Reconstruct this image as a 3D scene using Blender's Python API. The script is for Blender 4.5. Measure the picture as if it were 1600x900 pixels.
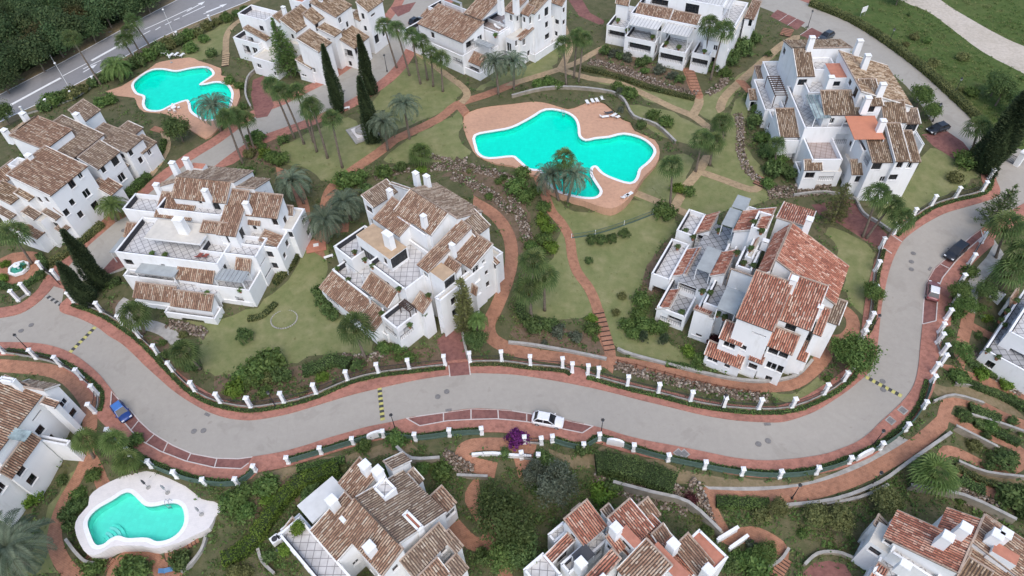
import bpy, bmesh, math, random
import numpy as np
from mathutils import Vector, Matrix
from mathutils.geometry import delaunay_2d_cdt
random.seed(7); rng = np.random.default_rng(7)
scene = bpy.context.scene
for _o in list(bpy.data.objects): bpy.data.objects.remove(_o)

# ------------------------------------------------------------------ camera
F_PX = 1067.0                      # focal length in pixels of the 1600 px wide photograph
CAM_H = 85.0
_nx, _ny = 50.0, 940.0             # nadir direction in the picture
_nl = math.hypot(_nx, _ny)
PITCH = math.pi/2 - math.atan(_nl/F_PX)
ROLL = math.atan2(_nx, _ny)
FWD = Vector((0, math.cos(PITCH), -math.sin(PITCH)))
_R0 = Vector((1, 0, 0)); _U0 = Vector((0, math.sin(PITCH), math.cos(PITCH)))
RIGHT = _R0*math.cos(ROLL) - _U0*math.sin(ROLL)
UP = _R0*math.sin(ROLL) + _U0*math.cos(ROLL)
EYE = Vector((0, 0, CAM_H))
cam = bpy.data.cameras.new('camera'); camo = bpy.data.objects.new('camera', cam)
scene.collection.objects.link(camo)
camo.matrix_world = Matrix(((RIGHT.x, UP.x, -FWD.x, EYE.x), (RIGHT.y, UP.y, -FWD.y, EYE.y), (RIGHT.z, UP.z, -FWD.z, EYE.z), (0, 0, 0, 1)))
cam.sensor_width = 36.0; cam.lens = 36.0*F_PX/1600.0
cam.clip_start = 1.0; cam.clip_end = 9000.0
scene.camera = camo

# ------------------------------------------------------------------ sky, sun, exposure
SUN_EL, SUN_AZ = math.radians(56), math.radians(172)     # azimuth from +Y, clockwise
world = bpy.data.worlds.new('World'); scene.world = world; world.use_nodes = True
wn = world.node_tree.nodes; wl = world.node_tree.links
for n in list(wn): wn.remove(n)
sky = wn.new('ShaderNodeTexSky'); sky.sky_type = 'NISHITA'; sky.sun_disc = False
sky.sun_elevation = SUN_EL; sky.sun_rotation = SUN_AZ
sky.air_density = 1.0; sky.dust_density = 2.5; sky.ozone_density = 1.0
bg = wn.new('ShaderNodeBackground'); bg.inputs['Strength'].default_value = 0.15
wo = wn.new('ShaderNodeOutputWorld')
wl.new(sky.outputs[0], bg.inputs[0]); wl.new(bg.outputs[0], wo.inputs[0])
sun = bpy.data.lights.new('sun', 'SUN'); sun.energy = 0.6; sun.angle = math.radians(45); sun.color = (1.0, 0.975, 0.94)
suno = bpy.data.objects.new('sun', sun); scene.collection.objects.link(suno)
_sd = Vector((math.sin(SUN_AZ)*math.cos(SUN_EL), math.cos(SUN_AZ)*math.cos(SUN_EL), math.sin(SUN_EL)))
suno.rotation_euler = (-_sd).to_track_quat('-Z', 'Y').to_euler()
suno.location = _sd*200
vs = scene.view_settings
vs.view_transform = 'Standard'; vs.look = 'None'; vs.gamma = 1.0; vs.use_curve_mapping = False
vs.exposure = 0.74
scene.render.engine = 'CYCLES'

# ------------------------------------------------------------------ picture <-> place
def ray(px, py):
    u = (px-800.0)/F_PX; v = (450.0-py)/F_PX
    return RIGHT*u + UP*v + FWD
def un(px, py, z):
    d = ray(px, py); t = (z-EYE.z)/d.z
    return EYE + d*t
def proj(p):
    q = Vector(p)-EYE; w = q.dot(FWD)
    return (800+F_PX*q.dot(RIGHT)/w, 450-F_PX*q.dot(UP)/w)

def inpoly(X, Y, poly):
    X = np.asarray(X, float); Y = np.asarray(Y, float); r = np.zeros(X.shape, bool)
    n = len(poly)
    for i in range(n):
        x1, y1 = poly[i][0], poly[i][1]; x2, y2 = poly[(i+1) % n][0], poly[(i+1) % n][1]
        if y1 == y2: continue
        c = ((y1 > Y) != (y2 > Y)) & (X < (x2-x1)*(Y-y1)/(y2-y1)+x1)
        r ^= c
    return r
def distline(X, Y, pts):
    X = np.asarray(X, float); Y = np.asarray(Y, float); d = np.full(X.shape, 1e9)
    for (a, b) in zip(pts[:-1], pts[1:]):
        ax, ay = a[0], a[1]; dx, dy = b[0]-ax, b[1]-ay; L = dx*dx+dy*dy+1e-9
        t = np.clip(((X-ax)*dx+(Y-ay)*dy)/L, 0, 1)
        d = np.minimum(d, np.hypot(X-ax-t*dx, Y-ay-t*dy))
    return d
def sstep(a, b, x):
    t = np.clip((np.asarray(x, float)-a)/(b-a), 0, 1); return t*t*(3-2*t)
def smooth(pts, n=4, closed=False):
    out = []; N = len(pts); rngi = range(N if closed else N-1)
    for i in rngi:
        if closed: p0, p1, p2, p3 = pts[i-1], pts[i], pts[(i+1) % N], pts[(i+2) % N]
        else: p0, p1, p2, p3 = pts[max(i-1, 0)], pts[i], pts[i+1], pts[min(i+2, N-1)]
        for k in range(n):
            t = k/n
            out.append(tuple(0.5*((2*p1[j])+(-p0[j]+p2[j])*t+(2*p0[j]-5*p1[j]+4*p2[j]-p3[j])*t*t+(-p0[j]+3*p1[j]-3*p2[j]+p3[j])*t**3) for j in (0, 1)))
    if not closed: out.append(tuple(pts[-1][:2]))
    return out

# ground heights: the hillside falls towards the camera, most of all below the road
S_FENCE = [(-60,548),(8,552),(58,560),(97,572),(130,593),(154,618),(150,645),(175,680),(205,712),(238,730),(278,746),(322,757),(373,758),(400,737),(452,724),(503,709),(553,694),(600,683),(650,688),(703,681),(753,678),(815,688),(863,691),(911,703),(936,688),(989,705),(1043,720),(1100,732),(1158,742),(1217,746),(1274,740),(1325,724),(1373,702),(1413,673),(1441,638),(1454,598),(1468,560),(1464,525),(1476,500),(1487,478),(1497,447),(1512,415),(1532,380),(1560,352),(1640,300)]
_sf = [un(x, y, 0) for x, y in S_FENCE]
_poly_n = [(p.x, p.y) for p in _sf]+[(400, 400), (-400, 400)]
GX0, GX1, GY0, GY1, GS = -220, 220, -20, 340, 1.0
_gx = np.arange(GX0, GX1+1, GS); _gy = np.arange(GY0, GY1+1, GS)
_XX, _YY = np.meshgrid(_gx, _gy)
_d = distline(_XX, _YY, [(p.x, p.y) for p in _sf]); _in = inpoly(_XX, _YY, _poly_n)
_HH = 4.0*sstep(62, 118, _YY) - np.where(_in, 0, 1)*2.6*sstep(1.0, 10, _d)
_HH += 0.25*np.sin(_XX*0.11+1)*np.sin(_YY*0.09)*sstep(2, 9, _d)
def hgt(x, y):
    fx = min(max((x-GX0)/GS, 0), len(_gx)-1.001); fy = min(max((y-GY0)/GS, 0), len(_gy)-1.001)
    i, j = int(fx), int(fy); a, b = fx-i, fy-j
    return float((_HH[j, i]*(1-a)+_HH[j, i+1]*a)*(1-b)+(_HH[j+1, i]*(1-a)+_HH[j+1, i+1]*a)*b)
def gnd(px, py):
    d = ray(px, py); z = 0.0
    for _ in range(14):
        t = (z-EYE.z)/d.z; p = EYE+d*t; zn = hgt(p.x, p.y)
        if abs(zn-z) < 0.002: break
        z = z+(zn-z)*0.8
    return Vector((p.x, p.y, hgt(p.x, p.y)))

# ------------------------------------------------------------------ materials
MATS = {}
def nodes_of(name, rough=0.8, spec=0.3):
    m = bpy.data.materials.new(name); m.use_nodes = True
    nt = m.node_tree; b = nt.nodes['Principled BSDF']
    b.inputs['Roughness'].default_value = rough
    b.inputs['Specular IOR Level'].default_value = spec
    MATS[name] = m
    return m, nt, b
def _n(nt, t, **kw):
    n = nt.nodes.new(t)
    for k, v in kw.items(): setattr(n, k, v)
    return n
def noise_ramp(nt, scale, stops, detail=6, rough=0.6, vec=None, dist=0.0):
    t = _n(nt, 'ShaderNodeTexNoise'); t.inputs['Scale'].default_value = scale; t.inputs['Detail'].default_value = detail
    t.inputs['Roughness'].default_value = rough; t.inputs['Distortion'].default_value = dist
    if vec is not None: nt.links.new(vec, t.inputs['Vector'])
    r = _n(nt, 'ShaderNodeValToRGB'); e = r.color_ramp.elements
    while len(e) < len(stops): e.new(0.5)
    for k, (p, c) in enumerate(stops): e[k].position = p; e[k].color = (*c, 1)
    nt.links.new(t.outputs['Fac'], r.inputs['Fac'])
    return r.outputs['Color'], t.outputs['Fac']
def mix(nt, a, b, fac, mode='MIX'):
    m = _n(nt, 'ShaderNodeMix', data_type='RGBA', blend_type=mode)
    for sock, val in ((m.inputs[0], fac), (m.inputs[6], a), (m.inputs[7], b)):
        if isinstance(val, (int, float)): sock.default_value = val
        elif isinstance(val, tuple): sock.default_value = (*val, 1)
        else: nt.links.new(val, sock)
    return m.outputs[2]
def bump(nt, b, h, strength=0.3, dist=0.05):
    n = _n(nt, 'ShaderNodeBump'); n.inputs['Strength'].default_value = strength; n.inputs['Distance'].default_value = dist
    nt.links.new(h, n.inputs['Height']); nt.links.new(n.outputs[0], b.inputs['Normal'])
def objco(nt): return _n(nt, 'ShaderNodeTexCoord').outputs['Object']
def plain(name, c, rough=0.7, spec=0.3, var=0.12, scale=1.2, metal=0.0):
    m, nt, b = nodes_of(name, rough, spec); b.inputs['Metallic'].default_value = metal
    g = _n(nt, 'ShaderNodeNewGeometry')
    col, fac = noise_ramp(nt, scale, [(0.3, tuple(x*(1-var) for x in c)), (0.7, tuple(min(1, x*(1+var)) for x in c))], vec=g.outputs['Position'])
    nt.links.new(col, b.inputs['Base Color'])
    return m
def ground_mat(name, layers, rough=0.95, bstr=0.5, bscale=6.0):
    m, nt, b = nodes_of(name, rough, 0.15)
    pos = _n(nt, 'ShaderNodeNewGeometry').outputs['Position']
    out = None
    for (scale, stops, fac) in layers:
        col, f = noise_ramp(nt, scale, stops, detail=8, rough=0.65, vec=pos)
        out = col if out is None else mix(nt, out, col, fac)
    nt.links.new(out, b.inputs['Base Color'])
    t = _n(nt, 'ShaderNodeTexNoise'); t.inputs['Scale'].default_value = bscale; t.inputs['Detail'].default_value = 8
    nt.links.new(pos, t.inputs['Vector']); bump(nt, b, t.outputs['Fac'], bstr, 0.08)
    return m
ground_mat('lawn', [(0.12, [(0.36, (0.154, 0.181, 0.072)), (0.52, (0.200, 0.214, 0.091)), (0.66, (0.249, 0.233, 0.114))], 1),
                    (0.7, [(0.33, (0.085, 0.120, 0.038)), (0.5, (0.184, 0.197, 0.082)), (0.68, (0.310, 0.270, 0.143))], 0.6),
                    (5, [(0.3, (0.110, 0.130, 0.046)), (0.7, (0.230, 0.226, 0.101))], 0.25),
                    (0.33, [(0.44, (0.165, 0.190, 0.078)), (0.56, (0.235, 0.235, 0.115)), (0.70, (0.345, 0.315, 0.185))], 0.38)])
ground_mat('garden', [(0.15, [(0.35, (0.077, 0.091, 0.038)), (0.5, (0.122, 0.122, 0.060)), (0.66, (0.173, 0.141, 0.087))], 1),
                      (0.9, [(0.35, (0.056, 0.075, 0.029)), (0.52, (0.112, 0.114, 0.056)), (0.7, (0.187, 0.150, 0.098))], 0.6),
                      (7, [(0.3, (0.037, 0.047, 0.017)), (0.7, (0.150, 0.131, 0.076))], 0.3)], bstr=0.9)
ground_mat('soil', [(0.2, [(0.35, (0.141, 0.093, 0.061)), (0.6, (0.191, 0.134, 0.092))], 1),
                    (1.4, [(0.35, (0.070, 0.063, 0.032)), (0.5, (0.150, 0.107, 0.072)), (0.7, (0.224, 0.161, 0.115))], 0.6),
                    (8, [(0.3, (0.075, 0.054, 0.034)), (0.7, (0.224, 0.170, 0.119))], 0.3)], bstr=0.9)
ground_mat('sandy_bank', [(0.3, [(0.35, (0.194, 0.149, 0.086)), (0.6, (0.261, 0.203, 0.122))], 1),
                    (1.8, [(0.38, (0.126, 0.117, 0.054)), (0.55, (0.234, 0.180, 0.108)), (0.7, (0.279, 0.225, 0.144))], 0.5)], bstr=0.6)
ground_mat('meadow', [(0.06, [(0.36, (0.060, 0.100, 0.029)), (0.52, (0.089, 0.132, 0.038)), (0.68, (0.136, 0.153, 0.060))], 1),
                    (0.5, [(0.36, (0.038, 0.072, 0.015)), (0.52, (0.076, 0.119, 0.027)), (0.68, (0.162, 0.153, 0.064))], 0.55),
                    (4, [(0.3, (0.034, 0.060, 0.015)), (0.7, (0.119, 0.145, 0.051))], 0.3)], bstr=0.9, bscale=3)
ground_mat('woodland_floor', [(0.2, [(0.35, (0.028, 0.042, 0.014)), (0.6, (0.07, 0.075, 0.03))], 1),
                    (2, [(0.35, (0.03, 0.04, 0.015)), (0.7, (0.1, 0.09, 0.045))], 0.5)], bstr=0.9)
ground_mat('gravel_track', [(0.15, [(0.35, (0.428, 0.378, 0.301)), (0.6, (0.562, 0.499, 0.421))], 1),
                    (1.5, [(0.32, (0.326, 0.276, 0.201)), (0.55, (0.530, 0.469, 0.392)), (0.75, (0.632, 0.571, 0.501))], 0.5)], bstr=0.6)
def asphalt(name, c, joints=0.0):
    m, nt, b = nodes_of(name, 0.9, 0.25)
    pos = _n(nt, 'ShaderNodeNewGeometry').outputs['Position']
    c1, _ = noise_ramp(nt, 0.12, [(0.3, tuple(x*0.90 for x in c)), (0.7, tuple(x*1.08 for x in c))], vec=pos)
    c2, _ = noise_ramp(nt, 1.1, [(0.35, tuple(x*0.84 for x in c)), (0.7, tuple(x*1.12 for x in c))], vec=pos, detail=10, rough=0.7)
    c3, f3 = noise_ramp(nt, 30, [(0.3, tuple(x*0.8 for x in c)), (0.7, tuple(x*1.2 for x in c))], vec=pos)
    col = mix(nt, mix(nt, c1, c2, 0.5), c3, 0.25)
    # dark oil spots
    sp, _ = noise_ramp(nt, 0.55, [(0.66, (1, 1, 1)), (0.74, (0.82, 0.81, 0.8))], vec=pos, detail=3)
    col = mix(nt, col, sp, 1.0, 'MULTIPLY')
    vo = _n(nt, 'ShaderNodeTexVoronoi'); vo.feature = 'DISTANCE_TO_EDGE'; vo.inputs['Scale'].default_value = 0.11; nt.links.new(pos, vo.inputs['Vector'])
    cr = _n(nt, 'ShaderNodeValToRGB'); cr.color_ramp.elements[0].position = 0.0; cr.color_ramp.elements[0].color = (0.72, 0.71, 0.70, 1); cr.color_ramp.elements[1].position = 0.006; cr.color_ramp.elements[1].color = (1, 1, 1, 1); nt.links.new(vo.outputs['Distance'], cr.inputs['Fac'])
    col = mix(nt, col, cr.outputs['Color'], 0.12, 'MULTIPLY')
    sp2, _ = noise_ramp(nt, 0.16, [(0.58, (1, 1, 1)), (0.64, (0.90, 0.895, 0.89))], vec=pos, detail=5, dist=1.5)
    col = mix(nt, col, sp2, 0.8, 'MULTIPLY')
    nt.links.new(col, b.inputs['Base Color']); bump(nt, b, f3, 0.15, 0.02)
asphalt('road_concrete', (0.366, 0.336, 0.290))
asphalt('highway_asphalt', (0.255, 0.25, 0.248))
asphalt('lane_concrete', (0.372, 0.347, 0.300))
def pavers(name, c1, c2, mortar, sx=2.2, sy=4.4, rot=0.0, mot=1.0):
    m, nt, b = nodes_of(name, 0.88, 0.2)
    g = _n(nt, 'ShaderNodeNewGeometry').outputs['Position']
    mp = _n(nt, 'ShaderNodeMapping'); mp.inputs['Rotation'].default_value = (0, 0, rot); nt.links.new(g, mp.inputs['Vector'])
    br = _n(nt, 'ShaderNodeTexBrick'); nt.links.new(mp.outputs[0], br.inputs['Vector'])
    br.inputs['Color1'].default_value = (*c1, 1); br.inputs['Color2'].default_value = (*c2, 1); br.inputs['Mortar'].default_value = (*mortar, 1)
    br.inputs['Scale'].default_value = 1.0; br.inputs['Brick Width'].default_value = 1/sx; br.inputs['Row Height'].default_value = 1/sy
    br.inputs['Mortar Size'].default_value = 0.012
    big, _ = noise_ramp(nt, 0.22, [(0.32, (0.80, 0.80, 0.82)), (0.62, (1.08, 1.06, 1.05))], vec=g, detail=8)
    st, _ = noise_ramp(nt, 1.6, [(0.36, (0.72, 0.72, 0.72)), (0.52, (1, 1, 1)), (0.72, (1.12, 1.1, 1.08))], vec=g, detail=8)
    col = mix(nt, mix(nt, br.outputs['Color'], big, mot, 'MULTIPLY'), st, 0.85*mot, 'MULTIPLY')
    nt.links.new(col, b.inputs['Base Color']); bump(nt, b, br.outputs['Fac'], -0.3, 0.01)
pavers('red_pavers', (0.440, 0.205, 0.150), (0.400, 0.182, 0.132), (0.26, 0.15, 0.12))
pavers('bay_pavers', (0.255, 0.120, 0.102), (0.230, 0.105, 0.090), (0.2, 0.11, 0.095))
pavers('terracotta_path', (0.400, 0.205, 0.128), (0.365, 0.182, 0.112), (0.24, 0.14, 0.1), rot=0.5)
pavers('tan_path', (0.42, 0.315, 0.19), (0.385, 0.285, 0.17), (0.3, 0.23, 0.15), rot=0.3)
pavers('salmon_deck', (0.565, 0.335, 0.222), (0.545, 0.322, 0.212), (0.48, 0.295, 0.2), rot=0.2, mot=0.45)
pavers('white_deck', (0.74, 0.70, 0.665), (0.72, 0.685, 0.65), (0.66, 0.63, 0.6), rot=0.2, mot=0.25)
plain('white_paint', (0.76, 0.76, 0.74), 0.7, 0.3, 0.08, 2)
plain('worn_line', (0.56, 0.50, 0.46), 0.8, 0.2, 0.15, 3)
plain('concrete_grey', (0.36, 0.345, 0.315), 0.9, 0.2, 0.22, 1.2)
plain('concrete_wall', (0.30, 0.26, 0.205), 0.9, 0.2, 0.28, 0.8)
plain('pool_coping', (0.82, 0.82, 0.81), 0.6, 0.3, 0.05, 3)
plain('yellow_rubber', (0.50, 0.46, 0.16), 0.7, 0.3, 0.15, 4)
plain('black_rubber', (0.07, 0.07, 0.068), 0.7, 0.3, 0.2, 4)
plain('dark_metal', (0.03, 0.03, 0.032), 0.5, 0.4, 0.2, 4)
plain('iron_cover', (0.19, 0.18, 0.17), 0.7, 0.4, 0.25, 5)
plain('green_mesh', (0.085, 0.135, 0.108), 0.7, 0.3, 0.2, 2)
plain('brown_wood', (0.17, 0.075, 0.045), 0.8, 0.2, 0.3, 3)
plain('grey_metal', (0.33, 0.34, 0.35), 0.5, 0.5, 0.12, 2)
def stucco():
    m, nt, b = nodes_of('white_stucco', 0.85, 0.2)
    pos = _n(nt, 'ShaderNodeNewGeometry').outputs['Position']
    c1, _ = noise_ramp(nt, 0.35, [(0.3, (0.79, 0.795, 0.79)), (0.65, (0.85, 0.85, 0.84))], vec=pos, detail=8)
    mp = _n(nt, 'ShaderNodeMapping'); mp.inputs['Scale'].default_value = (0.8, 0.8, 0.22); nt.links.new(pos, mp.inputs['Vector'])
    c2, f = noise_ramp(nt, 1.0, [(0.28, (0.85, 0.84, 0.815)), (0.48, (1, 1, 1))], vec=mp.outputs[0], detail=8, rough=0.7)
    nt.links.new(mix(nt, c1, c2, 0.8, 'MULTIPLY'), b.inputs['Base Color'])
    t = _n(nt, 'ShaderNodeTexNoise'); t.inputs['Scale'].default_value = 14; nt.links.new(pos, t.inputs['Vector']); bump(nt, b, t.outputs['Fac'], 0.2, 0.02)
stucco()
def rnd_mat(name, stops, attr='rnd', rough=0.85, spec=0.2, noise=0.35, objvar=0.0, trans=0.0, nscale=3.0):
    m, nt, b = nodes_of(name, rough, spec)
    a = _n(nt, 'ShaderNodeAttribute', attribute_name=attr)
    r = _n(nt, 'ShaderNodeValToRGB'); e = r.color_ramp.elements
    while len(e) < len(stops): e.new(0.5)
    for k, (p, c) in enumerate(stops): e[k].position = p; e[k].color = (*c, 1)
    nt.links.new(a.outputs['Fac'], r.inputs['Fac'])
    col = r.outputs['Color']
    if noise:
        pos = _n(nt, 'ShaderNodeNewGeometry').outputs['Position']
        nn, _ = noise_ramp(nt, nscale, [(0.3, (1-noise,)*3), (0.7, (1+noise*0.6,)*3)], vec=pos)
        col = mix(nt, col, nn, 1.0, 'MULTIPLY')
    if objvar:
        oi = _n(nt, 'ShaderNodeObjectInfo'); hs = _n(nt, 'ShaderNodeHueSaturation')
        mr = _n(nt, 'ShaderNodeMapRange'); mr.inputs['To Min'].default_value = 1-objvar; mr.inputs['To Max'].default_value = 1+objvar
        mh = _n(nt, 'ShaderNodeMapRange'); mh.inputs['To Min'].default_value = 0.5-objvar*0.06; mh.inputs['To Max'].default_value = 0.5+objvar*0.06
        nt.links.new(oi.outputs['Random'], mr.inputs['Value']); nt.links.new(oi.outputs['Random'], mh.inputs['Value'])
        nt.links.new(mr.outputs[0], hs.inputs['Value']); nt.links.new(mh.outputs[0], hs.inputs['Hue']); nt.links.new(col, hs.inputs['Color']); col = hs.outputs[0]
    nt.links.new(col, b.inputs['Base Color'])
    if trans:
        tr = _n(nt, 'ShaderNodeBsdfTranslucent'); nt.links.new(col, tr.inputs['Color'])
        ms = _n(nt, 'ShaderNodeMixShader'); ms.inputs[0].default_value = trans
        out = nt.nodes['Material Output']; nt.links.new(b.outputs[0], ms.inputs[1]); nt.links.new(tr.outputs[0], ms.inputs[2]); nt.links.new(ms.outputs[0], out.inputs['Surface'])
    return m
rnd_mat('tile_brown', [(0, (0.214, 0.133, 0.091)), (0.3, (0.288, 0.168, 0.111)), (0.55, (0.378, 0.239, 0.162)), (0.78, (0.491, 0.364, 0.262)), (1, (0.554, 0.470, 0.374))])
rnd_mat('tile_old', [(0, (0.196, 0.144, 0.110)), (0.3, (0.256, 0.183, 0.133)), (0.55, (0.333, 0.255, 0.186)), (0.78, (0.439, 0.357, 0.273)), (1, (0.499, 0.428, 0.346))])
rnd_mat('tile_gold', [(0, (0.153, 0.105, 0.066)), (0.35, (0.257, 0.168, 0.103)), (0.6, (0.396, 0.291, 0.193)), (0.8, (0.502, 0.393, 0.278)), (1, (0.545, 0.458, 0.351))])
rnd_mat('tile_red', [(0, (0.286, 0.116, 0.083)), (0.3, (0.387, 0.149, 0.097)), (0.58, (0.512, 0.220, 0.147)), (0.8, (0.618, 0.352, 0.253)), (1, (0.677, 0.489, 0.387))])
plain('tile_mortar', (0.125, 0.088, 0.068), 0.95, 0.1, 0.2, 2)
plain('verge_tile', (0.40, 0.31, 0.245), 0.9, 0.2, 0.3, 2.5)
plain('verge_mortar', (0.70, 0.67, 0.62), 0.9, 0.2, 0.22, 1.5)
plain('cream_roof', (0.60, 0.565, 0.495), 0.9, 0.2, 0.1, 0.8)
plain('tan_roof', (0.46, 0.33, 0.215), 0.9, 0.2, 0.16, 0.9)
plain('terracotta_slab', (0.46, 0.20, 0.135), 0.9, 0.2, 0.18, 0.9)
plain('orange_awning', (0.52, 0.215, 0.13), 0.8, 0.2, 0.06, 1)
plain('grey_awning', (0.34, 0.365, 0.365), 0.8, 0.2, 0.12, 0.8)
plain('pale_awning', (0.62, 0.62, 0.60), 0.8, 0.2, 0.08, 0.8)
plain('dark_fabric', (0.075, 0.078, 0.085), 0.9, 0.2, 0.15, 2)
plain('chimney_soot', (0.05, 0.05, 0.055), 0.9, 0.2, 0.2, 4)
plain('dark_wood', (0.075, 0.048, 0.038), 0.8, 0.3, 0.2, 4)
plain('white_plastic', (0.80, 0.80, 0.79), 0.5, 0.4, 0.04, 2)
plain('terracotta_pot', (0.35, 0.15, 0.09), 0.8, 0.3, 0.1, 4)
plain('red_fabric', (0.26, 0.08, 0.065), 0.8, 0.2, 0.1, 3)
plain('blue_fabric', (0.11, 0.24, 0.42), 0.8, 0.2, 0.1, 3)
plain('bark', (0.175, 0.145, 0.115), 0.95, 0.1, 0.3, 3)
plain('palm_bark', (0.185, 0.150, 0.118), 0.95, 0.1, 0.3, 4)
plain('hedge_core', (0.035, 0.050, 0.022), 1.0, 0.05, 0.2, 2)
plain('stone_core', (0.14, 0.115, 0.088), 0.95, 0.1, 0.3, 1)
plain('artificial_turf', (0.035, 0.14, 0.04), 0.95, 0.1, 0.2, 3)
def floor_tiles(name, c, g, size, rot, mw=0.035, mot=0.9):
    m, nt, b = nodes_of(name, 0.6, 0.3)
    co = objco(nt)
    mp = _n(nt, 'ShaderNodeMapping'); mp.inputs['Rotation'].default_value = (0, 0, rot); nt.links.new(co, mp.inputs['Vector'])
    br = _n(nt, 'ShaderNodeTexBrick'); br.offset = 0.0; nt.links.new(mp.outputs[0], br.inputs['Vector'])
    br.inputs['Color1'].default_value = (*c, 1); br.inputs['Color2'].default_value = (*[x*0.94 for x in c], 1); br.inputs['Mortar'].default_value = (*g, 1)
    br.inputs['Scale'].default_value = 1.0; br.inputs['Brick Width'].default_value = size; br.inputs['Row Height'].default_value = size; br.inputs['Mortar Size'].default_value = mw
    st, _ = noise_ramp(nt, 0.8, [(0.3, (0.78, 0.77, 0.76)), (0.6, (1.04, 1.04, 1.04))], vec=co, detail=8)
    nt.links.new(mix(nt, br.outputs['Color'], st, mot, 'MULTIPLY'), b.inputs['Base Color'])
floor_tiles('terrace_tiles', (0.60, 0.59, 0.575), (0.24, 0.235, 0.235), 0.95, math.radians(45), 0.05)
floor_tiles('terrace_square', (0.60, 0.585, 0.57), (0.28, 0.27, 0.265), 0.95, math.radians(47), 0.05)
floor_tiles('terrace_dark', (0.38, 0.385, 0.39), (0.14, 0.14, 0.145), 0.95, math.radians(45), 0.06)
floor_tiles('terrace_rose', (0.46, 0.385, 0.35), (0.27, 0.2, 0.18), 0.9, math.radians(20), 0.05)
floor_tiles('pool_tiles', (0.36, 0.90, 0.80), (0.33, 0.84, 0.75), 0.6, 0.2, 0.03, 0.2)
floor_tiles('pool_tiles_green', (0.46, 0.90, 0.80), (0.43, 0.85, 0.76), 0.6, 0.2, 0.03, 0.2)
def glass(name, c=(0.012, 0.015, 0.018), rough=0.12):
    m, nt, b = nodes_of(name, rough, 0.5); b.inputs['Base Color'].default_value = (*c, 1)
    pos = _n(nt, 'ShaderNodeNewGeometry').outputs['Position']
    col, _ = noise_ramp(nt, 0.6, [(0.35, tuple(x*0.5 for x in c)), (0.7, tuple(x*1.6 for x in c))], vec=pos); nt.links.new(col, b.inputs['Base Color'])
glass('window_glass'); glass('pale_glass', (0.30, 0.37, 0.36), 0.08); glass('car_glass', (0.02, 0.023, 0.027), 0.05)
def water(name, tint):
    m, nt, b = nodes_of(name, 0.05, 0.5)
    nt.nodes.remove(b)
    tr = _n(nt, 'ShaderNodeBsdfTransparent'); tr.inputs[0].default_value = (*tint, 1)
    gl = _n(nt, 'ShaderNodeBsdfGlossy'); gl.inputs['Roughness'].default_value = 0.06
    fr = _n(nt, 'ShaderNodeFresnel'); fr.inputs['IOR'].default_value = 1.33
    pos = _n(nt, 'ShaderNodeNewGeometry').outputs['Position']
    t = _n(nt, 'ShaderNodeTexNoise'); t.inputs['Scale'].default_value = 0.9; t.inputs['Detail'].default_value = 2; nt.links.new(pos, t.inputs['Vector'])
    bp = _n(nt, 'ShaderNodeBump'); bp.inputs['Strength'].default_value = 0.05; bp.inputs['Distance'].default_value = 0.05
    nt.links.new(t.outputs['Fac'], bp.inputs['Height']); nt.links.new(bp.outputs[0], gl.inputs['Normal']); nt.links.new(bp.outputs[0], fr.inputs['Normal'])
    ms = _n(nt, 'ShaderNodeMixShader'); nt.links.new(fr.outputs[0], ms.inputs[0]); nt.links.new(tr.outputs[0], ms.inputs[1]); nt.links.new(gl.outputs[0], ms.inputs[2])
    nt.links.new(ms.outputs[0], nt.nodes['Material Output'].inputs['Surface'])
water('pool_water', (0.08, 0.99, 0.92)); water('pool_water_green', (0.50, 0.99, 0.94)); water('fountain_water', (0.3, 0.7, 0.6))
def paint(name, c, metal=0.3, rough=0.3):
    m, nt, b = nodes_of(name, rough, 0.5); b.inputs['Metallic'].default_value = metal
    b.inputs['Coat Weight'].default_value = 0.6; b.inputs['Coat Roughness'].default_value = 0.08
    pos = _n(nt, 'ShaderNodeNewGeometry').outputs['Position']
    col, _ = noise_ramp(nt, 4, [(0.3, tuple(x*0.93 for x in c)), (0.7, tuple(min(1, x*1.05) for x in c))], vec=pos); nt.links.new(col, b.inputs['Base Color'])
paint('paint_white', (0.78, 0.78, 0.78), 0.0); paint('paint_blue', (0.018, 0.055, 0.22), 0.3); paint('paint_black', (0.016, 0.017, 0.02), 0.2)
paint('paint_dark', (0.055, 0.062, 0.07), 0.3); paint('paint_red', (0.26, 0.11, 0.11), 0.2); paint('paint_light_blue', (0.07, 0.20, 0.52), 0.2)
nodes_of('headlight', 0.1, 0.6)[2].inputs['Base Color'].default_value = (0.75, 0.77, 0.78, 1)
nodes_of('tail_light', 0.2, 0.5)[2].inputs['Base Color'].default_value = (0.35, 0.012, 0.012, 1)
def leafmat(name, dark, mid, light, trans=0.38, objvar=0.16, noise=0.25):
    return rnd_mat(name, [(0, dark), (0.5, mid), (1, light)], rough=0.7, spec=0.2, noise=noise, objvar=objvar, trans=trans, nscale=1.2)
leafmat('leaf_dark', (0.067, 0.108, 0.040), (0.116, 0.184, 0.060), (0.216, 0.292, 0.101))
leafmat('leaf_mid', (0.069, 0.121, 0.036), (0.127, 0.206, 0.056), (0.231, 0.313, 0.096))
leafmat('leaf_bright', (0.083, 0.145, 0.026), (0.153, 0.251, 0.040), (0.262, 0.350, 0.070))
leafmat('leaf_olive', (0.112, 0.128, 0.051), (0.191, 0.206, 0.076), (0.312, 0.305, 0.128))
leafmat('leaf_grey', (0.075, 0.093, 0.062), (0.130, 0.152, 0.102), (0.209, 0.227, 0.161))
leafmat('leaf_wood', (0.039, 0.073, 0.029), (0.081, 0.130, 0.051), (0.169, 0.221, 0.090), objvar=0.22)
leafmat('leaf_autumn', (0.051, 0.054, 0.019), (0.095, 0.090, 0.032), (0.146, 0.125, 0.047))
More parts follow.
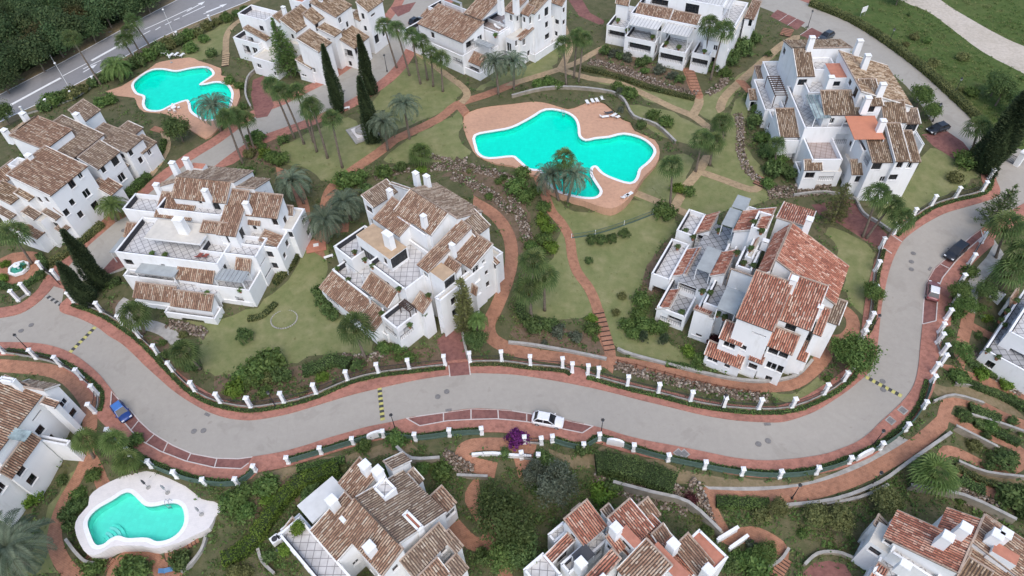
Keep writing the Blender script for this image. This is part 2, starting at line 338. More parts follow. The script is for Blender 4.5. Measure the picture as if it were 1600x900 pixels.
leafmat('leaf_purple', (0.064, 0.012, 0.069), (0.143, 0.026, 0.149), (0.255, 0.064, 0.255))
leafmat('leaf_red', (0.062, 0.022, 0.025), (0.118, 0.037, 0.041), (0.185, 0.068, 0.068))
leafmat('leaf_cypress', (0.027, 0.045, 0.022), (0.050, 0.080, 0.038), (0.105, 0.137, 0.060), trans=0.1)
leafmat('frond_fan', (0.054, 0.094, 0.031), (0.103, 0.164, 0.051), (0.201, 0.248, 0.090), trans=0.3)
leafmat('frond_date', (0.080, 0.116, 0.070), (0.147, 0.192, 0.125), (0.249, 0.288, 0.192), trans=0.3)
leafmat('frond_green', (0.074, 0.125, 0.034), (0.133, 0.206, 0.057), (0.236, 0.308, 0.102), trans=0.3)
rnd_mat('rubble', [(0, (0.101, 0.075, 0.053)), (0.4, (0.189, 0.140, 0.104)), (0.75, (0.288, 0.229, 0.180)), (1, (0.432, 0.383, 0.324))], noise=0.3)

# ------------------------------------------------------------------ object helpers
COL = scene.collection
REG = []                                             # (object, label, px) of every thing, for the labels
def link(name, me, mat=None, parent=None):
    o = bpy.data.objects.new(name, me); COL.objects.link(o)
    if mat is not None and me is not None and len(me.materials) == 0:
        for mm in (mat if isinstance(mat, (list, tuple)) else [mat]): me.materials.append(MATS[mm])
    if parent is not None: o.parent = parent
    return o
def tag(o, label, cat, group=None, kind=None):
    o['label'] = label; o['category'] = cat
    if group: o['group'] = group
    if kind: o['kind'] = kind
    return o
def empty(name, loc, rz=0.0):
    o = bpy.data.objects.new(name, None); COL.objects.link(o); o.location = loc; o.rotation_euler = (0, 0, rz); o.empty_display_size = 0.3
    return o
class MB:
    """collects boxes, prisms and tubes into one mesh"""
    def __init__(s): s.v = []; s.f = []; s.mi = []; s.cur = 0
    def add(s, vs, fs):
        b = len(s.v); s.v.extend([tuple(v) for v in vs])
        for f in fs: s.f.append(tuple(b+i for i in f)); s.mi.append(s.cur)
    def box(s, c, size, M=None, taper=1.0):
        x, y, z = size[0]/2, size[1]/2, size[2]/2
        vs = [Vector((sx*x*(taper if sz > 0 else 1), sy*y*(taper if sz > 0 else 1), sz*z)) for sz in (-1, 1) for sx, sy in ((-1, -1), (1, -1), (1, 1), (-1, 1))]
        if M is not None: vs = [M @ v for v in vs]
        c = Vector(c); s.add([v+c for v in vs], [(3, 2, 1, 0), (4, 5, 6, 7), (0, 1, 5, 4), (1, 2, 6, 5), (2, 3, 7, 6), (3, 0, 4, 7)])
    def bar(s, a, b, w, h=None):
        a, b = Vector(a), Vector(b); d = b-a
        if d.length < 1e-6: return
        M = d.to_track_quat('X', 'Z').to_matrix(); s.box((a+b)/2, (d.length, w, h or w), M)
    def tube(s, pts, rad, n=6, cap=True):
        rows = []
        for i, p in enumerate(pts):
            p = Vector(p); a = Vector(pts[max(i-1, 0)]); b = Vector(pts[min(i+1, len(pts)-1)]); t = (b-a).normalized()
            x = t.orthogonal().normalized(); y = t.cross(x)
            r = rad[i] if isinstance(rad, (list, tuple)) else rad
            rows.append([p+(x*math.cos(2*math.pi*k/n)+y*math.sin(2*math.pi*k/n))*r for k in range(n)])
        # keep rings aligned
        for i in range(1, len(rows)):
            best = min(range(n), key=lambda k: sum((rows[i][(j+k) % n]-rows[i-1][j]-(Vector(pts[i])-Vector(pts[i-1]))).length for j in (0, 1)))
            rows[i] = rows[i][best:]+rows[i][:best]
        vs = [v for r in rows for v in r]; fs = []
        for i in range(len(rows)-1):
            for k in range(n): fs.append((i*n+k, i*n+(k+1) % n, (i+1)*n+(k+1) % n, (i+1)*n+k))
        if cap: fs.append(tuple(range(n))[::-1]); fs.append(tuple((len(rows)-1)*n+k for k in range(n)))
        s.add(vs, fs)
    def lathe(s, c, prof, n=12):
        vs = [(c[0]+r*math.cos(2*math.pi*k/n), c[1]+r*math.sin(2*math.pi*k/n), c[2]+z) for r, z in prof for k in range(n)]; fs = []
        for i in range(len(prof)-1):
            for k in range(n): fs.append((i*n+k, i*n+(k+1) % n, (i+1)*n+(k+1) % n, (i+1)*n+k))
        fs.append(tuple((len(prof)-1)*n+k for k in range(n))); s.add(vs, fs)
    def prism(s, poly, z0, z1):
        n = len(poly); vs = [(x, y, z0) for x, y in poly]+[(x, y, z1) for x, y in poly]
        a = sum(poly[i][0]*poly[(i+1) % n][1]-poly[(i+1) % n][0]*poly[i][1] for i in range(n))
        fs = [(i, (i+1) % n, n+(i+1) % n, n+i) for i in range(n)]+[tuple(range(n, 2*n)), tuple(range(n))[::-1]]
        if a < 0: fs = [f[::-1] for f in fs]
        s.add(vs, fs)
    def mesh(s, name, mats=None, smooth=False):
        me = bpy.data.meshes.new(name); me.from_pydata(s.v, [], s.f)
        if mats:
            for mm in (mats if isinstance(mats, (list, tuple)) else [mats]): me.materials.append(MATS[mm])
            me.polygons.foreach_set('material_index', s.mi)
        if smooth: me.polygons.foreach_set('use_smooth', [True]*len(me.polygons))
        me.update(); return me
    def obj(s, name, mats, parent=None, smooth=False): return link(name, s.mesh(name, mats, smooth), None, parent)
def np_mesh(name, V, Fq, rnd=None, mat=None, smooth=False):
    """V (n,3), Fq (m,k) equal-sided faces, rnd (m) per face value"""
    me = bpy.data.meshes.new(name); V = np.asarray(V, np.float32); Fq = np.asarray(Fq, np.int32); m, k = Fq.shape
    me.vertices.add(len(V)); me.vertices.foreach_set('co', V.ravel())
    me.loops.add(m*k); me.loops.foreach_set('vertex_index', Fq.ravel())
    me.polygons.add(m); me.polygons.foreach_set('loop_start', np.arange(0, m*k, k, dtype=np.int32))
    if rnd is not None:
        a = me.attributes.new('rnd', 'FLOAT', 'FACE'); a.data.foreach_set('value', np.asarray(rnd, np.float32))
    if mat: me.materials.append(MATS[mat])
    if smooth: me.polygons.foreach_set('use_smooth', np.ones(m, bool))
    me.update(calc_edges=True); return me
ORD = ['first', 'second', 'third', 'fourth', 'fifth', 'sixth', 'seventh', 'eighth', 'ninth', 'tenth', 'eleventh', 'twelfth', 'thirteenth', 'fourteenth', 'fifteenth', 'sixteenth', 'seventeenth', 'eighteenth', 'nineteenth', 'twentieth', 'twenty-first', 'twenty-second', 'twenty-third', 'twenty-fourth', 'twenty-fifth', 'twenty-sixth', 'twenty-seventh', 'twenty-eighth', 'twenty-ninth', 'thirtieth']
def reg(o, label, px, cat, group=None):
    tag(o, label, cat, group); REG.append((o, label, px))
    return o
def finish_labels():
    by = {}
    for o, l, px in REG: by.setdefault(l, []).append((px, o))
    for l, lst in by.items():
        if len(lst) == 1: continue
        lst.sort(key=lambda t: t[0])
        for i, (px, o) in enumerate(lst):
            n = len(lst)
            w = 'leftmost' if i == 0 else 'rightmost' if i == n-1 else (ORD[i] if i < len(ORD) else str(i+1)+'th')+' from the left'
            o['label'] = l+', '+w
def copy_tree(o, loc, rz, sc):
    c = o.copy(); COL.objects.link(c); c.location = loc; c.rotation_euler = (0, 0, rz); c.scale = sc if isinstance(sc, (tuple, list)) else (sc, sc, sc)
    for ch in o.children:
        k = ch.copy(); COL.objects.link(k); k.parent = c
    return c
# ------------------------------------------------------------------ the ground, cut into its surfaces
ROAD_N = [(-60,506),(0,497),(32,490),(57,475),(75,458),(84,447)]
ROAD_N2 = [(100,452),(97,470),(93,482),(98,489),(120,496),(150,510),(170,525),(190,537),(210,555),(225,570),(247,590),(270,610),(295,627),(322,642),(350,652),(375,656),(400,656),(450,647),(500,632),(550,617),(600,605),(650,594),(702,586),(735,583),(800,585),(850,592),(900,601),(950,612),(1000,625),(1050,637),(1100,649),(1150,657),(1200,660),(1225,659),(1250,652),(1275,642),(1300,627),(1325,610),(1342,596),(1355,585),(1362,572),(1369,550),(1372,530),(1375,500),(1378,475),(1383,450),(1387,432),(1392,415),(1400,395),(1412,375),(1430,360),(1450,347),(1475,334),(1500,326),(1525,319),(1550,311),(1561,304),(1562,295),(1556,280),(1556,262),(1563,245)]
ROAD_S = [(-60,534),(0,535),(50,536),(82,541),(110,551),(132,565),(155,585),(175,610),(187,626),(205,642),(217,657),(235,674),(250,684),(270,696),(300,709),(337,716),(372,717),(395,714),(437,707),(475,697),(512,685),(550,674),(575,667),(610,660),(635,654),(650,651),(700,644),(737,639),(775,640),(800,642),(825,646),(877,655),(927,666),(950,672),(975,680),(1012,689),(1050,696),(1100,706),(1150,716),(1200,720),(1250,716),(1287,710),(1312,702),(1340,690),(1360,675),(1375,660),(1395,642),(1410,627),(1422,612),(1430,595),(1435,570),(1438,537),(1441,507),(1443,475),(1446,450),(1450,437),(1460,420),(1475,407),(1517,370),(1532,359),(1552,345),(1600,318),(1640,296)]
LANE_L = [(84,447),(104,420),(135,387),(175,352),(207,325),(245,292),(297,252),(345,222),(400,182),(445,163),(480,145),(525,122),(560,97),(575,77),(590,57),(615,25),(628,8),(634,-6)]
LANE_R = [(100,452),(125,440),(160,432),(205,415),(215,380),(250,330),(300,290),(350,248),(400,216),(470,190),(540,160),(590,128),(615,105),(632,80),(650,50),(662,28),(700,-6)]
HW_U = [(-60,180),(0,148),(100,96),(180,52),(225,27),(277,0),(320,-22)]
HW_L = [(-60,222),(15,183),(70,157),(150,115),(225,72),(300,37),(380,5),(440,-22)]
POOL1 = [(209,133),(217,122),(237,110),(255,109),(275,112),(300,107),(322,106),(332,115),(325,122),(311,132),(322,132),(337,129),(352,132),(360,142),(361,152),(355,172),(340,184),(325,187),(312,182),(300,173),(297,160),(290,156),(265,165),(250,172),(232,171),(226,162),(227,150),(215,145)]
POOL2 = [(744,212),(770,206),(800,200),(830,185),(853,172),(880,175),(896,184),(902,197),(904,213),(915,220),(932,217),(952,215),(975,210),(1000,216),(1016,227),(1021,238),(1012,252),(998,264),(994,277),(984,285),(957,277),(942,269),(932,259),(923,262),(922,273),(930,287),(937,299),(931,307),(915,308),(893,304),(872,297),(858,284),(846,266),(828,263),(811,249),(800,243),(765,246),(750,240),(745,228)]
POOL3 = [(137,815),(150,797),(175,782),(192,771),(203,770),(213,778),(226,790),(242,791),(260,787),(276,787),(286,796),(288,815),(280,831),(265,842),(246,846),(233,841),(220,840),(200,841),(185,837),(172,842),(162,850),(150,851),(142,836)]
DECK1 = [(165,143),(190,135),(237,105),(250,97),(295,90),(310,95),(345,107),(345,118),(362,122),(374,140),(370,165),(330,212),(312,212),(275,188),(258,178),(225,175),(214,163),(210,153),(185,150)]
DECK2 = [(725,182),(745,171),(770,166),(800,163),(835,159),(860,163),(887,171),(905,166),(925,159),(945,163),(972,187),(985,192),(992,205),(1023,219),(1031,238),(1025,257),(1007,275),(992,297),(985,307),(972,319),(955,326),(935,322),(912,314),(888,309),(858,297),(842,276),(825,272),(800,259),(775,256),(746,244),(735,228),(725,205)]
DECK3 = [(140,776),(155,762),(190,745),(220,738),(240,738),(290,760),(315,780),(335,784),(348,795),(337,806),(327,825),(305,836),(280,848),(245,857),(220,853),(185,853),(170,857),(155,866),(138,867),(125,850),(117,825),(123,807),(138,790)]
BAY1 = [(175,612),(187,626),(205,642),(217,657),(235,674),(250,684),(270,696),(300,709),(337,716),(372,717),(395,714),(389,724),(377,733),(335,731),(291,721),(252,706),(225,691),(207,675),(190,655),(173,638)]
BAY2 = [(635,654),(650,651),(700,644),(737,639),(775,640),(800,642),(825,646),(877,655),(927,666),(910,677),(895,674),(825,660),(800,657),(775,655),(737,656),(700,658),(656,666)]
BAY3 = [(1532,359),(1517,370),(1475,407),(1460,420),(1450,437),(1446,450),(1443,475),(1441,507),(1462,502),(1464,475),(1466,450),(1472,435),(1492,410),(1512,390),(1535,370)]
FENCE_N = [(117,473),(160,488),(193,508),(220,528),(248,555),(272,581),(306,612),(346,630),(393,637),(445,630),(495,616),(544,595),(592,583),(640,577),(696,571)]
FENCE_N2 = [(735,566),(784,565),(829,571),(879,575),(894,582)]
FENCE_N3 = [(918,586),(934,590),(980,603),(1028,614),(1078,627),(1130,636),(1184,640),(1236,637),(1286,617),(1317,596),(1333,577),(1344,532)]
FENCE_N4 = [(1348,520),(1357,505),(1362,462),(1366,425),(1375,389)]
FENCE_N5 = [(1396,366),(1424,342),(1454,322),(1491,310),(1533,300),(1544,281),(1541,258)]
R = []                                           # surfaces, later ones lie over earlier ones
def area(name, mat, pts, dz=0.0, sm=0, pad=None, **kw):
    R.append(dict(kind='area', name=name, mat=mat, px=smooth(pts, sm, True) if sm else pts, dz=dz, pad=pad, **kw))
def strip(name, mat, pts, w, dz=0.0, sm=3, **kw):
    R.append(dict(kind='strip', name=name, mat=mat, px=smooth(pts, sm) if sm else pts, w=w, dz=dz, pad=None, **kw))
R.append(dict(kind='base', name='garden_ground', mat='garden', px=[], dz=0, pad=None))
area('woodland_ground', 'woodland_floor', HW_U+[(320,-60),(-60,-60)])
area('meadow', 'meadow', [(1250,-60),(1265,0),(1330,28),(1392,66),(1440,103),(1490,148),(1530,187),(1570,225),(1700,300),(1700,-60)])
area('gravel_track', 'gravel_track', smooth([(1350,-40),(1407,0),(1450,18),(1487,45),(1537,82),(1600,115),(1680,160)], 3)+smooth([(1680,100),(1600,72),(1562,55),(1512,27),(1470,0),(1430,-40)], 3), 0.0)
strip('sandy_verge', 'sandy_bank', [(-60,174),(0,142),(100,90),(180,46),(225,21),(290,-14)], 5.0)
strip('sandy_verge', 'sandy_bank', [(-60,226),(15,187),(70,161),(150,119),(225,76),(300,41),(380,9),(420,-14)], 3.0)
area('highway', 'highway_asphalt', smooth(HW_U, 3)+smooth(HW_L, 3)[::-1])
# lawns
area('lawn', 'lawn', [(285,508),(305,500),(345,495),(400,478),(440,448),(470,405),(482,380),(512,382),(508,440),(520,480),(552,515),(585,545),(570,556),(530,552),(480,560),(440,575),(395,585),(352,592),(320,580),(305,555),(318,535),(300,520)], sm=3)
area('lawn', 'lawn', [(862,300),(885,325),(940,328),(985,315),(1040,325),(1060,352),(1035,385),(1020,430),(1012,490),(1050,540),(1095,560),(1085,580),(1030,572),(985,558),(962,540),(945,500),(935,470),(905,425),(893,395),(880,360),(865,335)], sm=3)
area('lawn', 'lawn', [(878,360),(890,380),(895,410),(918,448),(930,480),(925,495),(880,500),(840,498),(812,480),(838,450),(862,400)], sm=3)
area('lawn', 'lawn', [(985,300),(1010,270),(1032,250),(1060,240),(1085,250),(1060,300),(1045,320),(1010,318)], sm=3)
area('lawn', 'lawn', [(1060,325),(1075,295),(1100,260),(1130,270),(1180,290),(1215,300),(1180,320),(1130,330),(1090,340)], sm=3)
area('lawn', 'lawn', [(1110,230),(1130,215),(1150,160),(1170,150),(1165,220),(1190,270),(1180,290),(1120,270)], sm=3)
area('lawn', 'lawn', [(905,120),(960,125),(1000,140),(1080,150),(1090,165),(1075,178),(1010,155),(940,130)], sm=3)
area('lawn', 'lawn', [(1095,155),(1140,130),(1200,80),(1225,70),(1195,105),(1160,135),(1130,170),(1115,190),(1090,178)], sm=3)
area('lawn', 'lawn', [(980,165),(1050,175),(1090,195),(1110,215),(1095,230),(1040,215),(1000,195)], sm=3)
area('lawn', 'lawn', [(582,160),(610,130),(640,100),(680,110),(715,150),(690,175),(640,195),(600,200)], sm=3)
area('lawn', 'lawn', [(415,235),(470,215),(540,185),(570,215),(600,225),(560,255),(520,285),(470,260),(430,255)], sm=3)
area('lawn', 'lawn', [(640,215),(690,190),(722,175),(720,215),(735,245),(700,250),(650,255),(600,250)], sm=3)
area('lawn', 'lawn', [(800,130),(860,112),(870,70),(840,95),(790,115),(740,140)], sm=3)
area('lawn', 'lawn', [(650,85),(680,100),(705,120),(725,140),(712,150),(685,118),(655,98)], sm=2)
area('lawn', 'lawn', [(1380,290),(1430,270),(1450,230),(1500,250),(1540,262),(1480,305),(1430,335),(1400,360),(1375,340)], sm=3)
area('lawn', 'lawn', [(1290,352),(1340,375),(1368,395),(1360,440),(1350,490),(1325,470),(1310,400)], sm=3)
area('lawn', 'lawn', [(35,895),(60,840),(75,800),(95,760),(118,730),(110,770),(90,810),(78,850),(88,895)], sm=3)
area('lawn', 'lawn', [(1200,610),(1235,615),(1290,585),(1310,590),(1280,610),(1235,630)], sm=2)
area('lawn', 'lawn', [(300,60),(345,40),(365,20),(352,60),(345,85),(310,95),(280,88)], sm=2)
# bare earth
area('garden_bed', 'soil', [(745,262),(790,275),(815,310),(830,360),(815,400),(800,380),(790,345),(760,320),(720,285),(690,270)], sm=3)
area('garden_bed', 'soil', [(800,510),(850,505),(900,520),(935,515),(948,550),(935,562),(870,550),(805,535)], sm=2)
area('garden_bed', 'soil', [(330,592),(400,580),(480,568),(560,560),(640,545),(680,545),(690,570),(600,580),(540,595),(460,622),(395,632),(345,622)], sm=2)
area('garden_bed', 'soil', [(170,470),(200,475),(215,512),(250,530),(275,560),(300,590),(325,618),(305,612),(270,580),(240,550),(205,522),(180,500)], sm=2)
area('garden_bed', 'soil', [(410,748),(470,740),(480,765),(450,790),(420,815),(405,830),(395,800)], sm=2)
area('garden_bed', 'soil', [(1290,545),(1320,560),(1335,580),(1300,600),(1275,585)], sm=2)
area('garden_bed', 'soil', [(1080,400),(1010,470),(1000,440),(1040,380)], sm=2)
area('garden_bed', 'soil', [(400,205),(440,225),(430,260),(400,255),(380,240)], sm=2)
area('garden_bed', 'soil', [(950,75),(1020,100),(1080,125),(1070,140),(1000,125),(930,100)], sm=2)
# banks below the road
area('sandy_bank', 'sandy_bank', [(855,700),(905,712),(940,697),(1000,712),(1060,730),(1120,742),(1200,752),(1270,748),(1330,732),(1380,708),(1408,690),(1370,722),(1310,748),(1250,765),(1160,768),(1100,760),(1020,745),(960,725),(920,735),(880,722)], sm=2)
area('sandy_bank', 'sandy_bank', [(400,745),(470,725),(560,702),(640,695),(650,705),(560,718),(470,742),(410,760)], sm=2)
area('sandy_bank', 'sandy_bank', [(1455,605),(1475,600),(1520,605),(1560,625),(1600,645),(1600,655),(1540,632),(1490,615),(1462,620)], sm=2)
area('sandy_bank', 'sandy_bank', [(1490,720),(1540,742),(1600,752),(1600,778),(1550,765),(1500,742)], sm=2)
# lanes between the houses
strip('lane_pavement', 'red_pavers', LANE_L, 5.0, 0.02)
strip('lane_pavement', 'red_pavers', LANE_R[7:], 5.6, 0.02)
area('lane', 'lane_concrete', smooth(LANE_L, 3)+smooth(LANE_R, 3)[::-1], 0.0)
area('parking_bay', 'bay_pavers', [(160,432),(205,412),(200,400),(178,402),(162,420)], 0.0)
area('parking_bay', 'bay_pavers', [(395,125),(412,118),(428,165),(418,182),(400,185),(392,150)], 0.0)
area('parking_bay', 'bay_pavers', [(610,12),(650,3),(640,18),(622,26)], 0.0)
area('parking_bay', 'bay_pavers', [(888,0),(910,0),(922,20),(945,33),(940,40),(905,25)], 0.0)
UL_T = [(1180,-25),(1255,2),(1325,32),(1387,72),(1437,110),(1482,150),(1522,187),(1540,210)]
UL_B = [(1180,8),(1215,22),(1260,45),(1330,85),(1400,120),(1440,165),(1470,215),(1500,245),(1512,240)]
strip('lane_pavement', 'red_pavers', UL_T, 4.4, 0.02)
area('lane', 'lane_concrete', smooth(UL_T, 3)+smooth(UL_B, 3)[::-1], 0.0)
area('parking_bay', 'bay_pavers', [(1203,25),(1215,15),(1258,35),(1245,47)], 0.0)
area('parking_bay', 'bay_pavers', [(1250,55),(1268,43),(1292,55),(1278,68)], 0.0)
area('parking_bay', 'bay_pavers', [(1440,210),(1480,205),(1505,222),(1515,235),(1490,248),(1458,228)], 0.0)
# drives
area('driveway', 'bay_pavers', [(682,532),(708,510),(722,520),(733,586),(703,590)], 0.0)
area('driveway', 'bay_pavers', [(1268,320),(1318,312),(1335,312),(1345,330),(1365,345),(1398,378),(1392,398),(1365,385),(1340,368),(1312,350),(1280,335)], 0.0)
area('sports_court', 'bay_pavers', [(1255,895),(1270,880),(1295,876),(1320,882),(1335,905),(1335,960),(1250,960)], 0.0)
# garden paths
TC = 'terracotta_path'
strip('path', TC, [(617,218),(685,186),(715,163),(760,148),(802,131)], 2.2, 0.04)
strip('path', TC, [(617,218),(592,238),(560,260),(535,278),(515,300),(508,330),(510,345)], 2.2, 0.04)
strip('path', TC, [(440,270),(462,290),(475,325),(477,350)], 2.0, 0.04)
strip('path', TC, [(495,390),(500,372),(520,358),(545,355)], 2.2, 0.04)
strip('path', TC, [(718,165),(730,180),(735,190)], 2.0, 0.04)
strip('path', TC, [(745,318),(768,332),(785,350),(797,375),(799,410),(790,445),(775,482),(763,508),(770,530),(800,546),(830,553),(880,560),(920,563),(960,566),(1025,577),(1100,594),(1150,601),(1200,603),(1240,598),(1272,575),(1290,552),(1287,535)], 2.2, 0.04, group='long')
strip('path', TC, [(1312,480),(1330,495),(1332,515),(1318,530),(1295,532),(1287,540)], 2.0, 0.04)
strip('path', TC, [(842,280),(853,308),(862,330),(877,348),(890,372),(894,400),(902,425),(920,450),(931,475),(937,500),(945,530),(953,550),(953,572)], 1.7, 0.04)
strip('path', 'tan_path', [(800,131),(840,119),(875,108),(905,96),(925,84),(948,72)], 1.7, 0.04)
strip('path', 'tan_path', [(877,109),(920,122),(970,131),(1017,152),(1050,168),(1082,181),(1105,198)], 1.7, 0.04)
strip('path', 'tan_path', [(1082,181),(1092,162),(1091,150)], 1.8, 0.04)
strip('path', TC, [(1091,150),(1082,130),(1074,106)], 2.2, 0.04)
strip('path', 'tan_path', [(1125,170),(1132,152),(1157,127),(1197,92),(1222,70),(1245,58)], 1.8, 0.04)
strip('path', TC, [(1157,127),(1172,143)], 1.8, 0.04)
strip('path', 'tan_path', [(1105,245),(1090,270),(1072,292),(1055,322)], 1.7, 0.04)
strip('path', 'tan_path', [(992,301),(1032,317),(1060,328),(1077,336)], 1.5, 0.04)
strip('path', 'tan_path', [(1095,269),(1130,281),(1172,296),(1187,292)], 1.5, 0.04)
strip('path', 'tan_path', [(652,82),(670,95),(695,115),(722,135),(730,148),(722,160)], 1.6, 0.04)
strip('path', 'tan_path', [(875,108),(885,90),(890,72),(880,40)], 1.6, 0.04)
strip('path', 'tan_path', [(352,95),(353,75),(354,57),(362,42),(378,30)], 1.5, 0.04)
strip('path', 'concrete_grey', [(200,468),(190,480),(195,495),(212,505),(240,510),(262,520),(278,535)], 2.0, 0.03)
strip('path', TC, [(0,425),(20,440),(50,430),(60,410),(45,402),(15,405)], 2.6, 0.04)
strip('path', TC, [(215,310),(190,335),(165,340),(170,350)], 2.4, 0.04)
strip('path', 'tan_path', [(200,300),(230,280),(255,245),(262,225),(255,205)], 1.3, 0.04)
strip('path', TC, [(255,205),(238,200)], 1.5, 0.04)
# lower gardens
strip('path', TC, [(-20,570),(15,572),(75,578),(107,592),(132,620),(140,642),(140,668),(138,700)], 2.1, 0.04)
strip('path', TC, [(136,712),(122,745),(100,785),(88,822),(86,850),(102,885),(130,910)], 1.9, 0.04)
strip('path', TC, [(136,712),(148,728),(160,756)], 1.9, 0.04)
strip('path', TC, [(178,905),(185,880),(210,868),(235,872),(252,890),(268,900),(285,880)], 2.0, 0.04)
strip('path', TC, [(835,694),(800,694),(750,694),(727,700),(722,714),(737,725),(775,735)], 1.9, 0.04)
strip('path', TC, [(742,765),(737,780),(755,810),(765,830),(760,847),(737,848),(705,815)], 1.9, 0.04)
strip('path', TC, [(760,847),(775,870),(792,905)], 1.7, 0.04)
strip('path', TC, [(826,680),(824,700),(818,712)], 2.4, 0.04)
strip('path', 'concrete_grey', [(1108,768),(1180,768),(1250,763),(1310,745),(1370,715),(1408,690)], 1.2, 0.04)
strip('path', TC, [(1108,777),(1180,779),(1250,772),(1300,760),(1350,741),(1400,714),(1440,688),(1472,660)], 1.9, 0.04)
strip('path', TC, [(1108,777),(1110,795),(1125,825),(1138,840),(1175,835),(1202,845),(1222,862),(1208,890),(1190,915)], 1.8, 0.04)
strip('path', TC, [(1472,660),(1480,632),(1492,624),(1533,634),(1570,652),(1620,672)], 1.7, 0.04)
strip('path', TC, [(1478,650),(1500,661),(1540,680),(1580,696),(1596,708),(1595,725),(1575,735),(1545,730),(1520,718),(1495,707),(1478,705),(1470,716)], 1.35, 0.04)
strip('path', TC, [(1495,744),(1540,766),(1580,778),(1620,792)], 1.6, 0.04)
strip('path', TC, [(1488,578),(1520,590),(1560,602),(1610,622)], 1.6, 0.04)
strip('path', TC, [(1500,560),(1505,530),(1512,500),(1515,480)], 1.9, 0.04)
strip('path', 'concrete_grey', [(1515,480),(1520,450),(1535,425),(1550,408),(1560,390)], 2.0, 0.04)
strip('path', TC, [(1516,508),(1545,524)], 1.4, 0.04)
# pavements with a kerb, bays, then the carriageway itself
strip('pavement', 'red_pavers', ROAD_N, 4.4, 0.12)
strip('pavement', 'red_pavers', ROAD_N2[3:], 5.0, 0.12)
strip('pavement', 'red_pavers', ROAD_S, 5.0, 0.12)
strip('pavement', 'red_pavers', BAY1[11:], 4.2, 0.12)
strip('pavement', 'red_pavers', BAY2[9:], 4.2, 0.12)
strip('pavement', 'red_pavers', BAY3[8:], 4.2, 0.12)
area('pavement', 'red_pavers', [(93,482),(105,466),(120,473),(150,490),(140,505),(110,494)], 0.12)
area('pavement', 'red_pavers', [(884,572),(905,575),(925,582),(920,605),(885,598)], 0.12)
area('pavement', 'red_pavers', [(1438,530),(1460,500),(1475,512),(1466,560),(1452,590),(1435,600)], 0.12)
area('parking_bay', 'bay_pavers', BAY1, 0.01); area('parking_bay', 'bay_pavers', BAY2, 0.01); area('parking_bay', 'bay_pavers', BAY3, 0.01)
area('road', 'road_concrete', smooth(ROAD_N, 3)+smooth(ROAD_N2, 3)+[(1590,232),(1640,250)]+smooth(ROAD_S, 3)[::-1], 0.0)
area('driveway', 'bay_pavers', [(700,568),(733,565),(736,585),(702,588)], 0.02)
# pool terraces
area('pool_paving', 'salmon_deck', smooth(DECK1, 2, True), 0.05, pad=(270,140,0.1))
area('pool_paving', 'salmon_deck', smooth(DECK2, 2, True), 0.05, pad=(880,235,0.1))
area('pool_paving', 'white_deck', smooth(DECK3, 2, True), 0.05, pad=(215,790,0.1))
PADZ = {}
for i, (nm, pool, key) in enumerate((('p1', POOL1, (270,140,0.1)), ('p2', POOL2, (880,235,0.1)), ('p3', POOL3, (215,790,0.1)))):
    strip('pool_coping', 'pool_coping', smooth(pool, 3, True)+[smooth(pool, 3, True)[0]], 1.1, 0.06, sm=0, padkey=key, pool=i)
    area('pool_basin', 'pool_tiles_green' if i == 2 else 'pool_tiles', smooth(pool, 3, True), 0.0, pad=key, pool=i)

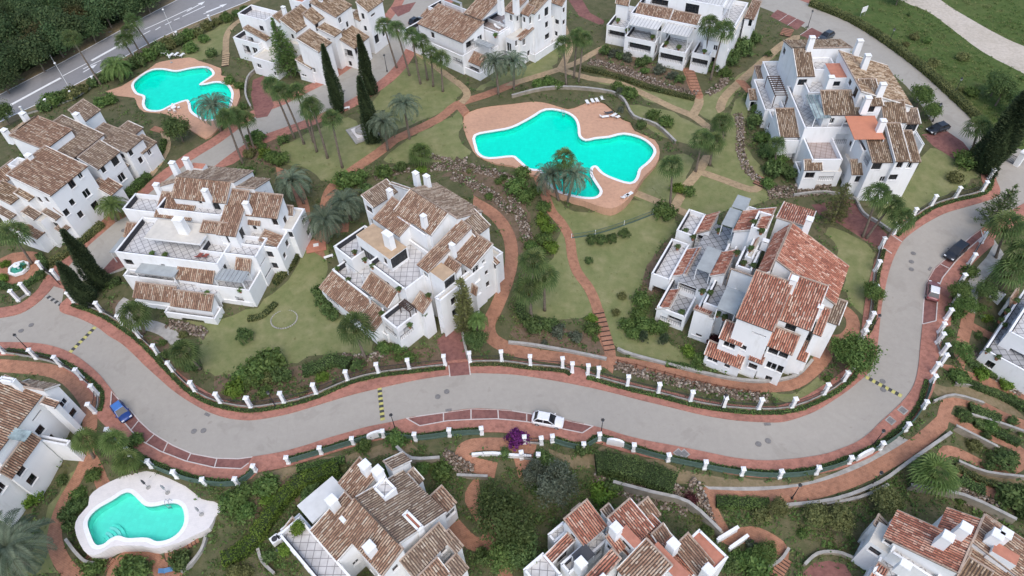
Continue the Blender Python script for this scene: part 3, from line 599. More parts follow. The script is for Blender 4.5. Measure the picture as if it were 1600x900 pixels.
def build_ground():
    grp = {}
    for r in R:
        pts = [gnd(x, y) for x, y in r['px']]
        r['w2'] = [(p.x, p.y) for p in pts]
        if r['name'] in ('lawn', 'garden_bed', 'sandy_bank', 'meadow'):            # ragged borders
            q = []; n = len(r['w2']); rj = random.Random(n*31+int(r['w2'][0][0]))
            for i in range(n):
                a, b = r['w2'][i], r['w2'][(i+1) % n]; L = math.hypot(b[0]-a[0], b[1]-a[1]); k = max(1, int(L/1.3)) if L < 60 else 1
                for j in range(k): q.append((a[0]+(b[0]-a[0])*j/k+rj.uniform(-.5, .5), a[1]+(b[1]-a[1])*j/k+rj.uniform(-.5, .5)))
            r['w2'] = q
        key = r.get('pad') or r.get('padkey')
        r['abs'] = None
        if key:
            if key not in PADZ: g = gnd(key[0], key[1]); PADZ[key] = g.z+key[2]+(0.5 if key[1] > 700 else 0.0)
            zf = PADZ[key]
            r['w2'] = [tuple(un(x, y, zf)[:2]) for x, y in r['px']]; r['abs'] = zf+r['dz']
    V = []; E = []
    def addline(pts, closed):
        n = len(pts); idx = []
        for i in range(n if closed else n-1):
            a = pts[i]; b = pts[(i+1) % n]; L = math.hypot(b[0]-a[0], b[1]-a[1]); k = max(1, int(L/3.0)) if L < 400 else 1
            for j in range(k):
                idx.append(len(V)); V.append((a[0]+(b[0]-a[0])*j/k, a[1]+(b[1]-a[1])*j/k))
        if not closed: idx.append(len(V)); V.append(pts[-1])
        m = len(idx)
        for i in range(m if closed else m-1): E.append((idx[i], idx[(i+1) % m]))
    for r in R:
        p = r['w2']
        if r['kind'] == 'area': addline(p, True)
        elif r['kind'] == 'strip':
            q = []
            for a in p:
                if not q or math.hypot(a[0]-q[-1][0], a[1]-q[-1][1]) > 0.25: q.append(a)
            r['w2'] = p = q; h = r['w']/2; L = []; Rr = []
            for i in range(len(p)):
                a = p[max(i-1, 0)]; b = p[min(i+1, len(p)-1)]; dx, dy = b[0]-a[0], b[1]-a[1]; l = math.hypot(dx, dy)+1e-9
                L.append((p[i][0]-dy/l*h, p[i][1]+dx/l*h)); Rr.append((p[i][0]+dy/l*h, p[i][1]-dx/l*h))
            addline(L, False); addline(Rr, False); addline([L[0], Rr[0]], False); addline([L[-1], Rr[-1]], False)
    for x in np.arange(-170, 171, 5.0):
        for y in np.arange(12, 250, 5.0): V.append((x+random.uniform(-1, 1), y+random.uniform(-1, 1)))
    for x, y in ((-3000, -1500), (3000, -1500), (3000, 4000), (-3000, 4000), (-600, -300), (600, -300), (600, 700), (-600, 700), (-250, -60), (250, -60), (250, 320), (-250, 320), (0, -60), (0, 320), (-250, 130), (250, 130)): V.append((x, y))
    ov, oe, of, *_ = delaunay_2d_cdt([Vector(v) for v in V], E, [], 0, 0.02)
    P = np.array([(v.x, v.y) for v in ov]); Fc = np.array([f for f in of if len(f) == 3]); C = P[Fc].mean(1)
    own = np.zeros(len(Fc), int)
    for i, r in enumerate(R):
        if r['kind'] == 'base': continue
        w = r['w2']; xs = [a[0] for a in w]; ys = [a[1] for a in w]; pad = r.get('w', 0)
        bb = (C[:, 0] > min(xs)-pad) & (C[:, 0] < max(xs)+pad) & (C[:, 1] > min(ys)-pad) & (C[:, 1] < max(ys)+pad)
        ii = np.where(bb)[0]
        if len(ii) == 0: continue
        m = inpoly(C[ii, 0], C[ii, 1], w) if r['kind'] == 'area' else distline(C[ii, 0], C[ii, 1], w) <= r['w']/2*1.0
        own[ii[m]] = i
    Z = np.array([hgt(p[0], p[1]) for p in P])
    out = {}
    for i, r in enumerate(R):
        fs = Fc[own == i]
        if len(fs) == 0: continue
        out[i] = fs
    return P, Z, out
GP, GZ, GF = build_ground()
def surf_mesh(name, fs, ztop, mat, skirt=0.6, flip=False):
    used, inv = np.unique(fs.ravel(), return_inverse=True); f2 = inv.reshape(fs.shape)
    V = [(GP[u][0], GP[u][1], float(ztop(u))) for u in used]; F = [tuple(int(k) for k in f) for f in f2]
    F = [f if ((V[f[1]][0]-V[f[0]][0])*(V[f[2]][1]-V[f[0]][1])-(V[f[2]][0]-V[f[0]][0])*(V[f[1]][1]-V[f[0]][1])) > 0 else f[::-1] for f in F]
    if skirt:
        ed = {}
        for f in F:
            for a, b in ((f[0], f[1]), (f[1], f[2]), (f[2], f[0])):
                k = (min(a, b), max(a, b)); ed.setdefault(k, []).append((a, b))
        low = {}
        for k, l in ed.items():
            if len(l) == 1:
                a, b = l[0]
                for q in (a, b):
                    if q not in low: low[q] = len(V); V.append((V[q][0], V[q][1], V[q][2]-skirt))
                F.append((a, low[a], low[b], b))
    me = bpy.data.meshes.new(name); me.from_pydata(V, [], F); me.materials.append(MATS[mat]); me.update()
    return me
POOL_ROOT = {}
def pool_root(i):
    if i not in POOL_ROOT:
        px = ((285,140), (885,240), (210,810))[i]; g = un(*px, PADZ[((270,140,0.1), (880,235,0.1), (215,790,0.1))[i]])
        o = empty('swimming_pool', (0, 0, 0)); POOL_ROOT[i] = o
        tag(o, ('turquoise free-form swimming pool beside the grey highway at the upper left', 'largest turquoise free-form swimming pool on salmon paving in the centre', 'pale green free-form swimming pool on a white terrace at the lower left')[i], 'swimming pool', 'free-form swimming pools')
    return POOL_ROOT[i]
for i, fs in GF.items():
    r = R[i]; nm = r['name']
    if nm == 'pool_basin':
        zf = r['abs']; rt = pool_root(r['pool'])
        deep = ((270, 140), (985, 245), (265, 815))[r['pool']]; dp = un(*deep, zf)
        def zb(u, zf=zf, dp=dp): return zf-1.35+0.25*math.sin(GP[u][0]*0.35)*0
        link('basin_floor', surf_mesh('basin_floor', fs, zb, r['mat'], 0), None, rt)
        link('water', surf_mesh('water', fs, lambda u, zf=zf: zf-0.12, 'pool_water_green' if r['pool'] == 2 else 'pool_water', 0), None, rt)
        # basin walls
        me = surf_mesh('basin_wall', fs, lambda u, zf=zf: zf+0.0, r['mat'], 1.4)
        bm = bmesh.new(); bm.from_mesh(me); bm.faces.ensure_lookup_table()
        bmesh.ops.delete(bm, geom=[f for f in bm.faces if len(f.verts) == 3], context='FACES'); bm.to_mesh(me); bm.free()
        link('basin_wall', me, None, rt)
        continue
    if nm == 'pool_coping':
        link('coping', surf_mesh('coping', fs, lambda u, z=r['abs']: z, r['mat'], 0.5), None, pool_root(r['pool'])); continue
    if r['abs'] is not None: me = surf_mesh(nm, fs, lambda u, z=r['abs']: z, r['mat'], 3.5)
    else: me = surf_mesh(nm, fs, lambda u, dz=r['dz']: GZ[u]+dz, r['mat'], 0.8 if nm not in ('garden_ground',) else 2.0)
    o = link(nm, me); o['kind'] = 'structure'
# ------------------------------------------------------------------ houses
def tile_roof_mesh(W, L, rise, rib=0.31, course=0.40, seed=0, over=0.22, light=0.0):
    """barrel tiles on a plane: x across (0..W), y down the slope (0..L in plan, falling by rise)"""
    r = np.random.default_rng(seed)
    W2 = W+2*over; SL = math.hypot(L+over, rise*(L+over)/max(L, 0.01)); nr = max(2, int(round(W2/rib))); rb = W2/nr
    nc = max(2, int(round(SL/course))); cs = SL/nc
    cy = (L+over)/SL; cz = -(rise*(L+over)/max(L, 0.01))/SL           # unit vector down the slope
    nyv, nzv = -cz, cy                                                 # plane normal in the y, z plane
    ang = np.linspace(math.pi, 0, 5); n5 = len(ang)
    V = []; F = []; Rn = []
    ii, jj = np.meshgrid(np.arange(nr), np.arange(nc), indexing='ij'); ii = ii.ravel(); jj = jj.ravel(); m = len(ii)
    x0 = -over+(ii+0.5)*rb+r.normal(0, 0.012, m); s0 = jj*cs; lift = r.normal(0, 0.008, m)
    ribn = r.random(nr); base = r.random(m)
    prev = base.reshape(nr, nc).copy()
    for j in range(1, nc):
        keep = r.random(nr) < 0.5; prev[keep, j] = prev[keep, j-1]*0.8+prev[keep, j]*0.2
    val = np.clip(prev.ravel()*0.95+ribn[ii]*0.08+light, 0, 1)
    rad = rb*0.5*0.70
    P = np.zeros((m, 2, n5, 3))
    for e, (ss, rr, lf) in enumerate(((s0-0.04, rad*0.80, 0.0), (s0+cs*0.98, rad*0.98, 0.035))):
        for k, a in enumerate(ang):
            x = x0+np.cos(a)*rr; h = np.sin(a)*rr*0.95+lf+lift
            P[:, e, k, 0] = x; P[:, e, k, 1] = ss*cy+h*nyv; P[:, e, k, 2] = ss*cz+h*nzv
    V = P.reshape(-1, 3); b = np.arange(m)*2*n5
    Fs = []
    for k in range(n5-1): Fs.append(np.stack([b+k, b+n5+k, b+n5+k+1, b+k+1], 1))
    Fq = np.concatenate(Fs); Rn = np.tile(val, n5-1)
    return V, Fq, Rn
HOUSES = []
class House:
    def __init__(s, label, yaw, base, tile, group='white houses with tiled roofs', name='apartment_house'):
        g = gnd(*base); s.z0 = g.z; s.yaw = math.radians(yaw); s.o = Vector((g.x, g.y, g.z)); s.tile = tile
        s.A = Vector((math.cos(s.yaw), math.sin(s.yaw), 0)); s.B = Vector((-math.sin(s.yaw), math.cos(s.yaw), 0))
        s.root = empty(name, s.o, s.yaw); tag(s.root, label, 'house', group)
        s.blocks = []; s.sides = []; s.k = 0; HOUSES.append(s); s.seed = len(HOUSES)*100
    def loc(s, px, py, z):
        p = un(px, py, s.z0+z)-s.o; return (p.dot(s.A), p.dot(s.B))
    def _rect(s, p1, z1, p2, z2):
        a1, b1 = s.loc(*p1, z1); a2, b2 = s.loc(*p2, z2); return a1, b1, a2, b2
    def _sides(s, x0, x1, y0, y1, zt, bot, mat='white_stucco'):
        # zt: function(x,y) -> top height
        for (p, q) in (((x0, y0), (x1, y0)), ((x1, y0), (x1, y1)), ((x1, y1), (x0, y1)), ((x0, y1), (x0, y0))):
            s.sides.append(dict(p=p, q=q, zp=zt(*p), zq=zt(*q), bot=bot, holes=[]))
    def flat(s, p1, p2, z, par=0.85, floor='terrace_tiles', sides='a-a+b-b+', bot=-3.5, inset=0.0, name='terrace_floor', thick=0.2, line='auto'):
        s.k += 1; z = z+0.004*s.k
        a1, b1, a2, b2 = s._rect(p1, z, p2, z); x0, x1 = min(a1, a2), max(a1, a2); y0, y1 = min(b1, b2), max(b1, b2)
        s._sides(x0, x1, y0, y1, lambda x, y: z, bot)
        m = MB(); m.add([(x0, y0, z), (x1, y0, z), (x1, y1, z), (x0, y1, z)], [(0, 1, 2, 3)]); m.obj(name, floor, s.root)
        if par:
            t = thick
            for sd, c, sz in (('a-', (x0+t/2, (y0+y1)/2), (t, y1-y0)), ('a+', (x1-t/2, (y0+y1)/2), (t, y1-y0)), ('b-', ((x0+x1)/2, y0+t/2), (x1-x0-2*t-0.006, t)), ('b+', ((x0+x1)/2, y1-t/2), (x1-x0-2*t-0.006, t))):
                if sd in sides:
                    e = MB(); e.box((c[0], c[1], z+par/2-0.02), (sz[0]+0.006, sz[1]+0.006, par+0.04)); e.box((c[0], c[1], z+par+0.03), (sz[0]+0.08, sz[1]+0.08, 0.06)); pp_ = e.obj('parapet', 'white_stucco', s.root)
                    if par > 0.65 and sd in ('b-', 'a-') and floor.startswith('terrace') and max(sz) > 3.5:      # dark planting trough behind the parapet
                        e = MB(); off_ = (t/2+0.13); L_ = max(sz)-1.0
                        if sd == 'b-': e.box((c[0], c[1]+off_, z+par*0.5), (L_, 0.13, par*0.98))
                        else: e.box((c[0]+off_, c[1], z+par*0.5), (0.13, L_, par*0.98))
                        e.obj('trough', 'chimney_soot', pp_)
        s.last = (x0, x1, y0, y1, z); return s
    def shed(s, p1, z1, p2, z2, ax, bot=-3.5, tile=None, walls=True, verge=True, light=0.0, name='roof'):
        """p1 a corner on the high edge, p2 the opposite corner on the low edge; ax 'a' or 'b' = slope direction"""
        s.k += 1; a1, b1, a2, b2 = s._rect(p1, z1, p2, z2); x0, x1 = min(a1, a2), max(a1, a2); y0, y1 = min(b1, b2), max(b1, b2)
        if ax == 'b': sg = 1 if b2 > b1 else -1; zt = lambda x, y: z1+(z2-z1)*((y-b1)/(b2-b1))
        else: sg = 1 if a2 > a1 else -1; zt = lambda x, y: z1+(z2-z1)*((x-a1)/(a2-a1))
        if walls: s._sides(x0, x1, y0, y1, lambda x, y: zt(x, y)-0.10, bot)
        W, L = (x1-x0, y1-y0) if ax == 'b' else (y1-y0, x1-x0)
        V, Fq, Rn = tile_roof_mesh(W, L, z1-z2, seed=s.seed+s.k, light=light)
        if ax == 'b':
            X = x0+V[:, 0] if sg < 0 else x1-V[:, 0]; Y = b1+sg*V[:, 1]
        else:
            Y = y0+V[:, 0] if sg > 0 else y1-V[:, 0]; X = a1+sg*V[:, 1]
        Z = z1+V[:, 2]
        fl = Fq if True else Fq
        me = np_mesh('roof', np.stack([X, Y, Z], 1), fl, Rn, tile or s.tile); r = link(name, me, None, s.root)
        # bed under the tiles, verges, ridge
        ov = 0.2; m = MB()
        def pt(u, v, dz):                               # u across 0..W, v down 0..L
            z = z1-(z1-z2)*v/L+dz
            if ax == 'b': return ((x0+u if sg < 0 else x1-u), b1+sg*v, z)
            return (a1+sg*v, (y0+u if sg > 0 else y1-u), z)
        q = [pt(-ov, 0, 0.0), pt(W+ov, 0, 0.0), pt(W+ov, L+ov, 0.0), pt(-ov, L+ov, 0.0)]; q2 = [(a, b, c-0.12) for a, b, c in q]
        m.add(q+q2, [(0, 1, 2, 3), (7, 6, 5, 4), (0, 4, 5, 1), (1, 5, 6, 2), (2, 6, 7, 3), (3, 7, 4, 0)]); m.obj('roof_bed', 'tile_mortar', r)
        wv_ = (s.seed//100*7+s.k*5) % 10 < 4
        if verge:
            for u in (-ov+0.04, W+ov-0.04):
                e = MB(); e.bar(Vector(pt(u, -0.02, 0.06)), Vector(pt(u, L+ov, 0.06)), 0.12 if wv_ else 0.1, 0.2 if wv_ else 0.16); e.obj('verge', 'verge_mortar' if wv_ else 'verge_tile', r)
            e = MB(); e.bar(Vector(pt(-ov, 0.0, 0.1)), Vector(pt(W+ov, 0.0, 0.1)), 0.2, 0.18); e.obj('ridge', 'verge_tile', r)
        s.last = (x0, x1, y0, y1, z2); return s
    def gable(s, p1, p2, z, zr, ax, bot=-3.5, tile=None):
        """p1, p2 opposite eave corners, ridge runs along ax"""
        a1, b1, a2, b2 = s._rect(p1, z, p2, z); x0, x1 = min(a1, a2), max(a1, a2); y0, y1 = min(b1, b2), max(b1, b2)
        W = s.o
        def px(a, b, zz): return proj(s.o+s.A*a+s.B*b+Vector((0, 0, zz)))
        if ax == 'a':
            ym = (y0+y1)/2; s.shed(px(x0, ym, zr), zr, px(x1, y0, z), z, 'b', bot, tile); s.shed(px(x0, ym, zr), zr, px(x1, y1, z), z, 'b', bot, tile)
        else:
            xm = (x0+x1)/2; s.shed(px(xm, y0, zr), zr, px(x0, y1, z), z, 'a', bot, tile); s.shed(px(xm, y0, zr), zr, px(x1, y1, z), z, 'a', bot, tile)
        return s
    def slab(s, p1, p2, z, mat, name='awning', thick=0.12, tilt=0.0, posts=True, ribs=0, legs=2.4):
        s.k += 1; z += 0.004*s.k
        a1, b1, a2, b2 = s._rect(p1, z, p2, z); x0, x1 = min(a1, a2), max(a1, a2); y0, y1 = min(b1, b2), max(b1, b2)
        m = MB(); m.add([(x0, y0, z), (x1, y0, z), (x1, y1, z+tilt), (x0, y1, z+tilt), (x0, y0, z-thick), (x1, y0, z-thick), (x1, y1, z+tilt-thick), (x0, y1, z+tilt-thick)], [(0, 1, 2, 3), (7, 6, 5, 4), (0, 4, 5, 1), (1, 5, 6, 2), (2, 6, 7, 3), (3, 7, 4, 0)])
        a = m.obj(name, mat, s.root)
        for i in range(ribs):
            e = MB(); x = x0+(x1-x0)*(i+0.5)/ribs; e.bar((x, y0, z+0.06), (x, y1, z+tilt+0.06), 0.07, 0.1); e.obj('rib', 'grey_metal', a)
        if posts:
            for (x, y) in ((x0+0.1, y0+0.1), (x1-0.1, y0+0.1), (x0+0.1, y1-0.1), (x1-0.1, y1-0.1)):
                e = MB(); e.box((x, y, z-thick-legs/2), (0.12, 0.12, legs)); e.obj('post', 'white_stucco', s.root)
        return s
    def pergola(s, p1, p2, z, n=8, mat='dark_wood', ax='a', legs=2.4):
        a1, b1, a2, b2 = s._rect(p1, z, p2, z); x0, x1 = min(a1, a2), max(a1, a2); y0, y1 = min(b1, b2), max(b1, b2)
        for i in range(n):
            e = MB(); t = (i+0.5)/n
            if ax == 'a': e.bar((x0, y0+(y1-y0)*t, z), (x1, y0+(y1-y0)*t, z), 0.12, 0.14)
            else: e.bar((x0+(x1-x0)*t, y0, z), (x0+(x1-x0)*t, y1, z), 0.12, 0.14)
            e.obj('slat', mat, s.root)
        for k in (0, 1):
            e = MB()
            if ax == 'a': x = x0+(x1-x0)*(0.08+0.84*k); e.bar((x, y0, z-0.15), (x, y1, z-0.15), 0.12, 0.14)
            else: y = y0+(y1-y0)*(0.08+0.84*k); e.bar((x0, y, z-0.15), (x1, y, z-0.15), 0.12, 0.14)
            e.obj('beam', mat, s.root)
        for (x, y) in ((x0+0.1, y0+0.1), (x1-0.1, y0+0.1), (x0+0.1, y1-0.1), (x1-0.1, y1-0.1)):
            e = MB(); e.box((x, y, z-0.2-legs/2), (0.12, 0.12, legs)); e.obj('post', mat, s.root)
        return s
    def chim(s, top, z, w=0.9, d=0.7, h=2.5, rot=0.0):
        """top: picture position of the middle of its cap, z the height of the cap"""
        a, b = s.loc(*top, z); M = Matrix.Rotation(rot, 3, 'Z')
        e = MB(); e.box((a, b, z-0.3-h/2), (w, d, h), M, 0.9); c = e.obj('chimney', 'white_stucco', s.root)
        e = MB(); e.box((a, b, z-0.22), (w*0.78, d*0.78, 0.2), M); e.obj('flue', 'chimney_soot', c)  # gap under the cap: its darkness is put into the block's colour
        e = MB(); e.box((a, b, z-0.06), (w*1.04, d*1.08, 0.14), M, 0.9); e.obj('cap', 'white_stucco', c)
        return s
    def win(s, px, py, w, h, kind='window', depth=0.22):
        d = ray(px, py); best = None
        da, db, dz = d.dot(s.A), d.dot(s.B), d.z; e = EYE-s.o; ea, eb, ez = e.dot(s.A), e.dot(s.B), e.z
        for sd in s.sides:
            (x0, y0), (x1, y1) = sd['p'], sd['q']; nx, ny = (y1-y0), -(x1-x0)
            den = da*nx+db*ny
            if den >= -1e-9: continue
            t = ((x0-ea)*nx+(y0-eb)*ny)/den
            if t <= 0: continue
            x, y, z = ea+da*t, eb+db*t, ez+dz*t; L = math.hypot(x1-x0, y1-y0); u = ((x-x0)*(x1-x0)+(y-y0)*(y1-y0))/L
            if u < 0 or u > L or z < sd['bot'] or z > max(sd['zp'], sd['zq'])+0.1: continue
            if best is None or t < best[0]: best = (t, sd, u, z, L)
        if best is None: return s
        t, sd, u, z, L = best; ztop = min(sd['zp'], sd['zq'])-0.12
        w = min(w, L-0.3)
        if w < 0.25: return s
        u0 = min(max(u-w/2, 0.12), L-w-0.12); v1 = min(z+h/2, ztop); v0 = v1-h
        for hh in sd['holes']:
            if u0 < hh[1]+0.08 and u0+w > hh[0]-0.08 and v0 < hh[3]+0.08 and v1 > hh[2]-0.08: return s
        sd['holes'].append((u0, u0+w, v0, v1, depth, kind)); return s
    def auto(s, prob=0.6, seed=1):
        """more windows on blank walls that the camera can see"""
        rr = random.Random(seed+s.seed); boxes = []
        for i in range(0, len(s.sides), 4):
            a, b = s.sides[i]['p'], s.sides[i+1]['q']; boxes.append((min(a[0], b[0]), max(a[0], b[0]), min(a[1], b[1]), max(a[1], b[1]), min(s.sides[i+k]['zp'] for k in range(4)), s.sides[i]['bot']))
        e = EYE-s.o; E3 = Vector((e.dot(s.A), e.dot(s.B), e.z)); zg = -0.3
        for sd in list(s.sides):
            (x0, y0), (x1, y1) = sd['p'], sd['q']; L = math.hypot(x1-x0, y1-y0); top = min(sd['zp'], sd['zq'])
            if L < 1.7 or sd['bot'] > 0: continue
            nx, ny = (y1-y0)/L, -(x1-x0)/L
            n = max(1, int(L/2.7))
            for st in range(6):
                vc = top-1.3-2.85*st
                if vc < zg+1.0: break
                for k in range(n):
                    u = L*(k+0.5)/n+rr.uniform(-.3, .3); x, y = x0+(x1-x0)*u/L+nx*0.06, y0+(y1-y0)*u/L+ny*0.06; P0 = Vector((x, y, vc)); D = E3-P0
                    if D.x*nx+D.y*ny <= 0: continue
                    if rr.random() > prob: continue
                    gp = s.o+s.A*x+s.B*y
                    if s.z0+vc-0.9 < hgt(gp.x, gp.y): continue
                    blocked = False
                    for off in (-0.75, 0.75):
                        for vz in (-0.8, 0.7):
                            Q = Vector((x+(x1-x0)/L*off, y+(y1-y0)/L*off, vc+vz)); t0 = 0.0
                            for (X0, X1, Y0, Y1, ZT, ZB) in boxes:
                                for tt in (0.0, 0.004, 0.01, 0.02, 0.035, 0.05, 0.08, 0.12):
                                    q = Q+D*tt
                                    if X0 < q.x < X1 and Y0 < q.y < Y1 and ZB < q.z < ZT: blocked = True; break
                                if blocked: break
                            if blocked: break
                        if blocked: break
                    if blocked: continue
                    w = rr.choice((0.8, 0.9, 1.1, 1.3, 1.6)); hgt_ = rr.choice((1.1, 1.2, 1.35)) if w < 1.5 else rr.choice((1.3, 2.0)); u0 = min(max(u-w/2, 0.25), L-w-0.25); v1 = min(vc+hgt_/2, top-0.15); v0 = v1-hgt_
                    if L-w < 0.6: continue
                    if any(u0 < h_[1]+0.45 and u0+w > h_[0]-0.45 and v0 < h_[3]+0.4 and v1 > h_[2]-0.4 for h_ in sd['holes']): continue
                    sd['holes'].append((u0, u0+w, v0, v1, 0.22, 'window'))
    def build(s):
        V = []; F = []
        def quad(*ps):
            b = len(V); V.extend(ps); F.append(tuple(range(b, b+len(ps))))
        for sd in s.sides:
            (x0, y0), (x1, y1) = sd['p'], sd['q']; L = math.hypot(x1-x0, y1-y0)
            if L < 0.02: continue
            ux, uy = (x1-x0)/L, (y1-y0)/L; nx, ny = uy, -ux
            P = lambda u, v, d=0.0: (x0+ux*u-nx*d, y0+uy*u-ny*d, v)
            zl = min(sd['zp'], sd['zq']); bot = sd['bot']
            us = sorted({0.0, L, *[h[0] for h in sd['holes']], *[h[1] for h in sd['holes']]}); vsx = sorted({bot, zl, *[h[2] for h in sd['holes']], *[h[3] for h in sd['holes']]})
            for i in range(len(us)-1):
                for j in range(len(vsx)-1):
                    cu, cv = (us[i]+us[i+1])/2, (vsx[j]+vsx[j+1])/2
                    if any(h[0] < cu < h[1] and h[2] < cv < h[3] for h in sd['holes']): continue
                    quad(P(us[i], vsx[j]), P(us[i+1], vsx[j]), P(us[i+1], vsx[j+1]), P(us[i], vsx[j+1]))
            if abs(sd['zp']-sd['zq']) > 1e-4:
                if sd['zp'] > sd['zq']: quad(P(0, zl), P(L, zl), P(0, sd['zp']))
                else: quad(P(0, zl), P(L, zl), P(L, sd['zq']))
            for (u0, u1, v0, v1, dep, kind) in sd['holes']:
                quad(P(u0, v0), P(u0, v1), P(u0, v1, dep), P(u0, v0, dep)); quad(P(u1, v1), P(u1, v0), P(u1, v0, dep), P(u1, v1, dep))
                quad(P(u0, v1), P(u1, v1), P(u1, v1, dep), P(u0, v1, dep)); quad(P(u1, v0), P(u0, v0), P(u0, v0, dep), P(u1, v0, dep))
                W = MB(); fw = 0.07; dp = dep-0.05
                def bx(ua, ub, va, vb, da, db, W=W):
                    W.add([P(ua, va, da), P(ub, va, da), P(ub, vb, da), P(ua, vb, da), P(ua, va, db), P(ub, va, db), P(ub, vb, db), P(ua, vb, db)], [(0, 1, 2, 3), (7, 6, 5, 4), (0, 4, 5, 1), (1, 5, 6, 2), (2, 6, 7, 3), (3, 7, 4, 0)])
                nm = {'window': 'window', 'door': 'glazed_door', 'loggia': 'loggia', 'garage': 'garage_door', 'slit': 'window', 'arch': 'loggia'}[kind]
                if kind == 'garage':
                    for i in range(5):
                        va = v0+(v1-v0)*i/5; bx(u0, u1, va+0.01, v0+(v1-v0)*(i+1)/5-0.01, dp, dp+0.04)
                    W.obj(nm, 'white_plastic', s.root); continue
                if kind != 'slit':
                    bx(u0, u1, v0, v0+fw, dp, dp+0.04); bx(u0, u1, v1-fw, v1, dp, dp+0.04); bx(u0, u0+fw, v0+fw, v1-fw, dp, dp+0.04); bx(u1-fw, u1, v0+fw, v1-fw, dp, dp+0.04)
                    if kind in ('window', 'door', 'loggia', 'arch') and (u1-u0) > 0.8:
                        nmul = max(1, int((u1-u0)/0.9))
                        for i in range(1, nmul+1):
                            uc = u0+(u1-u0)*i/(nmul+1); bx(uc-0.03, uc+0.03, v0+fw, v1-fw, dp+0.003, dp+0.043)
                    w = W.obj(nm, 'dark_wood' if (s.seed//100+int(u0*7)) % 3 == 0 else 'white_plastic' if (int(v0*5) % 2 == 0 and kind == 'window') else 'dark_metal', s.root)
                    g = MB(); g.add([P(u0, v0, dep-0.005), P(u1, v0, dep-0.005), P(u1, v1, dep-0.005), P(u0, v1, dep-0.005)], [(0, 1, 2, 3)]); g.obj('pane', 'window_glass', w)
                    if kind == 'window':
                        e = MB(); W2 = e
                        bx(u0-0.08, u1+0.08, v0-0.08, v0-0.003, -0.1, 0.05, W2); e.obj('sill', 'white_stucco', w)
                    if kind in ('loggia', 'arch'):
                        e = MB(); bx(u0+0.02, u1-0.02, v0+0.85, v0+0.9, -0.02, 0.03, e)
                        n = max(2, int((u1-u0)/0.35))
                        for i in range(n+1):
                            uc = u0+0.04+(u1-u0-0.08)*i/n; bx(uc-0.015, uc+0.015, v0+0.02, v0+0.85, -0.005, 0.02, e)
                        e.obj('railing', 'dark_metal', w)
                else:
                    g = MB(); g.add([P(u0, v0, dep-0.005), P(u1, v0, dep-0.005), P(u1, v1, dep-0.005), P(u0, v1, dep-0.005)], [(0, 1, 2, 3)]); g.obj('window', 'chimney_soot', s.root)
        me = bpy.data.meshes.new('wall'); me.from_pydata(V, [], F); me.materials.append(MATS['white_stucco']); me.update(); link('wall', me, None, s.root)
# --- house with the tan flat roof, centre
h = House('white stepped apartment house with a tan flat roof and big tiled terrace, centre', -45, (680,529), 'tile_brown')
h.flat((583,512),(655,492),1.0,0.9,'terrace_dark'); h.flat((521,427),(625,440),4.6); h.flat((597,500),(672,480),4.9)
h.shed((520.6,424),5.0,(584,517),3.6,'b'); h.shed((580.6,426),7.4,(607,479),5.9,'b'); h.shed((657.5,456.5),7.9,(661,487.5),6.7,'b',light=0.1)
h.flat((523,391),(600,378),6.9); h.flat((577,416),(692,415),8.3,floor='terrace_square'); h.flat((680,469),(757,420),8.0,0.6,'cream_roof')
h.flat((556,367),(636,386),11.0,0.0,'tan_roof',name='flat_roof'); h.flat((671,424),(711,425),10.8,0.0,'tan_roof',name='flat_roof')
h.flat((622,345),(672,372),11.3); h.shed((603,281),12.4,(583,323),11.4,'a',tile='tile_old')
h.shed((614,309),12.9,(624,368),11.4,'b'); h.shed((642.5,296),14.4,(674,366),12.6,'b'); h.shed((642.5,296),14.4,(752,330),12.2,'b',tile='tile_old')
h.shed((640,297),13.6,(612,286),12.2,'a',tile='tile_old')
h.shed((721,345),13.2,(669,424),10.9,'b'); h.shed((742,364),11.6,(737,419),10.0,'b'); h.shed((700,400),10.8,(712,425),10.1,'b')
h.shed((718,343),13.0,(764,352),11.6,'a',tile='tile_old'); h.flat((752,392),(786,398),6.4,0.5,'cream_roof'); h.shed((762,393),8.4,(775,412),7.6,'a'); h.shed((732,440),7.0,(744,456),6.2,'b')
for c in (((649,269),15.4,1.0,0.8),((666,274),15.3,1.0,0.8),((608,296),14.2,0.9,0.8),((661,336),15.2,0.9,0.8),((706,381),13.2,0.9,0.7)): h.chim(c[0],c[1],c[2],c[3])
h.chim((605,364),14.0,1.7,1.0,3.6); h.slab((540,410),(566,430),7.2,'pale_glass','skylight',0.1,0,True,2,2.2); h.slab((575,463),(598,480),6.6,'pale_glass','skylight',0.1,0,True,2,1.6)
h.pergola((622,474),(650,480),7.1,8,ax='b',legs=2.0)
for w in ((709,470,1.1,1.6),(711,488,1.1,1.6),(740,423,1.4,1.3),(746,436,1.2,1.3),(747,457,1.3,1.3),(760,426,0.8,0.9),(762,444,0.9,1.2),(727,425,0.7,1.0),(755,397,0.8,0.8),(773,416,0.9,1.3)): h.win(*w)
for w in ((610,513,2.6,1.9),(630,522,2.6,2.0),(520,470,3,1.4),(540,490,3,1.4)): h.win(*w,'loggia',1.4)
for w in ((578,402,5,2.2),(590,410,5,2.2),(622,405,4,2.2),(705,440,3,2.0)): h.win(*w,'door',0.2)
h.win(691,500,2.6,0.3,'slit'); h.win(693,519,4.2,2.2,'garage',0.4)
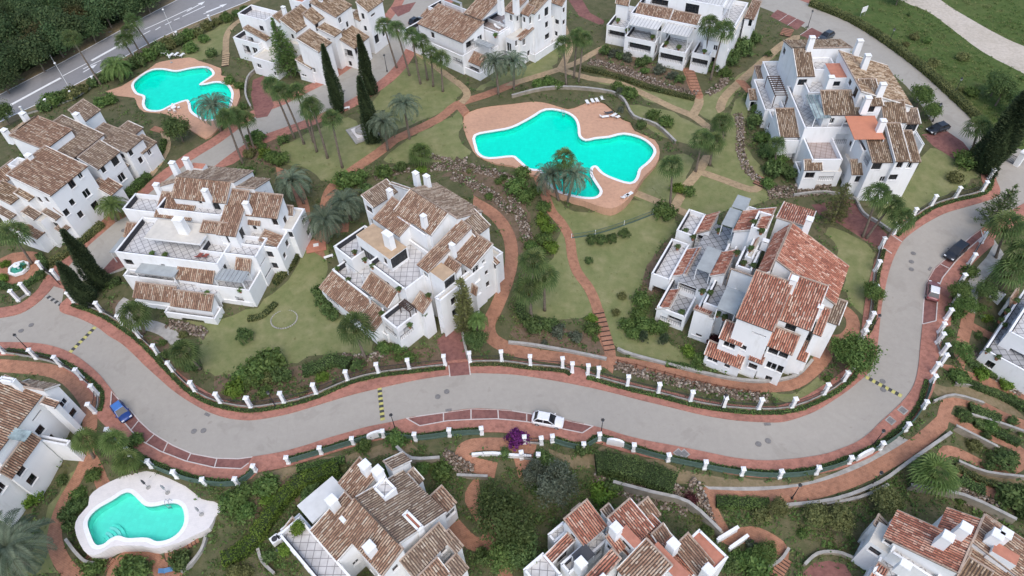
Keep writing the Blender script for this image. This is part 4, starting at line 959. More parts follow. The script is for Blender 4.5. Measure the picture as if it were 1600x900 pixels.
# --- house with the cream canopy
h = House('white stepped apartment house with a cream canopy and two brown sunbeds, left of centre', -13, (332,507), 'tile_brown')
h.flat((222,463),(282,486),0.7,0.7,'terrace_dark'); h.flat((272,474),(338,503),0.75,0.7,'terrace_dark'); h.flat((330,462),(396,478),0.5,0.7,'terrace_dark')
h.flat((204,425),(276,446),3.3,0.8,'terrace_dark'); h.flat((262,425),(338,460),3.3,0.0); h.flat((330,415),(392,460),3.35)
h.shed((214,441),4.2,(270,471),2.9,'b'); h.shed((272,453),4.1,(329,484),2.7,'b')
h.flat((226,345),(342,419),6.6); h.flat((335,368),(402,408),6.6); h.flat((390,350),(436,394),6.2,0.8); h.flat((405,320),(457,362),7.2,0.2,'cream_roof')
h.flat((215,308),(262,340),7.3); h.shed((281,408),6.3,(331,441),4.7,'b'); h.shed((371,402),6.9,(389,427),5.4,'b')
h.shed((200,348),5.6,(222,372),4.4,'b')
h.slab((224,407),(271,433),5.5,'grey_awning'); h.slab((345,419),(379,442),6.0,'grey_awning',ribs=7); h.slab((190,370),(236,402),4.2,'grey_awning')
h.flat((247,342),(312,381),9.2,0.0,'cream_roof',bot=8.9,name='canopy')
h.shed((255,300),11.4,(297,343),9.6,'b'); h.shed((362,296),12.6,(367,368),9.6,'b'); h.shed((319,345),10.3,(350,365),9.6,'b')
h.flat((272,300),(348,343),10.1,0.8); h.shed((277,276),14.0,(352,316),12.2,'b',light=0.05); h.shed((277,276),14.0,(394,267),11.8,'b',tile='tile_old')
h.shed((282,278),13.6,(250,290),12.0,'a',tile='tile_old'); h.shed((367,292),12.8,(420,280),11.0,'b',tile='tile_old'); h.shed((392,300),11.9,(432,340),10.2,'b')
h.flat((296,262),(322,256),12.9,0.0,'terracotta_slab',bot=10,name='flat_roof')
h.shed((378,336),9.4,(405,350),8.6,'b'); h.shed((414,360),7.6,(434,386),6.4,'a'); h.shed((436,320),8.9,(456,334),8.0,'b',tile='tile_old')
for c in (((268,253),15.2),((289,247),15.2),((243,287),12.6),((319,296),14.6),((383,316),12.6)): h.chim(*c,1.0,0.8)
h.chim((277,341),12.4,1.7,1.1,4.4)
for w in ((430,345,1.0,1.6),(438,357,0.9,1.2),(446,343,1.0,1.4),(453,363,1.0,1.3),(447,375,1.0,1.3),(438,380,0.9,1.2),(421,396,1.2,1.4),(445,399,0.9,1.1),(429,415,1.2,1.4),(398,356,0.7,0.9),(311,312,0.6,0.8)): h.win(*w)
for w in ((292,307,1.3,2.1),(338,322,1.3,2.1),(347,374,1.5,2.1),(379,364,1.3,2.1),(290,449,3.5,2.0)): h.win(*w,'door',0.25)
for w in ((352,475,4.0,1.9),(376,470,1.4,1.9),(245,485,4,1.4),(300,498,4,1.2),(235,452,5,1.5)): h.win(*w,'loggia',1.3)
for w in ((408,414,2.2,0.35),(417,431,2.4,0.5)): h.win(*w,'slit')
# --- red-roofed house
h = House('large white apartment house with a bright red tiled roof, right of centre', -32, (1152,589), 'tile_red')
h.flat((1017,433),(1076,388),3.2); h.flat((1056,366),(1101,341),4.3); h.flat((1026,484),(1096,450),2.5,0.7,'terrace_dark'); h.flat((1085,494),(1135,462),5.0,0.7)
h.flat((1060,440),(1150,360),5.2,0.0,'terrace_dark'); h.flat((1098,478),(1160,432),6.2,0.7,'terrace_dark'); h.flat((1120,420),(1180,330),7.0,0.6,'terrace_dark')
h.shed((1094.6,388),5.4,(1051,431),4.0,'a'); h.shed((1124,332),6.6,(1089,364),5.0,'a'); h.shed((1061,453),4.0,(1027,482),2.7,'a'); h.shed((1085,484),6.4,(1112,486),5.6,'b')
h.shed((1151,391),9.0,(1112,431),7.6,'a'); h.slab((1106,384),(1110,427),7.8,'grey_awning'); h.slab((1141,324),(1146.6,356),9.6,'grey_awning'); h.slab((1153,304),(1164,329),9.6,'grey_awning'); h.slab((1136,447),(1149,492),9.6,'grey_awning')
h.slab((1143,366),(1162,386),7.9,'grey_awning')
h.flat((1148,420),(1186,398),10.0,0.7); h.flat((1164,402),(1194,366),10.7,0.15,'cream_roof',name='flat_roof'); h.shed((1186,370),11.4,(1172,396),10.9,'a',bot=10)
h.shed((1143,421),10.4,(1176,440),9.4,'b'); h.shed((1212,326),13.0,(1148,361),10.6,'a'); h.flat((1172,360),(1207,342),12.2,0.7)
h.shed((1235,351),14.6,(1181,436),12.2,'a'); h.shed((1237,350),14.6,(1304,474),10.2,'a',tile='tile_red'); h.shed((1214,341),13.2,(1273,331),11.6,'b')
h.shed((1183,423),14.0,(1208,516),11.6,'b',light=0.06); h.shed((1237,428),13.2,(1266,515),10.8,'b',light=0.06); h.shed((1288,480),10.6,(1282,523),9.2,'b'); h.shed((1300,464),9.6,(1309,506),8.2,'b',tile='tile_old')
h.flat((1172,532),(1228,563),5.6,0.0,'cream_roof'); h.shed((1136,501),8.0,(1158,539),6.6,'b'); h.shed((1164,517),7.8,(1187,541),6.8,'b',bot=5); h.shed((1110,533),4.3,(1157,573),2.9,'b'); h.shed((1212,511),9.6,(1237,552),8.0,'b'); h.shed((1246,528),5.6,(1258,563),4.0,'b'); h.shed((1178,545),5.3,(1190,567),4.6,'b',bot=3)
for c in (((1266,341),16.2),((1242,434),15.0)): h.chim(*c,1.0,1.0,3.4)
h.chim((1197,375),12.4,1.0,0.7,1.6); h.chim((1283,478),12.2,0.8,0.8,2.6)
for w in ((1091,521,1.6,1.4),(1139,540,1.7,1.2),(1161,543,0.9,1.0),(1113,562,1.6,1.2),(1136,572,0.8,0.8),(1208,549,1.3,1.3),(1224,555,1.2,1.2),(1172,571,1.2,1.2),(1205,572,1.4,1.6),(1235,512,1.4,1.3),(1224,579,0.8,1.6),(1113,512,2.0,1.4)): h.win(*w)
for w in ((1048,499,3.4,1.8),(1069,513,1.1,1.8),(1030,455,2.4,1.6),(1105,375,3.4,1.7),(1070,446,2.8,1.6),(1118,452,1.4,2.0)): h.win(*w,'loggia',1.2)
h.win(1186,523,1.9,0.3,'slit')
# --- house with the orange awning, upper right
h = House('white stepped house with golden tiled roof and orange awning, upper right', -4, (1340,305), 'tile_gold')
h.flat((1176,130),(1225,178),4.6); h.flat((1190,102),(1240,150),6.4); h.flat((1240,258),(1268,284),1.6,0.8,'terrace_dark'); h.flat((1258,246),(1316,268),3.6,0.0,'cream_roof'); h.flat((1246,205),(1314,256),5.2,0.9,'terrace_rose')
h.flat((1228,140),(1330,205),7.6,0.8); h.flat((1318,186),(1386,242),7.4,0.8); h.flat((1200,178),(1255,225),4.6,0.7)
h.shed((1212,170),7.8,(1248,213),6.0,'b'); h.shed((1180,103),5.6,(1210,125),5.0,'b',tile='tile_old'); h.shed((1257,250),5.8,(1284,264),4.9,'b'); h.shed((1170,140),4.8,(1186,155),4.2,'b')
h.flat((1246,115),(1296,150),9.4,0.7); h.shed((1283,142),12.2,(1345,178),10.4,'b'); h.flat((1262,96),(1306,114),11.2,0.7); h.flat((1289,99),(1326,121),12.8,0.0,'terracotta_slab',name='flat_roof')
h.shed((1240,76),14.0,(1272,118),11.8,'b'); h.shed((1240,76),14.0,(1312,62),12.4,'b'); h.shed((1311,80),14.2,(1424,166),11.0,'a'); h.shed((1322,88),13.6,(1346,128),12.6,'b')
h.shed((1342,124),14.0,(1379,164),12.6,'b'); h.shed((1378,158),12.0,(1416,190),10.2,'b'); h.shed((1385,193),11.4,(1421,251),9.2,'b'); h.shed((1352,205),10.2,(1437,252),8.5,'b');  h.shed((1412,170),10.0,(1437,192),9.0,'b',tile='tile_old')
h.flat((1320,240),(1390,268),4.4,0.0,'cream_roof'); h.flat((1418,195),(1442,230),6.0,0.6); h.shed((1330,250),6.0,(1356,271),4.8,'b')
h.slab((1319,185),(1383,217),10.2,'orange_awning',tilt=0.5); h.slab((1258,150),(1299,184),10.2,'pale_glass','conservatory_roof',0.1,0.3,True,4); h.pergola((1198,118),(1232,150),9.0,10)
for c in (((1270,57),16.6),((1345,62),16.2),((1357,85),16.0),((1381,130),15.6),((1358,151),14.6),((1300,119),14.6),((1381,187),12.8)): h.chim(*c,1.1,0.9,3.0)
for w in ((1369,256,1.6,1.5),(1406,257,1.0,1.3),(1420,259,1.0,1.2),(1342,280,1.3,1.4),(1379,280,1.0,1.2),(1361,171,1.2,1.2),(1307,131,1.3,1.0),(1420,200,2.0,1.6),(1395,277,1.4,1.2)): h.win(*w)
for w in ((1282,272,4.2,1.9),(1345,228,5.0,1.9),(1320,217,2.2,2.2),(1232,246,2.6,1.8),(1180,165,2.4,1.8)): h.win(*w,'loggia',1.3)
h.win(1278,142,1.6,2.0,'door'); h.win(1317,273,2.2,0.35,'slit')
# --- long house at the left edge
h = House('long white terraced house with weathered brown roofs at the left edge', -24, (141,341), 'tile_old')
h.flat((10,330),(120,300),5.5,0.0,'cream_roof'); h.flat((110,340),(220,245),3.2,0.0,'cream_roof')
S = [((70,229),12.4,(78,305),10.2,'tile_brown'),((58,182),13.2,(70,233),12.0,'tile_brown'),((97,181),11.8,(112,248),9.6,None),((130,156),11.2,(133,188),9.6,None),((156,220),9.8,(152,264),8.2,None),((162,193),9.2,(197,237),7.8,None),((200,190),8.0,(206,213),7.2,None),((222,211),6.6,(223,239),5.6,None),((161,274),5.9,(172,305),4.4,'tile_brown'),((135,276),7.0,(128,300),6.0,None),((78,322),6.2,(86,343),5.2,None),((100,313),6.8,(97,334),5.8,'tile_brown'),((45,323),7.0,(52,342),6.0,None),((32,345),4.0,(57,372),2.8,'tile_brown'),((3,322),7.0,(14,342),6.0,None),((99,347),3.4,(97,363),2.8,None),((37,290),9.6,(44,313),8.6,'tile_gold'),((3,283),10.0,(16,318),8.6,'tile_gold'),((20,250),11.0,(-4,290),9.6,'tile_brown')]
for a, z1, b, z2, t in S: h.shed(a, z1, b, z2, 'a', tile=t)
h.shed((58,182),13.2,(12,208),11.4,'a',tile='tile_gold'); h.shed((187,250),5.6,(180,274),4.8,'a',bot=4.4)
h.flat((15,262),(60,258),10.4,0.6)
for c in (((5,202),14.4),((34,176),14.2),((43,241),13.2),((118,177),12.6)): h.chim(*c,1.1,0.9,2.6)
for w in ((111,285,1.2,1.5),(136,302,1.4,1.6),(149,321,1.4,1.5),(113,316,0.9,1.2),(104,332,1.0,1.3),(126,335,1.0,1.3),(72,368,1.0,1.2),(52,377,0.9,1.2),(62,312,1.0,1.3),(73,312,0.9,1.2),(191,277,1.5,1.7),(180,251,1.5,1.7),(144,227,0.9,1.2),(124,271,0.9,1.1),(162,265,0.9,1.2),(205,239,0.9,1.1),(234,238,0.9,1.2),(220,250,0.9,1.3),(171,192,1.1,2.0),(117,250,1.0,1.0),(88,352,1.4,1.4),(162,308,2.0,1.8)): h.win(*w)
# --- house with the tall conifer, upper left
h = House('white village-style house with an arched window behind the tall conifer, upper left', -30, (488,125), 'tile_gold')
h.flat((373,27),(437,24),8.2); h.flat((366,64),(430,58),4.4); h.flat((392,92),(470,72),3.6,0.5,'cream_roof'); h.flat((428,60),(560,16),7.0,0.0,'cream_roof'); h.flat((500,90),(575,45),2.5,0.0,'cream_roof')
for a, z1, b, z2 in (((484,46),9.8,(497,81),8.0),((490,10),11.8,(491,37),10.2),((470,8),11.4,(462,50),9.4),((510,-14),13.0,(524,26),11.0),((580,-14),11.6,(574,18),10.0),((548,40),6.9,(553,75),5.2),((507,36),8.9,(522,57),7.9),((559,15),8.4,(561,32),7.6),((473,85),4.8,(485,107),3.6),((387,40),7.6,(415,63),6.0),((455,63),6.4,(462,81),5.2),((440,16),11.0,(437,34),10.0)): h.shed(a, z1, b, z2, 'a')
h.flat((452,2),(492,-6),10.6,0.4,'terracotta_slab'); h.chim((442,10),12.6); h.chim((500,-2),13.2)
for w in ((496,42,1.1,1.7),(457,57,0.8,1.1),(491,110,0.8,1.2),(552,12,0.8,1.2),(543,38,0.8,1.3),(583,23,1.6,0.5),(410,28,0.8,1.8),(430,115,0.7,0.9),(475,118,1.4,0.6),(450,112,0.7,0.9)): h.win(*w)
for w in ((534,30,3.0,2.6),(386,78,2.0,2.2),(392,62,1.6,1.6),(545,84,2.2,2.0),(556,80,1.6,2.0)): h.win(*w,'arch',0.9)
# --- house with the green turf patch, top centre left
h = House('white house with rosy terraces and three white sunbeds, top centre', -43, (835,93), 'tile_brown')
h.flat((703,72),(750,121),0.8,0.8,'terrace_dark'); h.flat((688,20),(723,94),3.5,0.8,'terrace_dark'); h.flat((715,60),(790,70),3.4,0.8,'terrace_dark'); h.flat((690,4),(779,60),6.0,0.7,'terrace_rose'); h.flat((745,42),(822,30),6.0,0.7,'terrace_rose')
h.flat((790,58),(874,20),6.3,0.0,'cream_roof'); h.flat((850,48),(836,92),0.9,0.8)
h.flat((672,38),(697,44),3.9,0.0,'artificial_turf',bot=3.4)
h.shed((685.5,6.5),8.6,(723,66),6.9,'b'); h.shed((760,-16),11.6,(752,30),9.2,'b',bot=8.9); h.shed((812,-10),12.0,(802,21),10.4,'b'); h.shed((845,-14),12.2,(835,21),10.4,'b',tile='tile_gold'); h.shed((870,-12),11.0,(878,8),9.6,'b'); h.shed((830,38),7.2,(814,62),6.2,'b'); h.shed((737,79),3.9,(752,103),2.6,'b'); h.shed((668,14),6.0,(672,30),5.2,'b'); h.shed((825,7),11.2,(826,24),10.2,'b')
h.slab((737,63),(773,70),5.6,'grey_awning',ribs=6); h.slab((690,-6),(722,4),8.6,'grey_awning')
for c in (((782,-4),13.6),((806,-4),13.8)): h.chim(*c,1.2,1.0,3.4)
for w in ((798,28,0.9,1.4),(809,29,0.8,1.3),(816,30,0.8,1.3),(828,32,0.9,1.7),(843,27,0.8,1.3),(854,18,1.4,1.9),(819,66,1.0,1.5),(807,67,0.8,1.4),(791,72,1.4,2.0)): h.win(*w)
for w in ((772,33,3.0,2.2),(735,70,2.6,2.0),(718,92,3.0,1.6),(738,108,3.4,1.4)): h.win(*w,'loggia',1.2)
# --- house with white slatted pergolas, top right of centre
h = House('white terraced house with white ribbed pergola roofs behind rubble banks, top', -29, (1067,108), 'tile_brown')
h.flat((973,13),(978,51),3.3); h.flat((999,32),(1023,73),3.3); h.flat((1052,48),(1070,89),3.3); h.flat((1103,51),(1108,94),3.3); h.flat((1000,60),(1022,87),0.2,0.6,'terrace_dark'); h.flat((1052,76),(1068,104),0.2,0.6,'terrace_dark'); h.flat((985,26),(1168,10),6.6,0.8); h.flat((1100,62),(1170,12),6.4,0.0,'cream_roof'); h.flat((1010,-8),(1150,-20),9.6,0.5)
h.shed((1000,5),8.4,(1044,31),7.0,'b'); h.shed((1054,16.5),8.4,(1087,43),7.0,'b'); h.shed((1177,0),8.0,(1177,30),6.8,'b'); h.shed((965,-6),8.4,(982,6),7.4,'b')
h.slab((995,19),(1028,47),6.7,'pale_awning','pergola_roof',0.1,0.3,True,9,2.6); h.slab((1044,33),(1076,58),6.7,'pale_awning','pergola_roof',0.1,0.3,True,9,2.6); h.slab((1113,-8),(1141,14),9.6,'pale_awning','pergola_roof',0.1,0.3,True,8)
for w in ((963,53,4.0,1.6),(999,73,5.2,1.8),(1047,89,5.2,1.8),(1088,97,4.2,1.7),(1113,96,1.2,2.0),(1030,5,4.0,1.8),(1000,50,5,1.8),(1058,60,5,2)): h.win(*w,'loggia',1.3)
h.win(1082,9,3.0,2.2,'door'); h.win(1160,12,0.8,2.0); h.win(1176,32,0.7,1.5); h.win(1187,15,0.6,1.4)
# --- house at the lower left edge
h = House('white house with a long brown roof at the lower left edge', -14, (128,643), 'tile_brown')
h.shed((8,588),10.6,(-12,714),8.0,'a'); h.shed((22,602),9.4,(90,602),7.9,'b',tile='tile_old'); h.shed((45,676),6.0,(14,744),4.8,'a'); h.shed((70,622),8.0,(84,636),7.4,'a')
h.flat((5,590),(22,600),11.0,0.3); h.flat((40,690),(-30,790),4.6,0.4,'cream_roof'); h.flat((66,683),(108,700),3.0,0.6); h.slab((20,668),(38,690),8.0,'pale_glass','skylight',0.1,0,False)
for w in ((63,672,1.2,1.4),(80,687,1.2,1.4),(32,735,1.3,1.5),(50,749,1.3,1.5),(2,762,1.2,1.5),(100,629,1.2,1.2),(114,645,1.2,1.2)): h.win(*w)
h.win(58,649,1.8,0.3,'slit')
# --- house at the bottom, left of centre
h = House('big brown-roofed white house with a white canopy and tiled terrace, bottom left of centre', -46, (700,805), 'tile_brown')
h.flat((470,812),(560,985),5.4,0.8,'terrace_square'); h.flat((530,806),(604,905),6.6,0.7,'terrace_square')
h.shed((563,716),10.0,(556,780),8.6,'b'); h.shed((540,770),8.8,(528,874),7.2,'b'); h.shed((556,779),10.4,(598,897),8.8,'b'); h.shed((556,779),10.4,(694,801),7.4,'b',tile='tile_old')
h.flat((464,790),(543,769),7.4,0.0,'pale_awning',bot=7.1,name='canopy')
h.shed((600,722),9.3,(640,720),7.8,'b',tile='tile_old'); h.shed((685,818),8.2,(645,899),6.8,'a',tile='tile_old'); h.shed((682,872),6.6,(662,932),5.2,'a'); h.shed((689,760),6.0,(694,801),5.0,'a',tile='tile_brown'); h.shed((645,732),7.0,(653,755),6.4,'a',tile='tile_old'); h.shed((712,866),5.6,(712,905),4.6,'a',tile='tile_old'); h.shed((458,809),3.4,(451,833),2.6,'b'); h.shed((700,828),7.0,(712,862),6.0,'a',tile='tile_old')
h.flat((584,764),(620,766),9.6,0.5); h.flat((629,806),(662,824),9.2,0.25,'terracotta_slab')
h.flat((440,830),(500,840),1.5,0.5,'terrace_rose')
for c in (((569,725),11.8),((589,734),11.8),((517,780),10.6),((576,853),11.0)): h.chim(*c,1.2,1.2,2.4)
h.chim((535,811),9.4,0.9,0.5,1.6)
for w in ((698,868,1.4,0.7),(703,804,1.6,1.4),(712,800,0.9,1.5)): h.win(*w)
# --- house at the bottom, right of centre
h = House('white house with a red and cream streaked tiled roof and dark awning, bottom centre', -53, (880,900), 'tile_red')
h.flat((818,893),(878,902),4.2,0.7); h.flat((876,884),(950,846),5.2,0.7); h.flat((856,838),(890,830),4.0,0.6)
h.shed((916,782),8.6,(912,850),7.4,'a'); h.shed((983,780),9.4,(986,853),8.4,'a'); h.shed((1011,778),8.0,(1004,826),7.0,'a',tile='tile_brown'); h.shed((888,834),5.8,(861,880),4.8,'b'); h.shed((957,859),9.6,(924,920),7.9,'b'); h.shed((1011,843),10.0,(1004,930),8.6,'b',tile='tile_brown',light=0.12); h.shed((1074,834),7.6,(1092,901),6.6,'a',tile='tile_brown'); h.shed((1035,819),7.8,(1030,851),7.0,'a',tile='tile_brown'); h.shed((957,830),9.2,(965,862),8.4,'a'); h.shed((950,788),7.4,(946,806),7.0,'a',tile='tile_old'); h.shed((905,788),7.8,(898,806),7.0,'a',tile='tile_old')
h.flat((1028,846),(1063,912),9.6,0.0,'terracotta_slab',name='flat_roof'); h.flat((978,820),(991,857),9.7,0.0,'terracotta_slab',name='flat_roof'); h.flat((1092,828),(1114,895),6.4,0.2,'terracotta_slab',name='flat_roof')
h.slab((893,867),(930,866),7.4,'dark_fabric'); h.shed((1000,786),7.3,(1040,935),6.5,'a')
for c in (((963,823),11.4),((1053,848),10.4),((1108,889),10.0),((908,878),8.6)): h.chim(*c,1.2,1.1,2.6)
h.chim((945,905),10.6,1.3,0.8,2.2)
# --- house at the bottom right corner
h = House('white house with a red-brown tiled roof and four chimneys, bottom right corner', -43, (1380,880), 'tile_red')
h.flat((1358,846),(1408,836),6.4,0.0,'cream_roof'); h.flat((1396,850),(1462,912),6.6,0.6); h.flat((1362,895),(1410,890),4.4,0.4)
h.shed((1498,894),9.8,(1404,800),7.8,'a'); h.shed((1519,846),9.9,(1482,796),8.6,'a'); h.shed((1537,806),9.8,(1602,908),8.4,'a',tile='tile_brown'); h.shed((1516,872),9.6,(1532,920),8.4,'b',tile='tile_gold'); h.shed((1374,880),5.0,(1370,918),4.0,'b'); h.shed((1372,805),6.0,(1378,830),5.4,'a',tile='tile_old')
h.shed((1540,806),8.5,(1570,935),8.0,'a',tile='tile_brown'); h.flat((1556,846),(1588,884),10.2,0.0,'terracotta_slab',name='flat_roof')
for c in (((1511,823),12.0),((1483,837),11.8),((1561,834),11.8),((1574,832),11.8)): h.chim(*c,1.2,1.1,2.6)
h.chim((1416,882),9.0,1.2,0.8,2.0)
for w in ((1392,842,0.8,0.9),(1399,846,0.9,1.4),(1388,884,1.6,0.9),(1400,886,1.0,1.6)): h.win(*w)
# --- house at the right edge
h = House('white terraced house with potted hedge along its parapet at the right edge', -47, (1545,565), 'tile_brown')
h.flat((1596,458),(1640,608),3.0,0.8,'terrace_dark'); h.flat((1612,462),(1665,570),5.6,0.7); h.shed((1592,446),4.6,(1578,474),3.6,'a'); h.flat((1552,455),(1570,462),3.0,0.3)
for w in ((1552,538,3.0,1.6),(1592,558,3.0,1.6)): h.win(*w,'loggia',1.2)
h.win(1573,468,0.9,0.8)
for i, h in enumerate(HOUSES): h.auto((0.28, 0.3, 0.25, 0.42, 0.25, 0.5, 0.45, 0.35, 0.25, 0.4, 0.5, 0.5, 0.5)[i])
for h in HOUSES: h.build()
# ------------------------------------------------------------------ leaves, plants
def leaf_cloud(n_clump, per, size, radii, seed, squash=0.0, clump_r=0.45, hollow=0.55, bottom=-0.35):
    """leaf faces in clumps spread over a lumpy ellipsoid; returns V, F, rnd"""
    r = np.random.default_rng(seed)
    d = r.normal(size=(n_clump, 3)); d /= np.linalg.norm(d, axis=1)[:, None]
    d[:, 2] = np.where(d[:, 2] < bottom, -d[:, 2]*0.6, d[:, 2])
    lump = 0.82+0.25*np.sin(d[:, 0]*3.1+seed)*np.cos(d[:, 1]*2.7+seed*1.7)+0.12*np.sin(d[:, 2]*5+seed)
    rad = (hollow+(1-hollow)*r.random(n_clump)**0.4)*lump
    C = d*rad[:, None]*np.array(radii); cv = r.random(n_clump)
    R3 = np.mean(radii)
    P = np.repeat(C, per, 0)+r.normal(size=(n_clump*per, 3))*clump_r*R3*0.33; N = len(P)
    nrm = np.repeat(d, per, 0)+r.normal(size=(N, 3))*0.75+np.array([0, 0, 0.35]); nrm /= np.linalg.norm(nrm, axis=1)[:, None]
    t = np.cross(nrm, r.normal(size=(N, 3))); t /= np.linalg.norm(t, axis=1)[:, None]; b = np.cross(nrm, t)
    s = size*(0.6+0.8*r.random(N)); w = s*0.55
    V = np.stack([P-t*s[:, None], P+b*w[:, None], P+t*s[:, None], P-b*w[:, None]], 1).reshape(-1, 3)
    F = np.arange(4*N).reshape(N, 4)
    val = np.clip(np.repeat(cv, per)*0.6+r.random(N)*0.4+0.0, 0, 1)
    return V, F, val
def limbs(mb, h, spread, n, r0, seed, h0=0.5):
    rr = random.Random(seed)
    for i in range(n):
        a = 2*math.pi*i/n+rr.uniform(-.4, .4); e = rr.uniform(0.5, 0.95)
        p0 = (0, 0, h*h0*rr.uniform(0.8, 1.1)); p1 = (math.cos(a)*spread*0.35, math.sin(a)*spread*0.35, h*(h0+0.22)); p2 = (math.cos(a)*spread*e, math.sin(a)*spread*e, h*rr.uniform(h0+0.2, 0.95))
        mb.tube([p0, p1, p2], [r0*0.55, r0*0.4, r0*0.12], 5)
PROTO = {}
def proto(name, parts):
    """a hidden-nowhere prototype: keeps meshes, things are made with place()"""
    PROTO[name] = parts
USED = []
def place(kind, loc, s, rz=None, name=None):
    nm, parts = PROTO[kind]
    o = empty(name or nm, loc, random.uniform(0, 6.28) if rz is None else rz); o.scale = s if isinstance(s, tuple) else (s, s, s)
    for (pn, me) in parts:
        c = bpy.data.objects.new(pn, me); COL.objects.link(c); c.parent = o
    return o
def mk_tree(key, name, H, R, mat, n_clump, per, size, seed, trunk=True, rz=0.75, bark='bark'):
    V, F, v = leaf_cloud(n_clump, per, size, (R, R, R*rz), seed)
    V[:, 2] += H-R*rz*0.9
    crown = np_mesh('crown', V, F, v, mat)
    mb = MB(); rr = random.Random(seed); mb.tube([(0, 0, -0.4), (rr.uniform(-.1, .1), rr.uniform(-.1, .1), H*0.3), (rr.uniform(-.2, .2), rr.uniform(-.2, .2), H*0.62)], [0.05*H**0.6+0.06, 0.04*H**0.6+0.04, 0.06], 7); limbs(mb, H, R*0.8, 6, 0.05*H**0.6+0.05, seed, 0.42)
    proto(key, (name, [('trunk', mb.mesh('trunk', bark)), ('crown', crown)]))
for k in range(4): mk_tree('wood%d' % k, 'woodland_tree', 7.0, 4.0, 'leaf_wood', 150, 34, 0.26, 40+k)
mk_tree('woodautumn', 'woodland_tree', 7.0, 3.6, 'leaf_autumn', 130, 32, 0.26, 47)
mk_tree('tree_green', 'broadleaf_tree', 6.0, 3.0, 'leaf_mid', 120, 30, 0.2, 51); mk_tree('tree_olive', 'broadleaf_tree', 5.0, 2.6, 'leaf_olive', 120, 28, 0.19, 52)
leafmat('leaf_light', (0.060, 0.092, 0.030), (0.105, 0.155, 0.048), (0.175, 0.225, 0.080)); mk_tree('tree_light', 'broadleaf_tree', 6.0, 3.0, 'leaf_light', 110, 30, 0.17, 57); mk_tree('tree_grey', 'broadleaf_tree', 6.0, 3.0, 'leaf_grey', 130, 26, 0.17, 53); mk_tree('tree_bright', 'broadleaf_tree', 3.6, 1.8, 'leaf_bright', 80, 26, 0.18, 54); mk_tree('tree_dark', 'broadleaf_tree', 6.0, 3.0, 'leaf_dark', 120, 30, 0.2, 55)
def mk_shrub(key, name, mat, seed, n=46, per=22, size=0.13, rz=0.75, cr=0.5):
    V, F, v = leaf_cloud(n, per, size, (1, 1, rz), seed, clump_r=cr, hollow=0.6); V[:, 2] += rz*0.62
    mb = MB()
    for i in range(5):
        a = i*1.26+seed; mb.tube([(0.05*math.cos(a), 0.05*math.sin(a), -0.2), (0.3*math.cos(a), 0.3*math.sin(a), rz*0.5), (0.55*math.cos(a), 0.55*math.sin(a), rz*1.0)], [0.05, 0.035, 0.012], 4)
    proto(key, (name, [('stem', mb.mesh('stem', 'bark')), ('foliage', np_mesh('foliage', V, F, v, mat))]))
for i, (k, m) in enumerate((('dark', 'leaf_dark'), ('mid', 'leaf_mid'), ('bright', 'leaf_bright'), ('olive', 'leaf_olive'), ('grey', 'leaf_grey'), ('red', 'leaf_red'), ('purple', 'leaf_purple'))):
    for v in range(2): mk_shrub('shrub_%s%d' % (k, v), 'shrub', m, 60+i*3+v)
mk_shrub('ball0', 'clipped_shrub', 'leaf_dark', 90, 110, 26, 0.075, 0.95, 0.22)
mk_shrub('egg0', 'clipped_shrub', 'leaf_cypress', 91, 110, 26, 0.075, 1.9, 0.22)
def mk_spindle(key, name, H, R, mat, n, size, seed, cone=0.5):
    r = np.random.default_rng(seed); t = r.random(n)**0.9; a = r.random(n)*6.283
    prof = np.sin(np.clip(t*0.92+0.08, 0, 1)**cone*math.pi)**0.75*R*(0.8+0.25*np.sin(a*3+t*9)); rad = prof*(0.78+0.3*r.random(n))
    P = np.stack([np.cos(a)*rad, np.sin(a)*rad, t*H], 1); d = np.stack([np.cos(a), np.sin(a), 0.9+0*a], 1)+r.normal(size=(n, 3))*0.3; d /= np.linalg.norm(d, axis=1)[:, None]
    side = np.cross(d, r.normal(size=(n, 3))); side /= np.linalg.norm(side, axis=1)[:, None]; s = size*(0.6+0.8*r.random(n))
    V = np.stack([P-side*s[:, None]*0.35, P+d*s[:, None]*0.3, P+side*s[:, None]*0.35, P+d*s[:, None]*1.5], 1).reshape(-1, 3)
    F = np.arange(4*n).reshape(n, 4)[:, [0, 1, 2, 3]]
    core = MB(); zs = np.linspace(0.02, 0.98, 14); core.lathe((0, 0, 0), [(max(0.02, 0.72*R*math.sin((z*0.92+0.08)**cone*math.pi)**0.75), z*H) for z in zs], 10)
    mb = MB(); mb.tube([(0, 0, -0.5), (0, 0, H*0.4)], [0.18, 0.08], 6)
    proto(key, (name, [('trunk', mb.mesh('trunk', 'bark')), ('crown_core', core.mesh('crown_core', 'hedge_core', True)), ('crown', np_mesh('crown', V, F, r.random(n), mat))]))
mk_spindle('cypress0', 'cypress_tree', 14, 1.3, 'leaf_cypress', 9000, 0.22, 101, 0.55); mk_spindle('cypress1', 'cypress_tree', 14, 1.2, 'leaf_cypress', 9000, 0.22, 102, 0.5)
